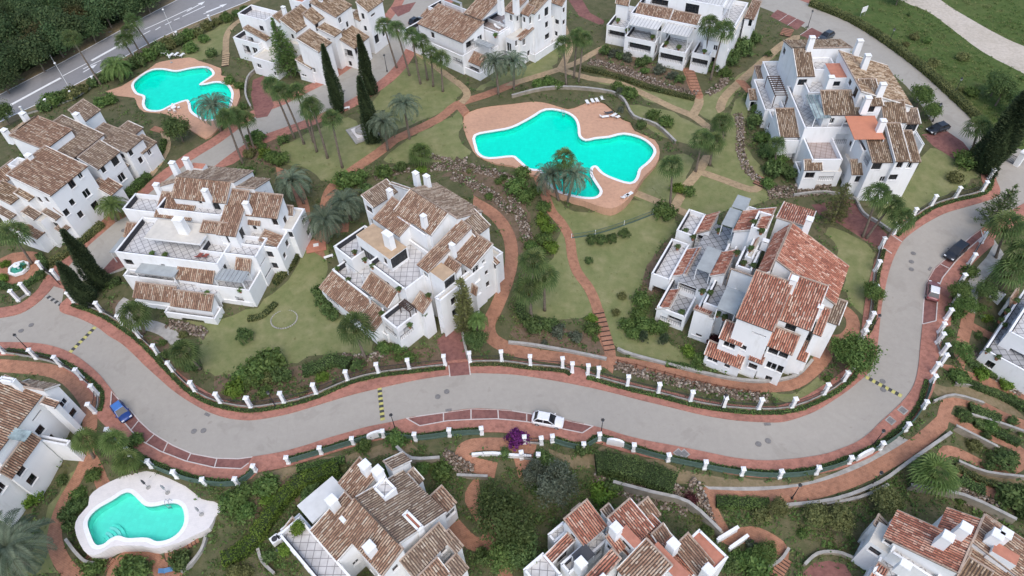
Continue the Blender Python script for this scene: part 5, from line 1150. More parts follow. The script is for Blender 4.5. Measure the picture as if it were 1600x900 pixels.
def mk_conifer(key, H, R, mat, seed, layers=13, per=9, droop=0.1, dens=26, upright=0.25, name='conifer_tree'):
    r = random.Random(seed); mb = MB(); mb.tube([(0, 0, -0.5), (0, 0, H*0.5), (0, 0, H)], [0.22, 0.14, 0.03], 7)
    Vs = []; Fs = []; vals = []; nr = np.random.default_rng(seed)
    for L in range(layers):
        t = L/(layers-1); z = H*(0.14+0.84*t); rl = R*(1-t)**0.8*(0.85+0.3*r.random())+0.25
        for k in range(per if t < 0.8 else 5):
            a = 6.283*(k+r.random()*0.6)/per+L*0.7; e = rl*r.uniform(0.7, 1.05); c, s = math.cos(a), math.sin(a)
            mb.tube([(0, 0, z), (c*e*0.5, s*e*0.5, z+upright*e*0.2), (c*e, s*e, z+e*(upright-droop))], [0.05, 0.03, 0.01], 4)
            n = int(dens*e/R)+10; u = nr.random(n)**0.7
            P = np.stack([c*e*u, s*e*u, z+u*e*(upright-droop)*u], 1)+nr.normal(size=(n, 3))*np.array([0.16, 0.16, 0.10])*(0.6+e*0.35)
            d = np.stack([np.full(n, c), np.full(n, s), np.full(n, 0.5)], 1)+nr.normal(size=(n, 3))*0.7; d /= np.linalg.norm(d, axis=1)[:, None]
            sd = np.cross(d, nr.normal(size=(n, 3))); sd /= np.linalg.norm(sd, axis=1)[:, None]; sz = 0.28*(0.6+0.8*nr.random(n))
            Vs.append(np.stack([P-sd*sz[:, None]*0.35, P+d*sz[:, None]*0.4, P+sd*sz[:, None]*0.35, P+d*sz[:, None]*1.6], 1).reshape(-1, 3)); vals.append(np.clip(nr.random(n)*0.6+r.random()*0.4, 0, 1))
    V = np.concatenate(Vs); N = len(V)//4
    proto(key, (name, [('trunk', mb.mesh('trunk', 'bark')), ('crown', np_mesh('crown', V, np.arange(4*N).reshape(N, 4), np.concatenate(vals), mat))]))
mk_conifer('conifer0', 13, 3.0, 'leaf_mid', 111, 16, 11, dens=46); mk_conifer('conifer1', 10, 1.4, 'leaf_olive', 112, 16, 9, dens=22); mk_conifer('conifer2', 11, 3.2, 'leaf_dark', 113, 9, 8, dens=60, upright=0.12, name='monkey_puzzle_tree'); mk_conifer('conifer3', 9, 2.2, 'leaf_olive', 114, 11, 8, dens=30)
def mk_fan_palm(key, H, seed, nleaf=40, R=1.35, mat='frond_fan'):
    r = random.Random(seed); mb = MB(); bx, by = r.uniform(-.5, .5), r.uniform(-.5, .5); n = 7
    mb.tube([(bx*(i/n)**2, by*(i/n)**2, -0.5+(H+0.5)*i/n) for i in range(n+1)], [0.24-0.10*i/n+(0.08 if i == 0 else 0) for i in range(n+1)], 7)
    V = []; F = []; val = []
    for i in range(nleaf):
        el = math.radians(80-105*((i+0.5)/nleaf)**0.9+r.uniform(-8, 8)); az = i*2.39996+r.uniform(-.2, .2)
        d = Vector((math.cos(az)*math.cos(el), math.sin(az)*math.cos(el), math.sin(el))); c = Vector((bx, by, H)); pl = R*r.uniform(0.7, 1.1)
        side = d.cross(Vector((0, 0, 1))).normalized(); upv = side.cross(d).normalized(); roll = r.uniform(-.5, .5); side, upv = side*math.cos(roll)+upv*math.sin(roll), upv*math.cos(roll)-side*math.sin(roll)
        p = c+d*pl+Vector((0, 0, -0.12*pl)); v0 = r.random()
        b = len(V); V += [c+side*0.025, c-side*0.025, p-side*0.02, p+side*0.02]; F.append((b, b+1, b+2, b+3)); val.append(0.9)
        nb = 9; fr = R*r.uniform(0.85, 1.15)
        for k in range(nb):
            a = math.radians(-82+164*k/(nb-1)); dd = d*math.cos(a)+side*math.sin(a); w = 0.062*R; perp = (side*math.cos(a)-d*math.sin(a)); L = fr*(0.72+0.28*math.cos(a*0.7))
            mid = p+dd*L*0.6+upv*0.10*R; tip = p+dd*L+upv*(-0.06*R)+Vector((0, 0, -0.42*L)); b = len(V)
            V += [p, mid-perp*w, tip, mid+perp*w]; F.append((b, b+1, b+2, b+3)); val.append(min(1, max(0, v0*0.6+r.random()*0.35+(0.15 if el > 0.6 else 0))))
    me = np_mesh('fronds', np.array([tuple(v) for v in V]), np.array(F), np.array(val), mat)
    # dry skirt under the crown
    V = []; F = []; val = []
    for i in range(16):
        az = i*2.4; c = Vector((bx, by, H-0.1)); d = Vector((math.cos(az), math.sin(az), 0)); L = R*r.uniform(0.7, 1.1); b = len(V); sd = Vector((-d.y, d.x, 0))*0.16
        V += [c+d*0.12-sd*0.3, c+d*0.38-sd+Vector((0, 0, -L*0.5)), c+d*0.25+Vector((0, 0, -L)), c+d*0.38+sd+Vector((0, 0, -L*0.5))]; F.append((b, b+1, b+2, b+3)); val.append(r.random())
    sk = np_mesh('dry_skirt', np.array([tuple(v) for v in V]), np.array(F), np.array(val), 'leaf_autumn')
    proto(key, ('fan_palm', [('trunk', mb.mesh('trunk', 'palm_bark', True)), ('fronds', me), ('dry_skirt', sk)]))
for k in range(4): mk_fan_palm('fan%d' % k, 9.0, 120+k)
mk_fan_palm('fanlow0', 3.0, 130, 46, 1.35, 'frond_green'); mk_fan_palm('fanlow1', 2.2, 131, 44, 1.35, 'frond_green')
def mk_date_palm(key, H, seed, nf=44, L=4.0, mat='frond_date', tr=0.25):
    r = random.Random(seed); mb = MB(); n = 6; bx, by = r.uniform(-.3, .3), r.uniform(-.3, .3)
    mb.tube([(bx*(i/n)**2, by*(i/n)**2, -0.5+(H+0.5)*i/n) for i in range(n+1)], [tr*(1.15 if i == 0 else 1.0) for i in range(n+1)], 8)
    V = []; F = []; val = []
    for i in range(nf):
        az = i*2.39996+r.uniform(-.15, .15); el = math.radians(80-85*(i/nf)**0.85+r.uniform(-6, 6)); l = L*r.uniform(0.85, 1.1)*(0.75 if el > 1.1 else 1)
        h = Vector((math.cos(az), math.sin(az), 0)); p = Vector((bx, by, H)); prev = p; v0 = r.random(); ns = 13; a = el; pts = [p]
        for k in range(ns):
            a -= math.radians(3.2+0.95*k); p = p+(h*math.cos(a)+Vector((0, 0, 1))*math.sin(a))*(l/ns); pts.append(p)
        side = Vector((-h.y, h.x, 0))
        for k in range(ns):
            q0, q1 = pts[k], pts[k+1]; t = (k+0.5)/ns; b = len(V); V += [q0-side*0.03, q1-side*0.02, q1+side*0.02, q0+side*0.03]; F.append((b, b+1, b+2, b+3)); val.append(0.8)
            ll = 0.62*math.sin(math.pi*min(1, 0.15+t*0.8))+0.06; dr = (q1-q0).normalized(); upn = side.cross(dr)
            for sg in (-1, 1):
                for sub in (0.25, 0.75):
                    m = q0.lerp(q1, sub); d = (side*sg*0.8+dr*0.7+upn*0.25*(-1 if upn.z < 0 else 1)).normalized(); b = len(V); wv = dr*0.075
                    V += [m-wv, m+d*ll*0.55+Vector((0, 0, 0.02))-wv*0.6, m+d*ll+Vector((0, 0, -0.12*ll)), m+d*ll*0.5+wv]; F.append((b, b+1, b+2, b+3)); val.append(min(1, v0*0.5+r.random()*0.45))
    proto(key, ('date_palm', [('trunk', mb.mesh('trunk', 'palm_bark', True)), ('fronds', np_mesh('fronds', np.array([tuple(v) for v in V]), np.array(F), np.array(val), mat))]))
for k in range(2): mk_date_palm('date%d' % k, 6.5, 140+k)
mk_date_palm('dategreen0', 4.0, 145, 46, 3.6, 'frond_green', 0.3)
def hedge_mesh(pts, w, h, seed, dens=60, size=0.1, mat='leaf_mid', zoff=0.0):
    """clipped hedge along ground points; returns core mesh and leaf mesh in coordinates relative to the first point"""
    r = np.random.default_rng(seed); O = Vector(pts[0]); mb = MB(); Ps = []; Ns = []
    P3 = [Vector(p)-O for p in pts]; L = [0]
    for a, b in zip(P3[:-1], P3[1:]): L.append(L[-1]+(b-a).length)
    ring = []
    for i, p in enumerate(P3):
        t = (P3[min(i+1, len(P3)-1)]-P3[max(i-1, 0)]); t.z = 0; t.normalize(); nrm = Vector((-t.y, t.x, 0)); ring.append((p, nrm))
    vs = []; fs = []
    for p, nrm in ring: vs += [p-nrm*w*0.44+Vector((0, 0, -0.3)), p-nrm*w*0.42+Vector((0, 0, h*0.9)), p+nrm*w*0.42+Vector((0, 0, h*0.9)), p+nrm*w*0.44+Vector((0, 0, -0.3))]
    for i in range(len(ring)-1):
        for k in range(3): fs.append((4*i+k, 4*i+4+k, 4*i+5+k, 4*i+k+1))
    fs += [(0, 1, 2, 3), tuple(4*(len(ring)-1)+k for k in (3, 2, 1, 0))]
    mb.add(vs, fs)
    tot = L[-1]; n = int(tot*(w+2*h)*dens)
    u = r.random(n)*tot; idx = np.clip(np.searchsorted(L, u)-1, 0, len(P3)-2); La = np.array(L)
    f = (u-La[idx])/np.maximum(La[idx+1]-La[idx], 1e-6)
    A = np.array([tuple(p) for p in P3]); NN = np.array([tuple(q[1]) for q in ring])
    base = A[idx]*(1-f)[:, None]+A[idx+1]*f[:, None]; nr = NN[idx]*(1-f)[:, None]+NN[idx+1]*f[:, None]
    s = r.random(n)*(w+2*h); wob = 0.07*np.sin(u*2.1+seed)+0.05*np.sin(u*5.3)
    lat = np.where(s < h, -w/2, np.where(s > h+w, w/2, s-h-w/2)); zz = np.where(s < h, s, np.where(s > h+w, s-h-w, h))
    nz = np.where((s >= h) & (s <= h+w), 1.0, 0.15); nl = np.where(s < h, -1.0, np.where(s > h+w, 1.0, 0.0))
    lat = lat*(1+wob)+r.normal(size=n)*0.05; zz = zz*(1+wob)+r.normal(size=n)*0.05
    P = base+nr*lat[:, None]+np.array([0, 0, 1.0])*zz[:, None]
    d = nr*nl[:, None]+np.array([0, 0, 1.0])*nz[:, None]+r.normal(size=(n, 3))*0.6; d /= np.linalg.norm(d, axis=1)[:, None]
    t = np.cross(d, r.normal(size=(n, 3))); t /= np.linalg.norm(t, axis=1)[:, None]; b = np.cross(d, t); sz = size*(0.6+0.8*r.random(n))
    V = np.stack([P-t*sz[:, None], P+b*sz[:, None]*0.6, P+t*sz[:, None], P-b*sz[:, None]*0.6], 1).reshape(-1, 3)
    return O, mb.mesh('hedge_core', 'hedge_core'), np_mesh('hedge_leaves', V, np.arange(4*n).reshape(n, 4), np.clip(r.random(n)*0.6+0.4*(0.5+0.5*np.sin(u*0.9+seed)), 0, 1), mat)
HC = [0]
def hedge(px, w, h, label, mat='leaf_mid', group='clipped hedges', sm=3, dens=60):
    HC[0] += 1; q = smooth(px, sm) if sm and len(px) > 2 else px
    pts = [gnd(x, y) for x, y in q]; pp = [pts[0]]
    for a in pts[1:]:
        if (a-pp[-1]).length > 0.6: pp.append(a)
    O, c, l = hedge_mesh(pp, w, h, 200+HC[0], dens, 0.11, mat)
    o = empty('hedge', O); link('hedge_core', c, None, o); link('hedge_leaves', l, None, o)
    mx = px[len(px)//2][0]; reg(o, label, mx, 'hedge', group); return o
# ------------------------------------------------------------------ where the plants stand
LAND = [(285,140,'near the upper-left pool'),(885,235,'near the central pool'),(210,810,'near the lower-left pool'),(600,400,'near the tan-roofed central house'),(320,390,'near the cream-canopy house'),(1170,450,'near the red-roofed house'),(1310,180,'near the orange-awning house'),(110,280,'near the long left-edge house'),(470,60,'near the arched-window house'),(770,60,'near the top house with sunbeds'),(1060,50,'near the ribbed-pergola house'),(60,670,'near the lower-left house'),(580,810,'near the big bottom house'),(970,850,'near the dark-awning bottom house'),(1470,860,'near the bottom-right house'),(1560,520,'near the right-edge house'),(715,555,'near the red driveway'),(420,600,'by the fence above the road bend'),(1000,520,'near the stepped garden path'),(1540,690,'near the zigzag ramp'),(1290,790,'near the long curved lower path'),(760,715,'near the hairpin path'),(920,740,'on the bank below the road'),(1440,320,'near the upper-right gate'),(1500,460,'beside the right-hand road'),(60,450,'near the lane entrance'),(600,190,'near the small monument court'),(500,230,'on the palm lawn'),(825,430,'beside the long red path'),(1110,270,'on the lawn right of the pool'),(1180,250,'below the orange-awning house'),(1000,110,'on the rubble bank at top'),(200,90,'along the highway verge'),(320,60,'along the upper highway verge'),(1490,110,'in the green meadow'),(70,60,'in the dark wood at top left'),(250,560,'by the left road bend fence'),(1330,560,'inside the right road bend'),(740,170,'above the central pool'),(1130,810,'near the lower winding path'),(400,780,'on the slope below the bend'),(830,790,'in the lower garden'),(700,760,'behind the big bottom house')]
def near(px, py): return min(LAND, key=lambda t: (t[0]-px)**2+(t[1]-py)**2*1.3)[2]
def own_at(X, Y):
    X = np.asarray(X); Y = np.asarray(Y); own = np.zeros(len(X), int)
    for i, r in enumerate(R):
        if r['kind'] == 'base': continue
        m = inpoly(X, Y, r['w2']) if r['kind'] == 'area' else distline(X, Y, r['w2']) <= r['w']/2+0.25
        own[m] = i
    return own
FOOT = []
for h in HOUSES:
    for i in range(0, len(h.sides), 4):
        q = h.sides[i]['p'], h.sides[i+1]['q']
        if h.sides[i]['bot'] > 0: continue
        FOOT.append((h.o.x, h.o.y, math.cos(h.yaw), math.sin(h.yaw), min(q[0][0], q[1][0]), max(q[0][0], q[1][0]), min(q[0][1], q[1][1]), max(q[0][1], q[1][1])))
def in_house(X, Y, m=0.5):
    X = np.asarray(X); Y = np.asarray(Y); r = np.zeros(X.shape, bool)
    for ox, oy, c, s, x0, x1, y0, y1 in FOOT:
        a = (X-ox)*c+(Y-oy)*s; b = -(X-ox)*s+(Y-oy)*c
        r |= (a > x0-m) & (a < x1+m) & (b > y0-m) & (b < y1+m)
    return r
def plant(kind, px, py, s, word, cat, group, where=None, jit=0.0):
    g = gnd(px, py); o = place(kind, g, s); reg(o, word+' '+(where or near(px, py)), px, cat, group); return o
def palm(kind, crown, base, word='tall fan palm', where=None, sc=None):
    """crown: picture position of the middle of the crown; base: of the foot"""
    g = gnd(*base); pr = {'fan': 9.0, 'fanlow': 3.0, 'date': 6.5, 'dategreen': 4.0}[kind]
    # height from the picture
    lo, hi = 1.5, 17.0
    for _ in range(24):
        m = (lo+hi)/2
        if proj(g+Vector((0, 0, m)))[1] > crown[1]: lo = m
        else: hi = m
    H = lo; n = {'fan': 4, 'fanlow': 2, 'date': 2, 'dategreen': 1}[kind]
    if sc is None: sc = random.uniform(0.92, 1.08)
    hk = 2.2 if (kind == 'fanlow') else pr
    v = random.randrange(n); hk = {('fanlow', 1): 2.2}.get((kind, v), pr)
    # stretch trunk only through z while keeping the crown round: scale trunk object separately
    o = place('%s%d' % (kind, v), g, 1.0)
    for c in o.children:
        if c.name.startswith('trunk'): c.scale = (1, 1, H/hk)
        else: c.scale = (sc, sc, sc); c.location = (0, 0, H-hk*sc)
    d = un(crown[0], crown[1], g.z+H)-g; d.z = max(d.z, 0.1); hl = math.hypot(d.x, d.y); mx = d.z*math.tan(math.radians(14))
    if hl > mx: d.x *= mx/hl; d.y *= mx/hl
    rz = o.rotation_euler.z; o.rotation_euler = (d.to_track_quat('Z', 'Y').to_matrix() @ Matrix.Rotation(rz, 3, 'Z')).to_euler()
    reg(o, word+' '+(where or near(*base)), base[0], 'palm', 'palm trees'); return o
T = 'tall fan palm'
for c, b in (((112,60),(158,133)),((210,32),(238,78)),((203,52),(224,92)),((193,64),(214,98))): palm('fan', c, b, T, 'beside the highway', 0.94)
for c, b in (((350,185),(380,256)),((366,182),(391,242)),((382,186),(398,236))): palm('fan', c, b, T, 'between the upper-left pool and the lane', 0.90)
for c, b in (((428,133),(460,216)),((445,142),(475,225)),((463,142),(490,222)),((478,172),(495,237)),((490,166),(512,247)),((515,187),(535,262))): palm('fan', c, b, T, 'in the row on the palm lawn', 0.92)
for c, b in (((600,40),(620,106)),((621,47),(640,118)),((641,57),(657,131)),((660,66),(668,125)),((674,85),(677,135)),((688,92),(692,143))): palm('fan', c, b, T, 'in the row left of the sunbed house', 0.92)
for c, b in (((882,70),(885,133)),((900,56),(897,122)),((912,62),(904,128))): palm('fan', c, b, T, 'in the clump above the central pool', 0.90)
for c, b in (((1105,38),(1102,106)),((1128,47),(1110,125))): palm('fan', c, b, 'large fan palm with a dark trunk', 'in front of the ribbed-pergola house', 1.15)
for c, b in (((1124,190),(1130,222)),((1098,218),(1087,268)),((1055,258),(1046,326)),((1114,222),(1109,258))): palm('fan', c, b, T, 'on the lawn right of the central pool', 0.98)
palm('fan', (882,248),(881,310), T, 'between two date palms at the central pool')
for c, b in (((832,408),(829,495)),((850,430),(851,485)),((826,452),(832,505))): palm('fan', c, b, T, 'beside the long red path', 1.02)
palm('fan', (552,515),(572,562), 'broad fan palm', 'in front of the tan-roofed central house', 1.23); palm('fan', (214,490),(226,520), 'short fan palm', 'by the road fence left of the cream-canopy house', 1.15); palm('fan', (290,548),(313,577), 'short fan palm', 'inside the left road bend', 1.07)
palm('fan', (20,365),(50,412), 'fan palm', 'in front of the long left-edge house', 1.11)
for c, b in (((1374,305),(1348,370)),((1388,322),(1354,372)),((1404,338),(1380,382))): palm('fan', c, b, 'leaning-crowned fan palm', 'beside the red driveway at right', 1.02)
palm('fan', (1530,198),(1518,238), T, 'near the upper-right gate', 1.07)
for c, b in (((1572,352),(1556,402)),((1592,392),(1576,440)),((1578,425),(1560,452))): palm('fan', c, b, 'dense fan palm', 'at the right edge above the path', 1.23)
for c, b in (((140,690),(147,716)),((183,688),(186,712)),((205,716),(206,738))): palm('fanlow', c, b, 'low bushy palm', 'between the red paths at lower left', 0.82)
palm('fanlow', (1463,735),(1450,760), 'wide low palm with broad leaves', 'below the zigzag ramp', 1.23)
palm('fan', (1207,228),(1212,258), 'small fan palm', 'in front of the orange-awning house', 0.82); palm('fanlow', (655,240),(658,258), 'low bushy palm', 'behind the tan-roofed central house', 1.07)
D = 'blue-green date palm with arching fronds'
for c, b in (((632,165),(640,217)),((600,190),(606,235))): palm('date', c, b, D, 'near the small monument court', 1.0)
for c, b in (((775,98),(779,148)),((803,95),(803,140))): palm('date', c, b, D, 'below the sunbed house', 1.05)
for c, b in (((862,272),(873,313)),((898,272),(887,316))): palm('date', c, b, D, 'at the edge of the central pool', 1.05)
for c, b in (((455,282),(475,318)),((505,345),(512,380)),((540,318),(548,345))): palm('date', c, b, D, 'between the cream-canopy and tan-roofed houses', 1.15)
palm('dategreen', (183,103),(189,125), 'green feathery palm', 'between the highway and the upper-left pool', 1.15); palm('date', (332,165),(345,205), 'feathery date palm', 'over the end of the upper-left pool', 1.25); palm('date', (18,850),(45,885), 'large pale date palm', 'at the lower left corner', 1.5); palm('dategreen', (178,322),(182,345), 'small grey feathery palm', 'by the path right of the left-edge house', 0.9)
palm('dategreen', (745,500),(742,528), 'young feathery palm', 'right of the red driveway', 0.6)
# cypresses and conifers: picture position of tip and foot
def tall(kind, tip, base, H0, word, wide=1.0, cat='tree', group='conifers'):
    g = gnd(*base); lo, hi = 2.0, 30.0
    for _ in range(24):
        m = (lo+hi)/2
        if proj(g+Vector((0, 0, m)))[1] > tip[1]: lo = m
        else: hi = m
    s = lo/H0; o = place(kind, g, (wide*s**0.5, wide*s**0.5, s)); reg(o, word, base[0], cat, group); return o
tall('cypress0', (503,70), (531,174), 14, 'tall dark cypress beside the lane in front of the arched-window house', 1.05)
tall('cypress1', (560,55), (580,147), 14, 'tall dark cypress standing on the lane edge behind the monument court', 1.25)
tall('cypress0', (561,120), (584,222), 14, 'tall dark cypress rising from the small monument court', 1.2)
tall('cypress1', (107,360), (160,446), 14, 'dark cypress on the lane corner, taller of the pair', 1.4); tall('cypress0', (105,410), (140,474), 14, 'dark cypress on the lane corner, shorter of the pair', 1.4)
tall('cypress1', (1598,135), (1536,266), 14, 'huge dark cypress at the upper right gate', 2.0)
tall('conifer0', (427,28), (455,120), 13, 'tall green conifer in front of the arched-window house', 1.0); tall('conifer1', (716,438), (731,522), 10, 'narrow sparse conifer against the wall by the red driveway', 1.0)
tall('conifer3', (1312,288), (1300,348), 9, 'thin olive conifer on the red driveway by the orange-awning house', 1.1); tall('conifer2', (1575,290), (1545,352), 11, 'dark monkey puzzle tree over the road at the right edge', 1.1)
# wood beyond the highway
k = 0
for (x, y) in [(5,30),(40,18),(80,12),(118,8),(160,6),(205,4),(250,-8),(20,62),(58,50),(95,42),(135,36),(175,30),(8,95),(45,85),(82,78),(118,62),(150,52),(0,125),(30,112),(70,98),(100,76),(215,18),(185,12),(60,30),(25,5),(-15,60),(-15,100),(235,6),(130,14),(15,132)]:
    g = gnd(x, y+14); o = place('woodautumn' if k in (14, 10) else 'wood%d' % (k % 4), g, random.uniform(0.75, 1.15)); reg(o, ('yellowish ' if k in (14, 10) else 'dark ')+'woodland tree in the wood across the highway', x, 'tree', 'trees across the highway'); k += 1
# garden trees
for kind, x, y, s, w in (('tree_light',795,838,1.2,'big light green tree'),('tree_light',770,800,0.8,'light green tree'),('tree_grey',868,775,0.95,'grey-green tree'),('tree_grey',835,752,0.6,'small grey-green tree'),('tree_olive',1268,815,0.62,'olive green tree'),('tree_olive',1303,822,0.72,'olive green tree'),('tree_olive',1375,795,0.75,'yellow-green tree'),('tree_olive',1212,800,0.5,'olive green tree'),('tree_green',1190,872,0.5,'dark tree'),('tree_green',1330,575,0.95,'rounded green tree'),('tree_green',1306,560,0.6,'rounded green tree'),('tree_green',1357,470,0.55,'rounded green tree'),('tree_dark',286,222,0.85,'dense dark tree'),('tree_dark',1548,150,0.8,'dense dark tree'),('tree_dark',1555,165,0.9,'dense dark tree'),('tree_dark',1585,190,1.0,'dense dark tree'),('tree_dark',1400,8,0.7,'dense dark tree'),('tree_dark',745,545,0.6,'dark tree'),('tree_green',738,512,0.5,'green tree'),('tree_bright',663,512,0.4,'bright green small tree'),('tree_green',1432,168,0.75,'thin green tree'),('tree_green',1450,188,0.6,'thin green tree'),('tree_dark',15,195,0.8,'dark tree'),('tree_green',1495,560,0.5,'green tree'),('tree_green',1490,470,0.6,'green tree'),('tree_green',1500,490,0.55,'green tree'),('tree_dark',1530,470,0.6,'dark tree'),('tree_dark',815,875,0.8,'dark tree'),('tree_green',790,880,0.7,'green tree')):
    plant(kind, x, y, s, w, 'tree', 'garden trees')
plant('tree_bright', 650, 505, 0.45, 'bright green small tree', 'tree', 'garden trees', 'in a planter on the central house terrace'); REG[-1][0].location.z += 4.0
# shrubs picked out one by one
SH = [('mid',425,572,2.2),('mid',408,582,2.0),('dark',442,592,1.5),('mid',398,598,1.6),('bright',370,612,1.4),('mid',382,590,1.5),('bright',505,592,1.0),('mid',600,548,1.2),('mid',625,548,1.3),('mid',640,562,1.1),('dark',505,472,1.3),('dark',512,484,1.2),('dark',521,496,1.2),('dark',498,458,1.2),('grey',872,520,1.1),('grey',900,530,1.1),('mid',925,518,1.1),('dark',832,514,1.6),('dark',858,510,1.3),('mid',1037,336,2.2),('mid',1075,303,1.1),('bright',1058,298,1.2),('mid',850,328,1.4),('bright',848,347,1.3),('bright',856,362,1.4),('mid',850,378,1.4),('bright',862,390,1.2),('mid',840,398,1.3),('mid',830,388,1.2),('mid',805,298,2.0),('mid',820,312,1.6),('mid',816,275,1.6),('mid',836,303,1.3),('olive',972,465,0.8),('mid',1002,475,1.5),('olive',962,490,0.8),('mid',997,496,1.3),('mid',980,511,1.3),('mid',1007,515,1.6),('bright',1075,553,1.1),('mid',1032,516,1.2),('bright',925,500,0.9),('mid',1090,564,1.2),('mid',990,524,1.4),('mid',965,140,1.5),('mid',983,152,1.7),('mid',975,146,1.2),('mid',1020,184,1.4),('mid',1040,196,1.5),('dark',1001,199,1.1),('mid',840,136,1.3),('mid',858,132,1.4),('mid',873,137,1.2),('grey',960,88,1.5),('grey',980,94,1.4),('dark',1000,103,1.4),('grey',1030,114,1.4),('grey',1052,122,1.3),('dark',945,84,1.4),('dark',1062,128,1.1),('dark',1010,98,1.3),('dark',1140,100,2.2),('dark',1160,82,2.2),('dark',1176,66,2.0),('mid',1112,110,1.5),('mid',1132,118,1.5),('dark',1180,195,1.8),('mid',1190,220,1.7),('dark',1196,244,1.7),('mid',1215,256,1.6),('dark',1230,276,1.9),('dark',1207,272,1.9),('mid',1185,175,1.6),('mid',1172,158,1.4),('mid',1505,258,2.0),('olive',1520,254,2.0),('mid',1530,243,1.8),('olive',1490,282,1.5),('mid',300,80,1.7),('mid',320,65,1.4),('dark',332,88,1.6),('mid',360,130,1.4),('mid',375,138,1.3),('bright',415,243,1.2),('mid',440,254,1.9),('mid',402,222,2.0),('mid',540,290,2.2),('mid',560,284,1.7),('mid',600,275,1.9),('dark',626,266,1.4),('bright',660,268,0.9),('dark',575,303,1.4),('dark',120,795,1.4),('dark',116,822,1.3),('dark',107,805,1.3),('mid',125,775,1.2),('mid',150,745,1.1),('purple',808,690,1.5),('bright',940,775,1.5),('red',1078,783,1.0),('red',75,735,1.1),('red',30,785,1.2),('red',1115,538,1.2),('bright',55,782,1.2),('bright',10,415,0.9),('bright',8,437,0.9),('dark',910,705,1.0),('mid',620,690,1.4),('mid',570,700,1.2),('mid',412,765,1.2),('bright',418,782,0.9),('dark',1567,735,0.1),('mid',1100,890,1.2),('mid',1180,885,2.0),('bright',1570,603,1.2),('bright',1530,588,1.1),('mid',1495,592,1.4),('bright',1540,500,0.9),('dark',1575,780,2.0),('dark',1595,800,1.8),('mid',360,790,1.4),('mid',380,775,1.5),('mid',205,890,1.8),('mid',215,898,1.8),('mid',150,892,1.4),('mid',660,735,1.2),('mid',690,740,1.4),('mid',215,690,1.2),('dark',285,880,1.5),('mid',80,160,1.6),('mid',160,165,1.5),('mid',175,160,1.6)]
WORD = {'dark': 'dark green shrub', 'mid': 'green leafy shrub', 'bright': 'bright green shrub', 'olive': 'olive green shrub', 'grey': 'grey-green shrub', 'red': 'dark red-leaved shrub', 'purple': 'purple flowering bougainvillea'}
for k, x, y, s in SH:
    if s > 0.2: plant('shrub_%s%d' % (k, random.randrange(2)), x, y, s*random.uniform(0.9, 1.1), ('large ' if s > 1.8 else 'small ' if s < 1.0 else '')+WORD[k], 'shrub', 'garden shrubs')
for x, y, s in ((385,530,1.5),(560,575,1.2),(925,379,1.15),(940,379,1.15),(955,377,1.1),(975,369,1.1),(920,410,0.8),(1503,654,1.2),(1580,660,0.8),(1538,684,0.8),(1541,732,0.9),(1200,88,0.9),(118,300,0.1)):
    if s > 0.2: plant('ball0', x, y, s, 'round clipped dark shrub', 'shrub', 'clipped shrubs')
o = plant('ball0', 1566, 722, 1.0, 'large round clipped dark shrub at the turn of the zigzag ramp', 'shrub', 'clipped shrubs', ' '); o.scale = (2.0, 2.0, 1.1); o['label'] = 'large round clipped dark shrub at the turn of the zigzag ramp'; REG[-1] = (o, o['label'], 1566)
for x, y in ((1004,534),(1036,538)): plant('egg0', x, y, 0.85, 'egg-shaped clipped dark shrub on the lawn', 'shrub', 'clipped shrubs')
# hedge-like row along the highway, and fillers in the beds
for i in range(22):
    t = i/21; x = 72+(385-72)*t; y = 166+(12-166)*t+random.uniform(3, 9); k = random.choice(('dark', 'dark', 'mid', 'olive')); plant('shrub_%s%d' % (k, random.randrange(2)), x, y, random.uniform(1.2, 2.1), WORD[k], 'shrub', 'shrubs along the highway', 'along the highway verge')
def fillers(n, box, smin, smax, kinds, names=('garden_ground', 'garden_bed')):
    xs = np.random.default_rng(int(box[0]+box[1])).uniform(box[0], box[2], n*4); ys = np.random.default_rng(int(box[0]*3+box[1])).uniform(box[1], box[3], n*4)
    G = [gnd(a, b) for a, b in zip(xs, ys)]; X = np.array([g.x for g in G]); Y = np.array([g.y for g in G]); ow = own_at(X, Y); ih = in_house(X, Y, 1.2); c = 0; got = []
    for i in range(n*4):
        if c >= n: break
        if ih[i] or R[ow[i]]['name'] not in names: continue
        if any(math.hypot(X[i]-a, Y[i]-b) < 1.3 for a, b in got): continue
        got.append((X[i], Y[i])); c += 1; k = random.choice(kinds); s = random.uniform(smin, smax)
        plant('shrub_%s%d' % (k, random.randrange(2)), float(xs[i]), float(ys[i]), s, ('small ' if s < 0.9 else '')+WORD[k], 'shrub', 'garden shrubs')
fillers(6, (160,470,330,625), 0.5, 1.2, ('dark', 'mid', 'olive')); fillers(5, (330,560,690,625), 0.5, 1.3, ('dark', 'mid', 'olive'))
fillers(9, (400,700,720,780), 0.5, 1.3, ('dark', 'mid', 'olive')); fillers(9, (0,640,230,900), 0.6, 1.4, ('dark', 'mid', 'dark')); fillers(8, (300,740,470,900), 0.6, 1.6, ('dark', 'mid', 'olive'))
fillers(9, (700,700,960,900), 0.7, 1.6, ('dark', 'mid', 'dark')); fillers(9, (1090,780,1400,900), 0.6, 1.6, ('dark', 'mid', 'olive', 'grey')); fillers(9, (1440,560,1600,800), 0.5, 1.2, ('dark', 'mid', 'olive'))
fillers(7, (1470,380,1560,560), 0.6, 1.4, ('dark', 'mid')); fillers(9, (660,255,860,540), 0.5, 1.2, ('dark', 'mid', 'olive')); fillers(7, (380,200,560,360), 0.6, 1.4, ('dark', 'mid', 'olive'))
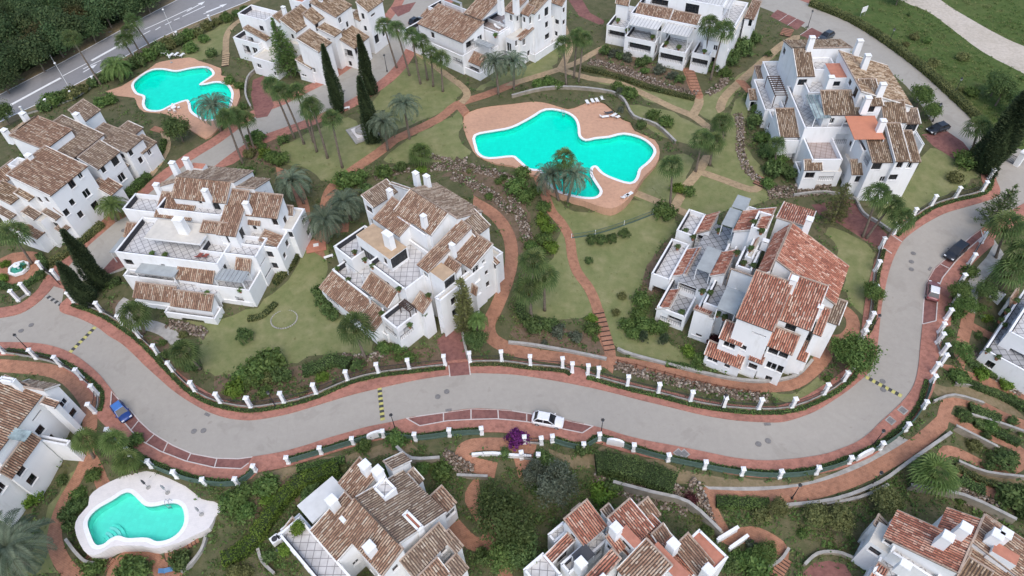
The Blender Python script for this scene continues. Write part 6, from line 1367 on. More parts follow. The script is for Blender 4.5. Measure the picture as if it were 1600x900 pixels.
fillers(7, (940,70,1200,300), 0.5, 1.3, ('dark', 'mid', 'grey')); fillers(5, (960,330,1110,590), 0.4, 1.0, ('mid', 'olive')); fillers(5, (230,60,400,240), 0.6, 1.4, ('dark', 'mid')); fillers(4, (1230,560,1345,630), 0.4, 0.9, ('mid', 'olive'))
fillers(4, (800,505,950,560), 0.5, 1.0, ('dark', 'grey', 'mid')); fillers(3, (1290,320,1560,345), 0.5, 1.1, ('mid',)); fillers(4, (0,390,130,480), 0.5, 1.0, ('dark', 'mid'))
fillers(6, (1440,20,1600,220), 0.5, 1.5, ('mid', 'olive'), ('meadow',)); fillers(3, (1290,20,1440,110), 0.5, 1.2, ('dark', 'olive'), ('meadow',))
# clipped hedges
hedge([(162,352),(135,375),(105,398),(80,415)], 1.2, 1.0, 'olive clipped hedge between the red path and the long left-edge house', 'leaf_olive')
hedge([(198,310),(215,295),(235,277)], 1.5, 1.2, 'rounded hedge at the path corner right of the left-edge house'); hedge([(230,268),(250,245),(258,222)], 1.0, 0.9, 'low hedge beside the tan path right of the left-edge house')
hedge([(-5,442),(20,452),(50,442),(72,420),(62,400)], 1.0, 0.8, 'curved hedge around the octagonal fountain court', 'leaf_dark')
hedge([(140,420),(165,445),(190,440)], 1.2, 0.9, 'dark hedge at the foot of the two lane cypresses', 'leaf_dark')
hedge([(475,584),(500,577),(522,567),(548,573)], 1.7, 1.2, 'wavy dark hedge below the lawn of the central house', 'leaf_dark'); hedge([(812,478),(818,498),(850,508)], 1.5, 1.0, 'dark hedge corner on the lawn by the red path', 'leaf_dark')
hedge([(1265,8),(1330,34),(1392,73),(1442,111),(1488,152),(1528,190),(1545,212)], 1.6, 1.3, 'long olive hedge along the upper right lane', 'leaf_olive')
hedge([(465,735),(500,728),(540,720)], 1.0, 0.7, 'low hedge on the bank below the road, left'); hedge([(352,880),(382,864),(405,840),(428,804),(450,777),(472,760),(502,746),(532,736)], 1.7, 1.7, 'bright hedge diagonal beside the white canopy house', 'leaf_bright')
hedge([(930,728),(960,730),(1000,742),(1035,755),(1058,765)], 3.0, 1.8, 'thick dark green hedge on the bank below the road', 'leaf_dark'); hedge([(1118,786),(1160,788),(1200,790)], 1.4, 1.0, 'green hedge beside the lower winding path')
hedge([(1512,640),(1530,648),(1560,660)], 1.6, 1.0, 'upper dark hedge of the zigzag ramp', 'leaf_dark'); hedge([(1520,662),(1550,676),(1590,695)], 1.1, 0.8, 'middle dark hedge of the zigzag ramp', 'leaf_dark'); hedge([(1498,752),(1520,765),(1540,772)], 1.5, 1.0, 'lower dark hedge of the zigzag ramp', 'leaf_dark')
hedge([(1490,730),(1540,755),(1600,768)], 0.8, 0.7, 'thin olive hedge below the zigzag ramp', 'leaf_olive'); hedge([(1505,598),(1560,620),(1610,645)], 1.0, 0.8, 'dark hedge above the sandy bank at right', 'leaf_dark')
hedge([(1508,565),(1530,578),(1555,590)], 1.2, 0.8, 'dark hedge below the rubble at the right-edge house', 'leaf_dark'); hedge([(430,445),(455,418),(470,390)], 1.1, 0.9, 'olive hedge along the right side of the cream-canopy house', 'leaf_olive'); hedge([(388,500),(410,495),(432,475)], 1.0, 0.6, 'low yellowish hedge on the lawn beside the cream-canopy house', 'leaf_olive')
hedge([(905,108),(960,120),(1020,140),(1085,156)], 1.2, 0.7, 'olive hedge below the rubble bank at top', 'leaf_olive'); hedge([(478,118),(495,118),(515,108)], 1.4, 0.5, 'low green hedge at the foot of the arched-window house'); hedge([(1040,570),(1090,578)], 0.9, 0.6, 'low hedge below the red-roofed house wall')
def off(line, d, step=1):
    P = [gnd(x, y) for x, y in line]; out = []
    for i, p in enumerate(P):
        t = P[min(i+1, len(P)-1)]-P[max(i-1, 0)]; t.z = 0; t.normalize(); q = p+Vector((-t.y, t.x, 0))*d; out.append(proj((q.x, q.y, hgt(q.x, q.y))))
    return out
for i, (ln, lab) in enumerate(((FENCE_N, 'left'), (FENCE_N2, 'middle'), (FENCE_N3, 'right'), (FENCE_N4, 'upper right'), (FENCE_N5, 'far right'))): hedge(off(ln, -0.6), 0.65, 0.35, 'low green hedge between the inner pavement and fence, %s stretch' % lab, 'leaf_olive' if i % 2 else 'leaf_mid', dens=45)
SF_A = S_FENCE[1:7]; SF_B = S_FENCE[7:14]; SF_C = S_FENCE[14:21]; SF_D = S_FENCE[22:36]
for i, (ln, lab) in enumerate(((SF_A, 'far left'), (SF_B, 'left'), (SF_C, 'middle'), (SF_D, 'right'))): hedge(off(ln, 0.6), 0.6, 0.35, 'low green hedge between the outer pavement and fence, %s stretch' % lab, 'leaf_mid', dens=45)
# small tufts and ground cover that nobody could count
def cover(name, label, names, n, box, size, mat, seed, hgtm=0.18):
    r = np.random.default_rng(seed); xs = r.uniform(box[0], box[2], n); ys = r.uniform(box[1], box[3], n)
    G = [gnd(a, b) for a, b in zip(xs, ys)]; X = np.array([g.x for g in G]); Y = np.array([g.y for g in G]); Z = np.array([g.z for g in G])
    ow = own_at(X, Y); nm = np.array([R[i]['name'] in names for i in ow]); ok = nm & ~in_house(X, Y, 0.2)
    # grow in patches
    pt = np.sin(X*0.31+seed)+np.sin(Y*0.37+seed*2)+0.8*np.sin((X+Y)*0.83)+r.normal(size=n)*0.9; ok &= pt > 0.1
    P0 = np.stack([X, Y, Z], 1)[ok]; per = 9; m = len(P0); P = np.repeat(P0, per, 0)+r.normal(size=(m*per, 3))*np.array([size*1.6, size*1.6, 0]); N = len(P); P[:, 2] += r.random(N)*hgtm
    d = r.normal(size=(N, 3))*0.7+np.array([0, 0, 1.0]); d /= np.linalg.norm(d, axis=1)[:, None]; t = np.cross(d, r.normal(size=(N, 3))); t /= np.linalg.norm(t, axis=1)[:, None]; b = np.cross(d, t); s = size*(0.5+0.8*r.random(N))
    V = np.stack([P-t*s[:, None], P+b*s[:, None]*0.6, P+t*s[:, None], P-b*s[:, None]*0.6], 1).reshape(-1, 3)
    o = link(name, np_mesh(name, V, np.arange(4*N).reshape(N, 4), np.clip(np.repeat(r.random(m), per)*0.5+r.random(N)*0.5, 0, 1), mat)); tag(o, label, 'ground cover', kind='stuff')
GB = ('garden_ground', 'garden_bed')
cover('shrubbery', 'low dark shrubbery massed in the garden beds', GB, 5200, (-20,20,1620,910), 0.22, 'leaf_dark', 311, 0.9); cover('shrubbery', 'low green shrubbery massed in the garden beds', GB, 4200, (-20,20,1620,910), 0.2, 'leaf_mid', 312, 0.8)
cover('ground_cover', 'dark green ground cover filling the garden beds', GB, 14000, (-20,20,1620,910), 0.2, 'leaf_dark', 301, 0.3); cover('ground_cover', 'green ground cover scattered through the garden beds', GB, 13000, (-20,20,1620,910), 0.17, 'leaf_mid', 302, 0.25)
cover('shrubbery', 'low mixed shrubbery on the terraces at lower right', GB, 1500, (1100,600,1610,905), 0.17, 'leaf_mid', 313, 0.5); cover('shrubbery', 'low mixed shrubbery in the bottom gardens', GB, 2600, (0,640,1100,905), 0.18, 'leaf_mid', 314, 0.5)
cover('dry_weeds', 'dry olive weeds scattered over beds and banks', GB, 9000, (-20,20,1620,910), 0.13, 'leaf_olive', 303, 0.2)
cover('meadow_grass', 'tall green grass tufts of the meadow', ('meadow',), 5000, (1250,-10,1610,230), 0.13, 'leaf_mid', 304, 0.2); cover('meadow_weeds', 'pale dry weeds along the gravel track in the meadow', ('meadow',), 3000, (1250,-10,1610,230), 0.14, 'leaf_olive', 305, 0.3)
cover('undergrowth', 'dark undergrowth of the wood across the highway', ('woodland_ground',), 6000, (-20,-10,290,150), 0.35, 'leaf_wood', 306, 0.8); cover('lawn_tufts', 'uneven grass tufts on the lawns', ('lawn',), 9000, (-20,20,1620,910), 0.07, 'leaf_olive', 307, 0.05)
# ------------------------------------------------------------------ fences and walls
def post_mesh(h=2.5, w=0.52):
    m = MB(); m.box((0, 0, h/2-0.3), (w*0.86, w*0.86, h+0.6)); m.box((0, 0, h+0.05), (w*1.25, w*1.25, 0.12)); m.box((0, 0, h+0.16), (w*1.0, w*1.0, 0.12), None, 0.5); m.box((0, 0, 0.15), (w*1.1, w*1.1, 0.5)); return m.mesh('post', 'white_stucco')
POST = post_mesh(); POST_S = post_mesh(1.7, 0.5); POST_HW = post_mesh(2.0, 0.42)
def fence(px, label, railmat='dark_metal', wallmat='concrete_grey', post=POST, rail_h=1.5, wall_h=0.4, gap=0.22, mesh=False, group='fences along the road'):
    P = [gnd(x, y) for x, y in px]; o = empty('roadside_fence', P[0]); O = P[0]
    reg(o, label, px[len(px)//2][0], 'fence', group)
    for p in P:
        c = link('post', post, None, o); c.location = p-O; c.rotation_euler = (random.uniform(-.025, .025), random.uniform(-.025, .025), random.uniform(-.12, .12)); c.scale = (1, 1, random.uniform(0.93, 1.07))
    for i, (a, b) in enumerate(zip(P[:-1], P[1:])):
        if i+1 < len(P)-1: t = (P[i+2]-P[i])
        else: t = b-a
        t = b-a; L = t.length; c1 = P[max(i-1, 0)]; c2 = P[min(i+2, len(P)-1)]; n = max(2, int(L/2)); pts = []
        for k in range(n+1):
            u = k/n; q = 0.5*((2*a)+(-c1+b)*u+(2*c1-5*a+4*b-c2)*u*u+(-c1+3*a-3*b+c2)*u**3); pts.append(Vector((q.x, q.y, hgt(q.x, q.y))))
        w = MB(); r = MB()
        for p, q in zip(pts[:-1], pts[1:]):
            p, q = p-O, q-O; w.bar(p+Vector((0, 0, wall_h/2-0.2)), q+Vector((0, 0, wall_h/2-0.2)), 0.22, wall_h+0.4)
            r.bar(p+Vector((0, 0, rail_h)), q+Vector((0, 0, rail_h)), 0.06); r.bar(p+Vector((0, 0, wall_h+0.12)), q+Vector((0, 0, wall_h+0.12)), 0.05)
            if mesh: r.bar(p+Vector((0, 0, (rail_h+wall_h)/2+0.05)), q+Vector((0, 0, (rail_h+wall_h)/2+0.05)), 0.02, rail_h-wall_h-0.16)
            else:
                m = max(1, int((q-p).length/gap))
                for k in range(m):
                    s = p.lerp(q, k/m); r.bar(s+Vector((0, 0, wall_h)), s+Vector((0, 0, rail_h)), 0.025)
        w.obj('low_wall', wallmat, o); r.obj('railing', railmat, o)
    return o
fence(FENCE_N[:9], 'white post and rail fence inside the left road bend'); fence(FENCE_N[8:], 'white post and rail fence above the road left of the red driveway'); fence(FENCE_N2, 'white post and rail fence right of the red driveway'); fence(FENCE_N3, 'white post and rail fence below the red-roofed house'); fence(FENCE_N4, 'white post and rail fence inside the right road bend'); fence(FENCE_N5, 'white post and rail fence near the upper right gate')
fence(S_FENCE[1:7], 'white post fence outside the road at far left', post=POST); fence(S_FENCE[7:14], 'white post fence with green mesh outside the left road bend', 'green_mesh', 'green_mesh', POST_S, 1.2, 0.25, mesh=True); fence(S_FENCE[14:21], 'white post fence with green mesh below the middle of the road', 'green_mesh', 'green_mesh', POST_S, 1.2, 0.25, mesh=True)
fence([(863,691),(911,703),(936,688),(989,705),(1043,720),(1100,732),(1158,742),(1217,746),(1274,740),(1325,724),(1373,702),(1413,673),(1441,638),(1454,598)], 'white post fence with green mesh outside the right road bend', 'green_mesh', 'green_mesh', POST_S, 1.2, 0.25, mesh=True)
fence([(1476,500),(1487,478),(1497,447),(1512,415),(1532,380)], 'white post and rail fence beside the right parking bay'); fence([(1456,583),(1468,571)], 'pair of white gate posts at the right garden gate, lower'); fence([(1470,554),(1463,537),(1466,521)], 'white gate posts at the right garden gate, upper')
fence([(40,180),(78,168),(116,155),(150,132),(213,95),(248,77),(280,62),(330,36)], 'white post fence beside the highway', 'green_mesh', 'concrete_grey', POST_HW, 1.1, 0.3, group='fences along the highway'); fence([(815,716),(841,720)], 'pair of low white posts below the bougainvillea gate', post=POST_S); fence([(820,692),(846,694)], 'pair of white posts at the bougainvillea gate', post=POST_S)
fence([(70,425),(92,437)], 'pair of white gate posts at the lane entrance'); fence([(30,470),(45,460)], 'pair of white posts left of the lane entrance')
fence([(893,372),(930,366),(975,352),(1020,335),(1035,330)], 'dark green mesh fence crossing the lawn below the central pool', 'green_mesh', 'green_mesh', post_mesh(0.9, 0.07), 0.9, 0.05, mesh=False, group='garden fences')
# wooden post railing beside the red path
px = [(965,567),(979,571),(994,574),(1008,578),(1023,582),(1038,586),(1054,590),(1070,594),(1086,598),(1102,602),(1118,606),(1135,609),(1152,612),(1168,614),(1185,616)]
P = [gnd(x, y) for x, y in px]; o = empty('wooden_railing', P[0]); reg(o, 'low wooden post railing beside the red path below the red-roofed house', 1070, 'railing'); wp = MB(); wp.box((0, 0, 0.4), (0.16, 0.16, 1.1)); wpm = wp.mesh('post', 'brown_wood')
for p in P: c = link('post', wpm, None, o); c.location = p-P[0]
for a, b in zip(P[:-1], P[1:]):
    e = MB(); e.bar(a-P[0]+Vector((0, 0, 0.75)), b-P[0]+Vector((0, 0, 0.75)), 0.08); e.obj('rail', 'brown_wood', o)
# arched white wall pieces in the outer fence
for x, y, wd, lab in ((589,684,2.6,'white arched wall piece in the fence below the road, left'), (961,696,2.4,'white arched wall piece in the fence below the road, right'), (1349,714,2.8,'long white wall block in the outer fence of the right bend')):
    g = gnd(x, y); a = gnd(x-20, y+ (6 if x < 700 else -4 if x < 1000 else 10)); ang = math.atan2(g.y-a.y, g.x-a.x); m = MB(); n = 12
    prof = [(-wd/2, -0.4), (wd/2, -0.4)]+[(wd/2*math.cos(math.pi*k/n), 1.0+0.7*math.sin(math.pi*k/n)) for k in range(n+1)]
    vs = [(u, -0.16, v) for u, v in prof]+[(u, 0.16, v) for u, v in prof]; k = len(prof); m.add(vs, [tuple(range(k)), tuple(range(2*k-1, k-1, -1))]+[(i, k+i, k+(i+1) % k, (i+1) % k) for i in range(k)])
    o = m.obj('wall_piece', 'white_stucco'); o.location = g; o.rotation_euler = (0, 0, ang); reg(o, lab, x, 'wall')
def wall(px, h, w, label, mat='concrete_wall', cap='concrete_grey', sm=3):
    q = smooth(px, sm) if len(px) > 2 else px; P = [gnd(x, y) for x, y in q]; o = empty('retaining_wall', P[0]); reg(o, label, px[len(px)//2][0], 'wall', 'garden walls'); m = MB(); c = MB()
    for a, b in zip(P[:-1], P[1:]):
        if (b-a).length < 0.05: continue
        a, b = a-P[0], b-P[0]; e = (b-a).normalized()*0.04; m.bar(a-e+Vector((0, 0, h/2-0.5)), b+e+Vector((0, 0, h/2-0.5)), w, h+1.0); c.bar(a-e+Vector((0, 0, h+0.04)), b+e+Vector((0, 0, h+0.04)), w+0.12, 0.1)
    m.obj('wall_body', mat, o); c.obj('coping', cap, o)
wall([(800,153),(850,141),(900,140),(955,147),(975,160),(990,185),(1025,198),(1055,225)], 0.7, 0.3, 'curved concrete wall around the upper side of the central pool')
wall([(1225,793),(1300,784),(1370,758),(1420,723),(1482,680)], 0.8, 0.3, 'long concrete wall below the curved lower path'); wall([(1417,766),(1497,781),(1578,819)], 1.6, 0.3, 'concrete wall behind the bottom-right house'); wall([(957,762),(1017,778),(1072,793),(1122,838)], 1.8, 0.3, 'brown wall behind the dark-awning bottom house'); wall([(622,704),(645,722),(688,721)], 1.2, 0.3, 'concrete wall behind the big bottom house')
wall([(795,537),(832,541),(890,551),(947,563)], 0.5, 0.3, 'low pale wall beside the long red path, left', 'concrete_grey'); wall([(965,547),(990,557),(1095,584),(1160,596),(1205,597),(1245,588),(1268,565)], 0.5, 0.3, 'low pale wall beside the long red path, right', 'concrete_grey')
wall([(1513,652),(1560,666),(1605,682)], 0.9, 0.2, 'upper white edged wall of the zigzag ramp'); wall([(1489,671),(1552,703)], 1.1, 0.2, 'middle white edged wall of the zigzag ramp'); wall([(1494,725),(1538,742),(1605,750)], 0.9, 0.2, 'lower grey wall of the zigzag ramp'); wall([(1457,630),(1489,620),(1533,632)], 0.6, 0.2, 'white edged wall at the head of the zigzag ramp'); wall([(1491,602),(1538,610),(1605,643)], 0.6, 0.2, 'grey wall along the sandy bank above the zigzag ramp')
wall([(738,713),(770,711),(800,714),(830,715)], 0.6, 0.25, 'white wall inside the hairpin path', 'white_stucco', 'white_stucco'); wall([(715,746),(762,748)], 0.8, 0.25, 'brown wall below the hairpin path'); wall([(1120,848),(1150,830)], 1.4, 0.3, 'white gate wall beside the dark-awning house, upper', 'white_stucco', 'white_stucco'); wall([(1138,862),(1165,843)], 1.4, 0.3, 'white gate wall beside the dark-awning house, lower', 'white_stucco', 'white_stucco')
wall([(1165,870),(1180,895),(1215,880),(1230,860)], 0.8, 0.25, 'grey wall around the bed by the lower winding path'); wall([(393,170),(385,150),(388,125),(400,112)], 0.7, 0.25, 'curved pale wall at the sunken red court'); wall([(1240,307),(1290,302),(1335,312)], 0.5, 0.25, 'pale kerb wall below the orange-awning house', 'concrete_grey'); wall([(1336,312),(1348,335),(1372,350),(1394,365)], 0.5, 0.25, 'pale kerb wall along the right red driveway', 'concrete_grey')
wall([(722,520),(728,548),(733,566)], 0.5, 0.25, 'pale kerb wall right of the central red driveway', 'concrete_grey'); wall([(110,848),(125,868),(140,882),(155,885)], 1.2, 0.25, 'curved tan wall beside the pool stairs at lower left', 'sandy_bank'); wall([(325,840),(318,862),(300,885),(285,895)], 0.8, 0.25, 'curved pale wall right of the lower-left pool', 'concrete_grey')
wall([(405,860),(412,880),(430,898)], 0.6, 0.25, 'brown wall of the sunken patio beside the big bottom house'); wall([(1255,885),(1275,868),(1305,866),(1330,875)], 0.8, 0.25, 'curved wall around the round red court at the bottom'); wall([(1283,790),(1340,780),(1385,760)], 0.6, 0.25, 'tan wall below the olive trees at lower right')
# rubble banks: thousands of field stones
def rubble(px, w, n, label, seed, smin=0.09, smax=0.25, h=0.6, sm=3):
    n = int(n*1.5)
    r = np.random.default_rng(seed); q = smooth(px, sm); P = [gnd(x, y) for x, y in q]; A = np.array([tuple(p) for p in P]); seg = np.linalg.norm(np.diff(A, axis=0), axis=1); cum = np.concatenate([[0], np.cumsum(seg)])
    u = r.random(n)*cum[-1]; i = np.clip(np.searchsorted(cum, u)-1, 0, len(seg)-1); f = (u-cum[i])/np.maximum(seg[i], 1e-6); B = A[i]*(1-f)[:, None]+A[i+1]*f[:, None]
    t = A[i+1]-A[i]; t /= np.linalg.norm(t, axis=1)[:, None]; nr = np.stack([-t[:, 1], t[:, 0], 0*t[:, 0]], 1); s = (r.random(n)-0.5)*w; C = B+nr*s[:, None]
    C[:, 2] = np.array([hgt(a, b) for a, b in C[:, :2]])+h*np.clip(0.5+s/w, 0, 1)*r.random(n)+0.03
    ico = bmesh.new(); bmesh.ops.create_icosphere(ico, subdivisions=1, radius=1.0); iv = np.array([tuple(v.co) for v in ico.verts]); ifc = np.array([[v.index for v in fc.verts] for fc in ico.faces]); ico.free()
    sz = smin+(smax-smin)*r.random(n)**1.6; V = iv[None]*(sz[:, None, None]*np.stack([1+0.5*r.random(n), 0.8+0.4*r.random(n), 0.5+0.4*r.random(n)], 1)[:, None, :])*(0.8+0.4*r.random((n, len(iv), 1)))
    a = r.random(n)*6.28; ca, sa = np.cos(a)[:, None], np.sin(a)[:, None]; X = V[:, :, 0]*ca-V[:, :, 1]*sa; Y = V[:, :, 0]*sa+V[:, :, 1]*ca; V = np.stack([X, Y, V[:, :, 2]], 2)+C[:, None, :]
    F = (ifc[None]+(np.arange(n)*len(iv))[:, None, None]).reshape(-1, 3)
    o = link('rubble_bank', np_mesh('rubble_bank', V.reshape(-1, 3), F, np.repeat(r.random(n), len(ifc)), 'rubble')); tag(o, label, 'stones', kind='stuff')
rubble([(672,263),(720,262),(775,273),(802,284)], 1.7, 420, 'upper rubble stone band behind the central house', 401); rubble([(705,276),(735,287),(765,303),(797,332)], 1.6, 380, 'lower rubble stone band behind the central house', 402); rubble([(800,307),(812,337),(826,375)], 1.8, 320, 'rubble stone band left of the long garden path', 403); rubble([(585,278),(612,270),(640,265)], 1.6, 200, 'rubble stone band left of the chimneys of the central house', 404)
rubble([(920,97),(960,106),(1000,121),(1050,140),(1088,149)], 1.9, 800, 'long rubble stone bank below the ribbed-pergola house', 405); rubble([(1105,147),(1122,138),(1137,122)], 1.6, 220, 'rubble stone bank right of the garden steps at top', 406); rubble([(1152,178),(1157,205),(1156,230),(1163,257),(1178,277),(1198,290)], 1.5, 480, 'rubble stone band curving left of the orange-awning house', 407); rubble([(1200,304),(1240,300),(1300,296)], 2.6, 520, 'rubble stone bank below the orange-awning house', 408)
rubble([(930,735),(960,748),(1000,762),(1040,775),(1078,788)], 3.2, 1300, 'wide rubble slope behind the dark-awning bottom house', 409); rubble([(1078,755),(1092,770),(1100,795),(1112,825)], 1.4, 300, 'rubble slope at the bend of the lower winding path', 410); rubble([(1512,556),(1550,581),(1600,612)], 2.6, 620, 'rubble slope below the right-edge house', 411); rubble([(1490,766),(1530,786),(1565,802)], 2.4, 480, 'rubble slope above the bottom-right house', 412)
rubble([(262,506),(290,513),(322,523)], 1.6, 240, 'rubble band in front of the cream-canopy house terrace', 413); rubble([(960,571),(1007,586),(1050,596),(1092,606),(1150,617),(1200,624)], 1.3, 620, 'rubble band between the wooden railing and the road fence', 414); rubble([(535,558),(570,561),(605,554)], 1.1, 200, 'rubble edging below the central lawn palm', 415); rubble([(692,711),(715,726),(738,738)], 1.6, 200, 'rubble heap below the hairpin path', 416); rubble([(655,235),(690,250),(730,252)], 1.0, 160, 'loose stones below the central pool paving', 417)
# ring of pale stones on the lawn
g = gnd(444,499); o = empty('stone_ring', g); reg(o, 'ring of pale edging stones around a bare spot on the lawn', 444, 'stone ring'); m = MB(); m.box((0, 0, 0.04), (0.3, 0.2, 0.14), None, 0.8); me = m.mesh('stone', 'concrete_grey')
for k in range(34): a = k*math.pi*2/34; c = link('stone', me, None, o); c.location = (2.1*math.cos(a), 1.9*math.sin(a), 0.0); c.rotation_euler = (0, 0, a+1.57+random.uniform(-.2, .2))
# ------------------------------------------------------------------ road furniture and markings
def drape(name, a, b, w, mat, z=0.035):
    A, B = gnd(*a), gnd(*b); n = max(1, int((B-A).length/1.5)); t = (B-A); t.z = 0; t.normalize(); s = Vector((-t.y, t.x, 0))*w/2; vs = []; fs = []
    for k in range(n+1):
        p = A.lerp(B, k/n)
        for q in (p+s, p-s): vs.append((q.x, q.y, hgt(q.x, q.y)+z))
    for k in range(n): fs.append((2*k, 2*k+1, 2*k+3, 2*k+2))
    return vs, fs
def marking(lines, w, mat='white_paint', name='road_marking', z=0.035):
    m = MB()
    for ln in lines:
        for a, b in zip(ln[:-1], ln[1:]): m.add(*drape(name, a, b, w, mat, z))
    o = m.obj(name, mat); o['kind'] = 'structure'
marking([smooth(HW_U, 3)], 0.25); marking([smooth(HW_L, 3)], 0.25); marking([[(6,170),(95,122)], [(143,95),(190,69)]], 0.75); marking([[(98,119),(136,99)], [(226,46),(300,12)], [(130,108),(158,94)]], 0.3)
for a, b in (((220,56),(235,48)), ((243,47),(251,42)), ((258,39),(268,34)), ((272,32),(281,28)), ((285,26),(320,10)), ((318,22),(345,11))): marking([[a, b]], 0.3)
for x0, y0, x1, y1 in ((292,18,312,7), (322,19,345,10), (130,113,142,106)):          # lane arrows
    A, B = gnd(x0, y0), gnd(x1, y1); t = (B-A).normalized(); s = Vector((-t.y, t.x, 0)); m = MB(); m.add(*drape('road_marking', (x0, y0), (x1, y1), 0.35, None)); q = B+t*1.8; m.add([tuple(B+s*0.8+Vector((0, 0, 0.05))), tuple(B-s*0.8+Vector((0, 0, 0.05))), tuple(q+Vector((0, 0, 0.05)))], [(0, 1, 2)]); o = m.obj('road_marking', 'white_paint'); o['kind'] = 'structure'
marking([BAY1[11:]+[BAY1[0]]], 0.16, 'worn_line', z=0.14); marking([BAY1[:11]], 0.16, 'worn_line'); marking([[(228,692),(241,679)], [(255,707),(262,692)], [(292,721),(298,709)], [(335,731),(339,717)], [(205,672),(217,657)]], 0.16, 'worn_line', z=0.045)
marking([BAY2[8:]+[BAY2[0]]], 0.16, 'worn_line', z=0.14); marking([BAY2[:9]], 0.16, 'worn_line'); marking([[(693,645),(693,659)], [(736,640),(736,656)], [(778,641),(779,656)], [(823,647),(823,660)]], 0.16, 'worn_line', z=0.045)
marking([BAY3[7:]+[BAY3[0]]], 0.16, 'worn_line', z=0.14); marking([BAY3[:8]], 0.16, 'worn_line'); marking([[(1470,413),(1484,420)]], 0.16, 'worn_line', z=0.045)
marking([[(1217,33),(1232,22)], [(1230,40),(1245,29)], [(1250,55),(1268,43)]], 0.14, 'worn_line', z=0.045); marking([[(703,589),(701,571)], [(735,586),(733,568)]], 0.2, 'worn_line', z=0.05); marking([[(1409,379),(1390,366)], [(1393,397),(1380,388)]], 0.2, 'worn_line', z=0.15)
def speed_bump(a, b, n, label, c1='yellow_rubber', c2='black_rubber'):
    A, B = gnd(*a), gnd(*b); o = empty('speed_bump', A); reg(o, label, a[0], 'speed bump', 'speed bumps across the road'); t = (B-A)/n; ang = math.atan2(t.y, t.x); L = t.length
    for k in range(n):
        m = MB(); w = 0.32; vs = [(0.01, -w, 0.0), (0.01, -w*0.5, 0.06), (0.01, w*0.5, 0.06), (0.01, w, 0.0), (L-0.01, -w, 0.0), (L-0.01, -w*0.5, 0.06), (L-0.01, w*0.5, 0.06), (L-0.01, w, 0.0)]
        m.add(vs, [(0, 4, 5, 1), (1, 5, 6, 2), (2, 6, 7, 3), (0, 1, 2, 3), (7, 6, 5, 4)]); c = m.obj('segment', c1 if k % 2 == 0 else c2, o); p = t*k; q = A+p; c.location = (p.x, p.y, hgt(q.x, q.y)-A.z+0.02); c.rotation_euler = (0, 0, ang)
speed_bump((72,462),(96,477),8,'worn black and grey speed bump at the lane entrance','concrete_grey'); speed_bump((149,511),(109,551),11,'yellow and black speed bump on the left road bend'); speed_bump((593,606),(598,657),13,'yellow and black speed bump across the middle of the road'); speed_bump((1353,589),(1409,619),11,'yellow and black speed bump on the right road bend')
mh = MB(); mh.lathe((0, 0, 0), [(0.42, 0.0), (0.42, 0.03), (0.36, 0.035)], 16); mhm = mh.mesh('manhole_cover', 'iron_cover')
for x, y in ((33,517),(49,508),(684,620),(698,612),(1379,596),(1380,609),(1427,396),(1424,409),(1424,421),(303,674),(318,673),(1185,694),(1200,689),(193,360),(537,142)):
    o = link('manhole_cover', mhm); o.location = gnd(x, y)+Vector((0, 0, 0.02)); reg(o, 'round iron manhole cover on the '+('left road bend' if x < 100 else 'road at the lower left bend' if 250 < x < 350 else 'middle of the road' if 600 < x < 750 else 'road below the right houses' if 1150 < x < 1250 else 'grey lane' if x < 600 else 'right road bend'), x+y*0.01, 'manhole', 'manhole covers')
dr = MB(); dr.box((0, 0, 0.02), (0.9, 0.4, 0.05)); drm = dr.mesh('drain_grate', 'iron_cover')
for x, y, rz in ((701,641,0.1),(324,648,-0.5),(1199,663,0),(1453,420,0.8),(1356,578,1.2),(36,124,0.4),(172,50,0.4)):
    o = link('drain_grate', drm); o.location = gnd(x, y)+Vector((0, 0, 0.03)); o.rotation_euler = (0, 0, rz); reg(o, 'small dark drain grate at the kerb', x, 'drain', 'drain grates')
# tree pits in the right-hand pavement
tp = MB(); tp.box((0, 0, 0.03), (1.1, 1.1, 0.06)); tpm = tp.mesh('frame', 'concrete_grey'); tq = MB(); tq.box((0, 0, 0.05), (0.8, 0.8, 0.06)); tqm = tq.mesh('soil', 'iron_cover')
for x, y in ((1391,658),(1410,642),(1060,709),(1069,710)):
    g = gnd(x, y); o = empty('utility_hatch', g+Vector((0, 0, 0.12)), 0.6); link('frame', tpm, None, o); link('cover', tqm, None, o); reg(o, 'square utility hatch in the red pavement', x, 'hatch', 'pavement hatches')
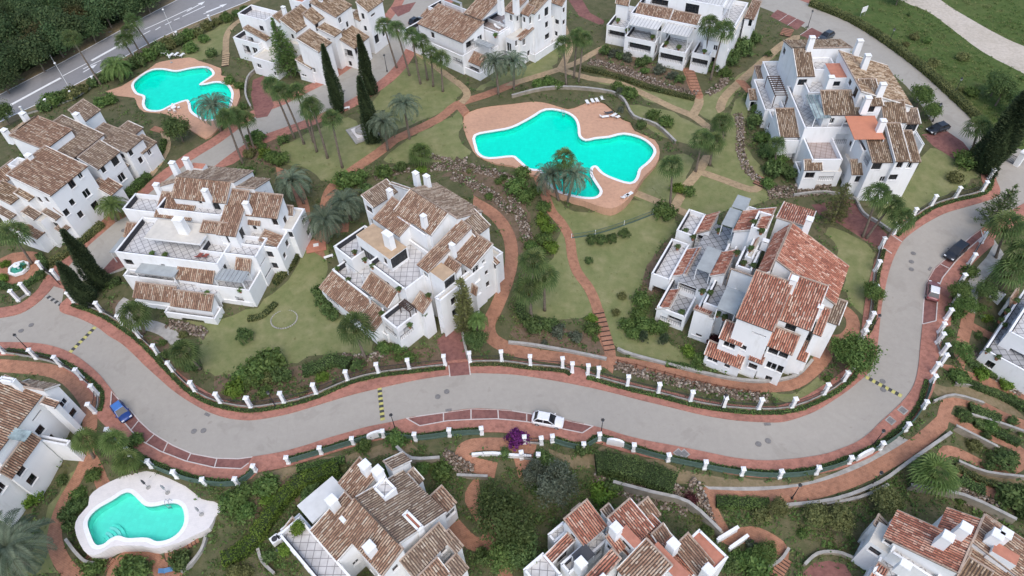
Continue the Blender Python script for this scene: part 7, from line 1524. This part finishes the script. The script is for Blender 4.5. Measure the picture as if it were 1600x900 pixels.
# street lamps
def lamp(base, label, H=4.0, white=False):
    g = gnd(*base); o = empty('street_lamp', g); reg(o, label, base[0], 'street lamp', 'street lamps'); mat = 'white_paint' if white else 'dark_metal'
    m = MB(); m.tube([(0, 0, -0.3), (0, 0, 0.5), (0, 0, H*0.6), (0, 0, H-0.5)], [0.1, 0.08, 0.055, 0.04], 8); m.lathe((0, 0, 0), [(0.16, 0), (0.16, 0.25), (0.1, 0.45)], 8); m.obj('pole', mat, o)
    m = MB(); m.lathe((0, 0, H-0.5), [(0.06, 0), (0.16, 0.1), (0.22, 0.42), (0.2, 0.44)], 6); m.obj('lantern', 'grey_metal', o); m = MB(); m.lathe((0, 0, H-0.06), [(0.27, 0.0), (0.22, 0.1), (0.06, 0.25), (0.02, 0.38)], 6); m.obj('lantern_cap', mat, o)
for b, l in (((1262,43),'black street lamp beside the upper lane parking bays'),((1457,190),'black street lamp beside the lane by the black car'),((45,547),'black street lamp at the far left road fence'),((618,671),'black street lamp at the middle speed bump'),((1360,518),'black street lamp inside the right road bend'),((1126,641),'black street lamp below the red-roofed house'),((1364,696),'black street lamp outside the right road bend'),((1360,760),'black street lamp on the curved lower path'),((431,636),'black street lamp above the road at the left bend'),((939,679),'black street lamp right of the white car'),((1387,72),'black street lamp on the long olive hedge, left'),((1489,150),'black street lamp on the long olive hedge, right'),((605,112),'black street lamp on the grey lane'),((1237,779),'black street lamp at the start of the curved lower path'),((1535,372),'black street lamp by the black pickup bay')): lamp(b, l)
for b, l in (((110,140),'tall highway lamp by the fan palm'),((272,55),'tall highway lamp at the upper end'),((86,100),'slim white lamp at the wood edge')): lamp(b, l, 6.5, True)
# two black entrance gates
for px_, L, rz, lab in (((1568,250),4.0,-0.9,'dark sliding gate at the upper right road end'),((85,436),4.6,-0.75,'dark sliding gate at the lane entrance')):
    g = gnd(*px_); o = empty('entrance_gate', g, rz); reg(o, lab, px_[0], 'gate'); m = MB(); m.bar((-L/2, 0, 0.15), (L/2, 0, 0.15), 0.08); m.bar((-L/2, 0, 1.6), (L/2, 0, 1.6), 0.08); m.obj('frame', 'dark_metal', o)
    for k in range(20):
        e = MB(); x = -L/2+L*k/19; e.bar((x, 0, 0.15), (x, 0, 1.6), 0.05); e.obj('bar', 'dark_metal', o)
g = gnd(1588,258); o = empty('gate_pillar', g, 0.6); reg(o, 'big white gate pillar at the upper right road end', 1588, 'pillar'); m = MB(); m.box((0, 0, 1.3), (0.9, 0.9, 3.2)); m.obj('shaft', 'white_stucco', o); m = MB(); m.box((0, 0, 3.0), (1.2, 1.2, 0.25), None, 0.8); m.obj('cap', 'white_stucco', o)
# white road sign in the meadow
g = gnd(1347,26); o = empty('notice_board', g, 0.5); reg(o, 'white blank board on posts beyond the olive hedge', 1347, 'sign'); m = MB(); m.box((0, 0, 1.8), (1.8, 0.08, 1.3)); m.obj('panel', 'white_plastic', o)
for s in (-1, 1): m = MB(); m.box((s*0.7, 0.07, 0.9), (0.09, 0.05, 2.6)); m.obj('leg', 'grey_metal', o)
# garden steps
def steps(a, b, n, w, label, mat='terracotta_path', dz=0.09):
    A, B = gnd(*a), gnd(*b); o = empty('garden_steps', A); reg(o, label, a[0], 'steps', 'garden steps'); t = B-A; ang = math.atan2(t.y, t.x)
    for k in range(n):
        q = A+t*(k+0.5)/n; m = MB(); m.box((0, 0, 0), (t.length/n*0.8, w, 0.3)); c = m.obj('step', mat, o); c.location = (q.x-A.x, q.y-A.y, hgt(q.x, q.y)-A.z+dz-0.02); c.rotation_euler = (0, 0, ang); e = MB(); e.box((-t.length/n*0.42*(1 if B.z > A.z else -1), 0, 0.02), (0.09, w, 0.28)); e.obj('nosing', 'dark_wood', c)
steps((953,548),(934,484),9,1.7,'red brick steps with dark nosings on the garden path'); steps((1090,149),(1076,108),9,2.0,'red brick steps climbing to the ribbed-pergola house'); steps((352,104),(354,84),6,1.6,'tan steps climbing beside the upper-left pool','tan_path'); steps((1226,57),(1232,46),5,2.4,'short red steps beside the upper lane bays'); steps((135,868),(172,886),9,2.0,'red steps curving down from the lower-left pool'); steps((310,838),(258,870),9,1.6,'red steps right of the lower-left pool'); steps((508,336),(512,322),5,1.8,'red steps between two blue-green palms'); steps((1500,552),(1506,535),4,1.9,'upper steps on the right garden path'); steps((1183,290),(1193,278),5,1.8,'red steps at the end of the tan path'); steps((1200,905),(1222,868),8,2.6,'wide banded red steps at the bottom')
# ------------------------------------------------------------------ cars
def car(px, heading, label, paint_, L=4.3, W=1.78, H=1.5, roofp=None, wag=0.0, hz=0.0):
    g = gnd(*px); o = empty('parked_car', g+Vector((0, 0, 0.02)), heading); reg(o, label, px[0], 'car', 'parked cars'); hw = W/2
    def loft(secs):                                   # secs: (x, [(y, z)...]) half sections mirrored
        m = MB(); n = None; rows = []
        for x, pr in secs: rows.append([(x, y, z) for y, z in pr]+[(x, -y, z) for y, z in reversed(pr)])
        n = len(rows[0]); vs = [v for r_ in rows for v in r_]; fs = []
        for i in range(len(rows)-1):
            for k in range(n): fs.append((i*n+k, (i+1)*n+k, (i+1)*n+(k+1) % n, i*n+(k+1) % n))
        fs.append(tuple(range(n))); fs.append(tuple((len(rows)-1)*n+k for k in reversed(range(n)))); m.add(vs, fs); return m
    def sec(x, wf, zb, zt, crown=0.04): return (x*L, [(hw*wf*0.9, zb), (hw*wf, zb+0.12), (hw*wf*1.0, zb+(zt-zb)*0.55), (hw*wf*0.95, zt-0.06), (hw*wf*0.72, zt), (hw*wf*0.3, zt+crown)])
    belt = H*0.60
    b = loft([sec(-0.5, 0.78, 0.38, belt*0.86), sec(-0.475, 0.93, 0.26, belt*0.95), sec(-0.40, 0.99, 0.2, belt*1.0), sec(-0.2, 1.0, 0.18, belt*1.0), sec(0.1, 1.0, 0.18, belt*0.98), sec(0.22, 1.0, 0.18, belt*0.95), sec(0.36, 0.98, 0.2, belt*0.86), sec(0.45, 0.92, 0.24, belt*0.76), sec(0.49, 0.82, 0.3, belt*0.62), sec(0.5, 0.7, 0.36, belt*0.5)]); b.obj('body', paint_, o, True)
    xr = -0.47 if wag else -0.44; rt = -0.40 if wag else -0.32
    def cab(x, wf, z): return [(x*L, hw*wf, z), (x*L, -hw*wf, z)]
    pts = cab(xr, 0.86, belt*0.97)+cab(rt, 0.70, H-0.05)+cab(0.04, 0.70, H-0.05)+cab(0.24, 0.84, belt*0.94)
    m = MB(); m.add(pts, [(0, 2, 4, 6), (7, 5, 3, 1), (0, 1, 3, 2), (4, 5, 7, 6), (2, 3, 5, 4)]); m.obj('windows', 'car_glass', o)
    m = MB(); z = H-0.05; x0, x1 = rt*L-0.02, 0.05*L; y = hw*0.73; m.add([(x0, -y, z), (x1, -y, z), (x1, y, z), (x0, y, z), (x0+0.1, -y*0.86, z+0.06), (x1-0.12, -y*0.86, z+0.06), (x1-0.12, y*0.86, z+0.06), (x0+0.1, y*0.86, z+0.06)], [(3, 2, 1, 0), (4, 5, 6, 7), (0, 1, 5, 4), (1, 2, 6, 5), (2, 3, 7, 6), (3, 0, 4, 7)]); m.obj('roof', roofp or paint_, o)
    for s in (-1, 1):
        m = MB(); m.bar((xr*L, s*hw*0.87, belt*0.97), (rt*L, s*hw*0.715, H-0.04), 0.09); m.bar((0.24*L, s*hw*0.85, belt*0.94), (0.04*L, s*hw*0.715, H-0.04), 0.07); m.bar((-0.12*L, s*hw*0.87, belt*0.97), (-0.12*L, s*hw*0.715, H-0.04), 0.07); m.obj('pillar', paint_, o)
        m = MB(); m.box((0.19*L, s*(hw+0.06), belt+0.04), (0.16, 0.16, 0.12)); m.obj('mirror', paint_, o)
        m = MB(); m.box((0.465*L, s*hw*0.66, belt*0.68), (0.2, 0.36, 0.14)); m.obj('headlight', 'headlight', o); m = MB(); m.box((-0.478*L, s*hw*0.72, belt*0.80), (0.12, 0.26, 0.2)); m.obj('tail_light', 'tail_light', o)
        for x in (-0.31, 0.31):
            m = MB(); n = 14; r_ = 0.32; vs = [(x*L+r_*math.cos(6.283*k/n), s*(hw-0.19), r_+r_*math.sin(6.283*k/n)) for k in range(n)]+[(x*L+r_*math.cos(6.283*k/n), s*(hw+0.02), r_+r_*math.sin(6.283*k/n)) for k in range(n)]
            m.add(vs, [tuple(range(n)), tuple(range(n, 2*n))]+[(k, (k+1) % n, n+(k+1) % n, n+k) for k in range(n)]); w = m.obj('wheel', 'black_rubber', o); m = MB(); vs = [(x*L+0.2*math.cos(6.283*k/n), s*(hw+0.026), r_+0.2*math.sin(6.283*k/n)) for k in range(n)]; m.add(vs, [tuple(range(n))]); m.obj('rim', 'grey_metal', w)
    return o
def hd(a, b):
    A, B = gnd(*a), gnd(*b); return math.atan2(B.y-A.y, B.x-A.x)
car((856,660), hd((835,655),(878,663)), 'white hatchback parked in the middle roadside bay', 'paint_white', 4.5, 1.85, 1.6); car((192,646), hd((182,632),(204,660)), 'blue car with a pale roof parked on the left road bend', 'paint_blue', 4.0, 1.75, 1.5, 'paint_light_blue')
car((1491,397), hd((1505,383),(1477,408)), 'black pickup-like car parked on the right road bend', 'paint_black', 4.9, 1.95, 1.75, None, 1); car((1456,458), hd((1452,478),(1457,440)), 'reddish car with a roof reflection painted white parked below the black car', 'paint_red', 4.2, 1.8, 1.5, 'paint_white')  # the red car's roof reflection is put into white roof paint
car((1464,204), hd((1482,198),(1447,210)), 'black saloon parked beside the orange-awning house', 'paint_black', 4.6, 1.85, 1.45); car((1290,60), hd((1301,54),(1279,66)), 'dark grey car parked behind the chimney of the orange-awning house', 'paint_dark', 4.3, 1.8, 1.5); car((650,36), 0.9, 'dark car parked on the lane beside the sunbed house', 'paint_black', 4.0, 1.7, 1.5)
# ------------------------------------------------------------------ pool and terrace furniture
def sunbed(p, rz, label, mat='white_plastic', fabric=None, group='sunbeds'):
    o = empty('sunbed', p, rz); px_ = proj(p)[0]; reg(o, label, px_, 'sunbed', group); m = MB(); m.box((0.25, 0, 0.32), (1.4, 0.62, 0.06)); m.obj('seat', fabric or mat, o); m = MB(); m.bar((-0.42, 0, 0.34), (-0.95, 0, 0.72), 0.6, 0.06); m.obj('backrest', fabric or mat, o)
    for x in (-0.4, 0.85):
        for y in (-0.26, 0.26): e = MB(); e.box((x, y, 0.14), (0.06, 0.06, 0.3)); e.obj('leg', mat, o)
Z2 = PADZ[(880,235,0.1)]+0.06; Z3 = PADZ[(215,790,0.1)]+0.06; Z1 = PADZ[(270,140,0.1)]+0.06
for x, y in ((918,162),(926,160),(933,159),(941,156)): sunbed(un(x, y, Z2), 1.75, 'white sunbed on the salmon paving above the central pool')
for x, y in ((951,178),(958,182),(966,184),(944,184)): sunbed(un(x, y, Z2), 0.5+random.uniform(-.5, .5), 'stacked grey sunbed right of the central pool', 'grey_metal', 'dark_fabric' if x % 2 else 'white_plastic')
for x, y in ((976,309),(982,306)): sunbed(un(x, y, Z2), 0.7, 'white sunbed at the lower end of the central pool')
for x, y in ((258,84),(267,88),(275,87),(284,88)): sunbed(un(x, y, Z1), 1.2, 'white sunbed beside the upper-left pool')
sunbed(gnd(263,892), 0.2, 'blue sunbed on the red path below the lower-left pool', 'blue_fabric', 'blue_fabric')
HB = HOUSES
for x, y in ((314,400),(324,400)): sunbed(un(x, y, HB[1].z0+6.7), 1.1, 'brown sunbed on the terrace of the cream-canopy house', 'red_fabric', 'red_fabric')
for x, y in ((777,44),(784,41),(791,38)): sunbed(un(x, y, HB[6].z0+6.1), -0.9, 'white sunbed on the terrace of the top house')
def table(p, label):
    o = empty('round_table', p); reg(o, label, proj(p)[0], 'table', 'garden tables'); m = MB(); m.lathe((0, 0, 0.7), [(0.55, 0), (0.55, 0.05)], 16); m.obj('table_top', 'white_plastic', o); m = MB(); m.tube([(0, 0, 0), (0, 0, 0.7)], 0.05, 8); m.obj('leg', 'white_plastic', o)
    for k in range(4):
        a = k*1.57+0.4; q = p+Vector((math.cos(a)*0.95, math.sin(a)*0.95, 0)); c = empty('chair', q, a+math.pi); reg(c, 'white chair beside '+label.split('beside ')[-1], proj(q)[0], 'chair', 'garden chairs'); m = MB(); m.box((0, 0, 0.43), (0.48, 0.48, 0.05)); m.obj('seat', 'white_plastic', c); m = MB(); m.box((-0.24, 0, 0.7), (0.05, 0.46, 0.5)); m.obj('backrest', 'white_plastic', c)
        for sx in (-.2, .2):
            for sy in (-.2, .2): e = MB(); e.box((sx, sy, 0.2), (0.05, 0.05, 0.42)); e.obj('leg', 'white_plastic', c)
table(un(273,172,Z1), 'round white table beside the upper-left pool'); table(un(290,412,HB[1].z0+3.4), 'round white table beside the cream-canopy house awning')
def ladder(p, rz, label):
    o = empty('pool_ladder', p, rz); reg(o, label, proj(p)[0], 'ladder', 'pool ladders')
    for s in (-0.25, 0.25): m = MB(); m.tube([(-0.5, s, 0), (-0.45, s, 0.7), (0, s, 0.85), (0.25, s, 0.5), (0.28, s, -0.7)], 0.035, 6); m.obj('rail', 'grey_metal', o)
    for k in range(3): m = MB(); m.bar((0.28, -0.25, -0.15-0.22*k), (0.28, 0.25, -0.15-0.22*k), 0.06); m.obj('rung', 'grey_metal', o)
ladder(un(880,177,Z2), -1.3, 'steel ladder at the top edge of the central pool'); ladder(un(324,109,Z1), -2.2, 'steel ladder at the upper-left pool'); ladder(un(264,788,Z3), -1.5, 'steel ladder at the lower-left pool')
def parasol(p, label, open_=True, mat='white_plastic', r=1.3):
    o = empty('parasol', p); reg(o, label, proj(p)[0], 'parasol', 'parasols'); m = MB(); m.tube([(0, 0, 0), (0, 0, 2.4)], 0.035, 6); m.obj('pole', 'grey_metal', o); m = MB(); m.lathe((0, 0, 0), [(0.3, 0), (0.3, 0.1)], 10); m.obj('base', 'concrete_grey', o); m = MB()
    m.lathe((0, 0, 1.9), [(r, 0), (r*0.5, 0.35), (0.03, 0.55)] if open_ else [(0.16, -0.6), (0.14, 0.1), (0.03, 0.5)], 8); m.obj('canopy', mat, o)
parasol(un(232,762,Z3), 'closed dark parasol on the white pool terrace', False, 'dark_fabric'); parasol(un(262,770,Z3), 'closed thin parasol right of the lower-left pool', False, 'grey_metal', 0.2); parasol(un(315,804,Z3), 'closed thin parasol at the right end of the white terrace', False, 'grey_metal', 0.2); parasol(un(268,98,Z1), 'closed pale parasol above the upper-left pool', False)
# swimming steps in the corner of the lower-left pool
c = un(153,849,Z3)
for k in range(5):
    m = MB(); n = 10; r0 = 1.3+0.42*k; arc = [(c.x+r0*math.cos(0.1+1.35*q/n), c.y+r0*math.sin(0.1+1.35*q/n)) for q in range(n+1)]; inn = [(c.x+(r0-0.4)*math.cos(0.1+1.35*q/n), c.y+(r0-0.4)*math.sin(0.1+1.35*q/n)) for q in range(n, -1, -1)]
    m.prism(arc+inn, Z3-1.4, Z3-0.36-0.17*k); m.obj('pool_step', 'pool_coping' if k % 2 else 'pool_tiles_green', POOL_ROOT[2])
# small monument court with a round pedestal, and octagonal fountain
g = gnd(567,208); o = empty('monument', g, 0.5); reg(o, 'square stone monument base with round planter under the lower cypress', 567, 'monument'); m = MB(); m.box((0, 0, 0.12), (5.2, 5.2, 0.36)); m.obj('lower_step', 'concrete_grey', o); m = MB(); m.box((0, 0, 0.42), (3.6, 3.6, 0.28)); m.obj('upper_step', 'white_deck', o); m = MB(); m.lathe((0, 0, 0.55), [(1.4, 0), (1.4, 0.5), (1.15, 0.5), (1.15, 0.3)], 20); m.obj('round_planter', 'concrete_grey', o)
g = gnd(31,421); o = empty('fountain', g); reg(o, 'octagonal white fountain basin with green water on the round court', 31, 'fountain'); m = MB(); m.lathe((0, 0, 0), [(1.75, 0), (1.75, 0.5), (1.4, 0.5), (1.4, 0.15)], 8); m.obj('basin', 'white_stucco', o); m = MB(); m.lathe((0, 0, 0.3), [(1.4, 0), (1.38, 0.02)], 8); m.obj('water', 'fountain_water', o); m = MB(); m.lathe((0, 0, 0.1), [(0.2, 0), (0.15, 0.8), (0.6, 0.95), (0.6, 1.0), (0.1, 1.02), (0.08, 1.4)], 10); m.obj('bowl', 'white_stucco', o)
# white bench, boxes
for x, y, rz, l in ((514,403,0.4,'white stone bench beside the central house terrace'), (541,171,0.3,'white stone planter box at the foot of the lane cypress'), (773,454,0.4,'white stone slab by the right wall of the central house')):
    g = gnd(x, y); o = empty('bench', g, rz); reg(o, l, x, 'bench', 'stone benches'); m = MB(); m.box((0, 0, 0.42), (1.6, 0.5, 0.1)); m.obj('seat', 'white_stucco', o)
    for s in (-0.6, 0.6): m = MB(); m.box((s, 0, 0.18), (0.15, 0.42, 0.4)); m.obj('leg', 'white_stucco', o)
g = gnd(494,384); o = empty('stone_plinth', g, 0.2); reg(o, 'square red paved plinth with white slab beside the blue-green palms', 494, 'plinth'); m = MB(); m.box((0, 0, 0.06), (3.4, 3.0, 0.2)); m.obj('base', 'terracotta_slab', o); m = MB(); m.box((0, 0, 0.2), (0.9, 0.7, 0.1)); m.obj('slab', 'white_stucco', o)
# potted plants on terraces: house index, height, picture positions
pot = MB(); pot.lathe((0, 0, 0), [(0.22, 0), (0.3, 0.45), (0.26, 0.45)], 10); potm = pot.mesh('pot', 'terracotta_pot'); fol = PROTO['ball0'][1][1][1]; fol2 = PROTO['shrub_mid0'][1][1][1]
def potted(hi, z, px_, label, s=0.5, f=fol):
    p = un(px_[0], px_[1], HB[hi].z0+z); o = empty('potted_shrub', p); reg(o, label, px_[0], 'potted plant', 'potted plants on terraces'); link('pot', potm, None, o); c = link('foliage', f, None, o); c.scale = (s, s, s); c.location = (0, 0, 0.4)
for z, p in ((12.3,(1188,366)),(12.3,(1176,352)),(10.1,(1160,416)),(10.1,(1175,420)),(10.1,(1150,400)),(10.9,(1171,393)),(6.3,(1096,460)),(6.3,(1108,462)),(4.4,(1070,365)),(4.4,(1082,375)),(3.3,(1058,390)),(2.6,(1064,492)),(6.3,(1120,495)),(6.3,(1130,500)),(7.1,(1122,365))): potted(2, z, p, 'round potted shrub on the red-roofed house terraces', 0.55)
for z, p in ((8.4,(583,420)),(8.4,(624,456)),(7.0,(555,398)),(7.0,(571,410)),(5.0,(597,494)),(5.0,(641,512)),(5.0,(664,495)),(4.7,(528,424)),(4.7,(545,441)),(8.4,(670,466))): potted(0, z, p, 'round potted shrub on the central house terraces', 0.5)
for z, p in ((6.7,(418,358)),(3.4,(325,462)),(3.4,(377,457)),(6.7,(240,400)),(6.7,(260,402))): potted(1, z, p, 'potted shrub on the cream-canopy house terraces', 0.5, fol2)
for z, p in ((5.7,(1585,474)),(3.1,(1571,490)),(3.1,(1561,504)),(3.1,(1566,512)),(3.1,(1583,521)),(3.1,(1597,528)),(3.1,(1540,552)),(3.1,(1556,562))): potted(12, z, p, 'round potted shrub along the right-edge house parapet', 0.5)
for z, p in ((3.4,(1019,62)),(3.4,(980,52)),(3.4,(965,36)),(3.4,(1060,78)),(3.4,(1040,72)),(3.4,(1100,84))): potted(7, z, p, 'potted shrub on the ribbed-pergola house terraces', 0.6, fol2)
for z, p in ((6.2,(774,59)),(3.6,(716,80)),(3.6,(697,62)),(3.6,(700,68)),(6.2,(801,36))): potted(6, z, p, 'potted shrub on the top house terraces', 0.55, fol2)
for z, p in ((5.5,(465,832)),(5.5,(470,826)),(1.7,(445,865)),(1.7,(452,858))): potted(9, z, p, 'leafy potted shrub at the big bottom house terrace corner', 0.8, PROTO['shrub_bright0'][1][1][1])
# satellite dish, air conditioners
p = un(1303,88,HB[3].z0+11.6); o = empty('satellite_dish', p, 2.4); reg(o, 'white satellite dish on the golden roof of the orange-awning house', 1303, 'satellite dish'); m = MB(); m.lathe((0, 0, 0), [(0.95, 0.3), (0.7, 0.14), (0.4, 0.04), (0.02, 0.0)], 18); d = m.obj('dish', 'white_plastic', o); d.location = (0, 0, 1.3); d.rotation_euler = (0.9, 0, 0); m = MB(); m.tube([(0, 0, 0), (0, 0, 1.3)], 0.06, 6); m.obj('mast', 'grey_metal', o)
for k, (x, y) in enumerate(((432,846),(443,840))):
    p = un(x, y, HB[9].z0+1.6); o = empty('air_conditioner', p, 0.7); reg(o, 'white air conditioning unit beside the big bottom house', x, 'air conditioner', 'air conditioners'); m = MB(); m.box((0, 0, 0.45), (1.1, 1.0, 0.9)); m.obj('casing', 'white_plastic', o); m = MB(); m.lathe((0, 0, 0.9), [(0.38, 0.0), (0.38, 0.03), (0.05, 0.05)], 14); m.obj('fan', 'chimney_soot', o)
p = un(448,858,HB[9].z0+1.6); o = empty('covered_table', p, 0.7); reg(o, 'grey covered table on the patio beside the big bottom house', 448, 'table'); m = MB(); m.box((0, 0, 0.6), (2.2, 1.2, 0.12)); m.obj('cover', 'dark_fabric', o)
for sx in (-0.9, 0.9):
    for sy in (-0.45, 0.45): m = MB(); m.box((sx, sy, 0.27), (0.08, 0.08, 0.56)); m.obj('leg', 'grey_metal', o)
finish_labels()
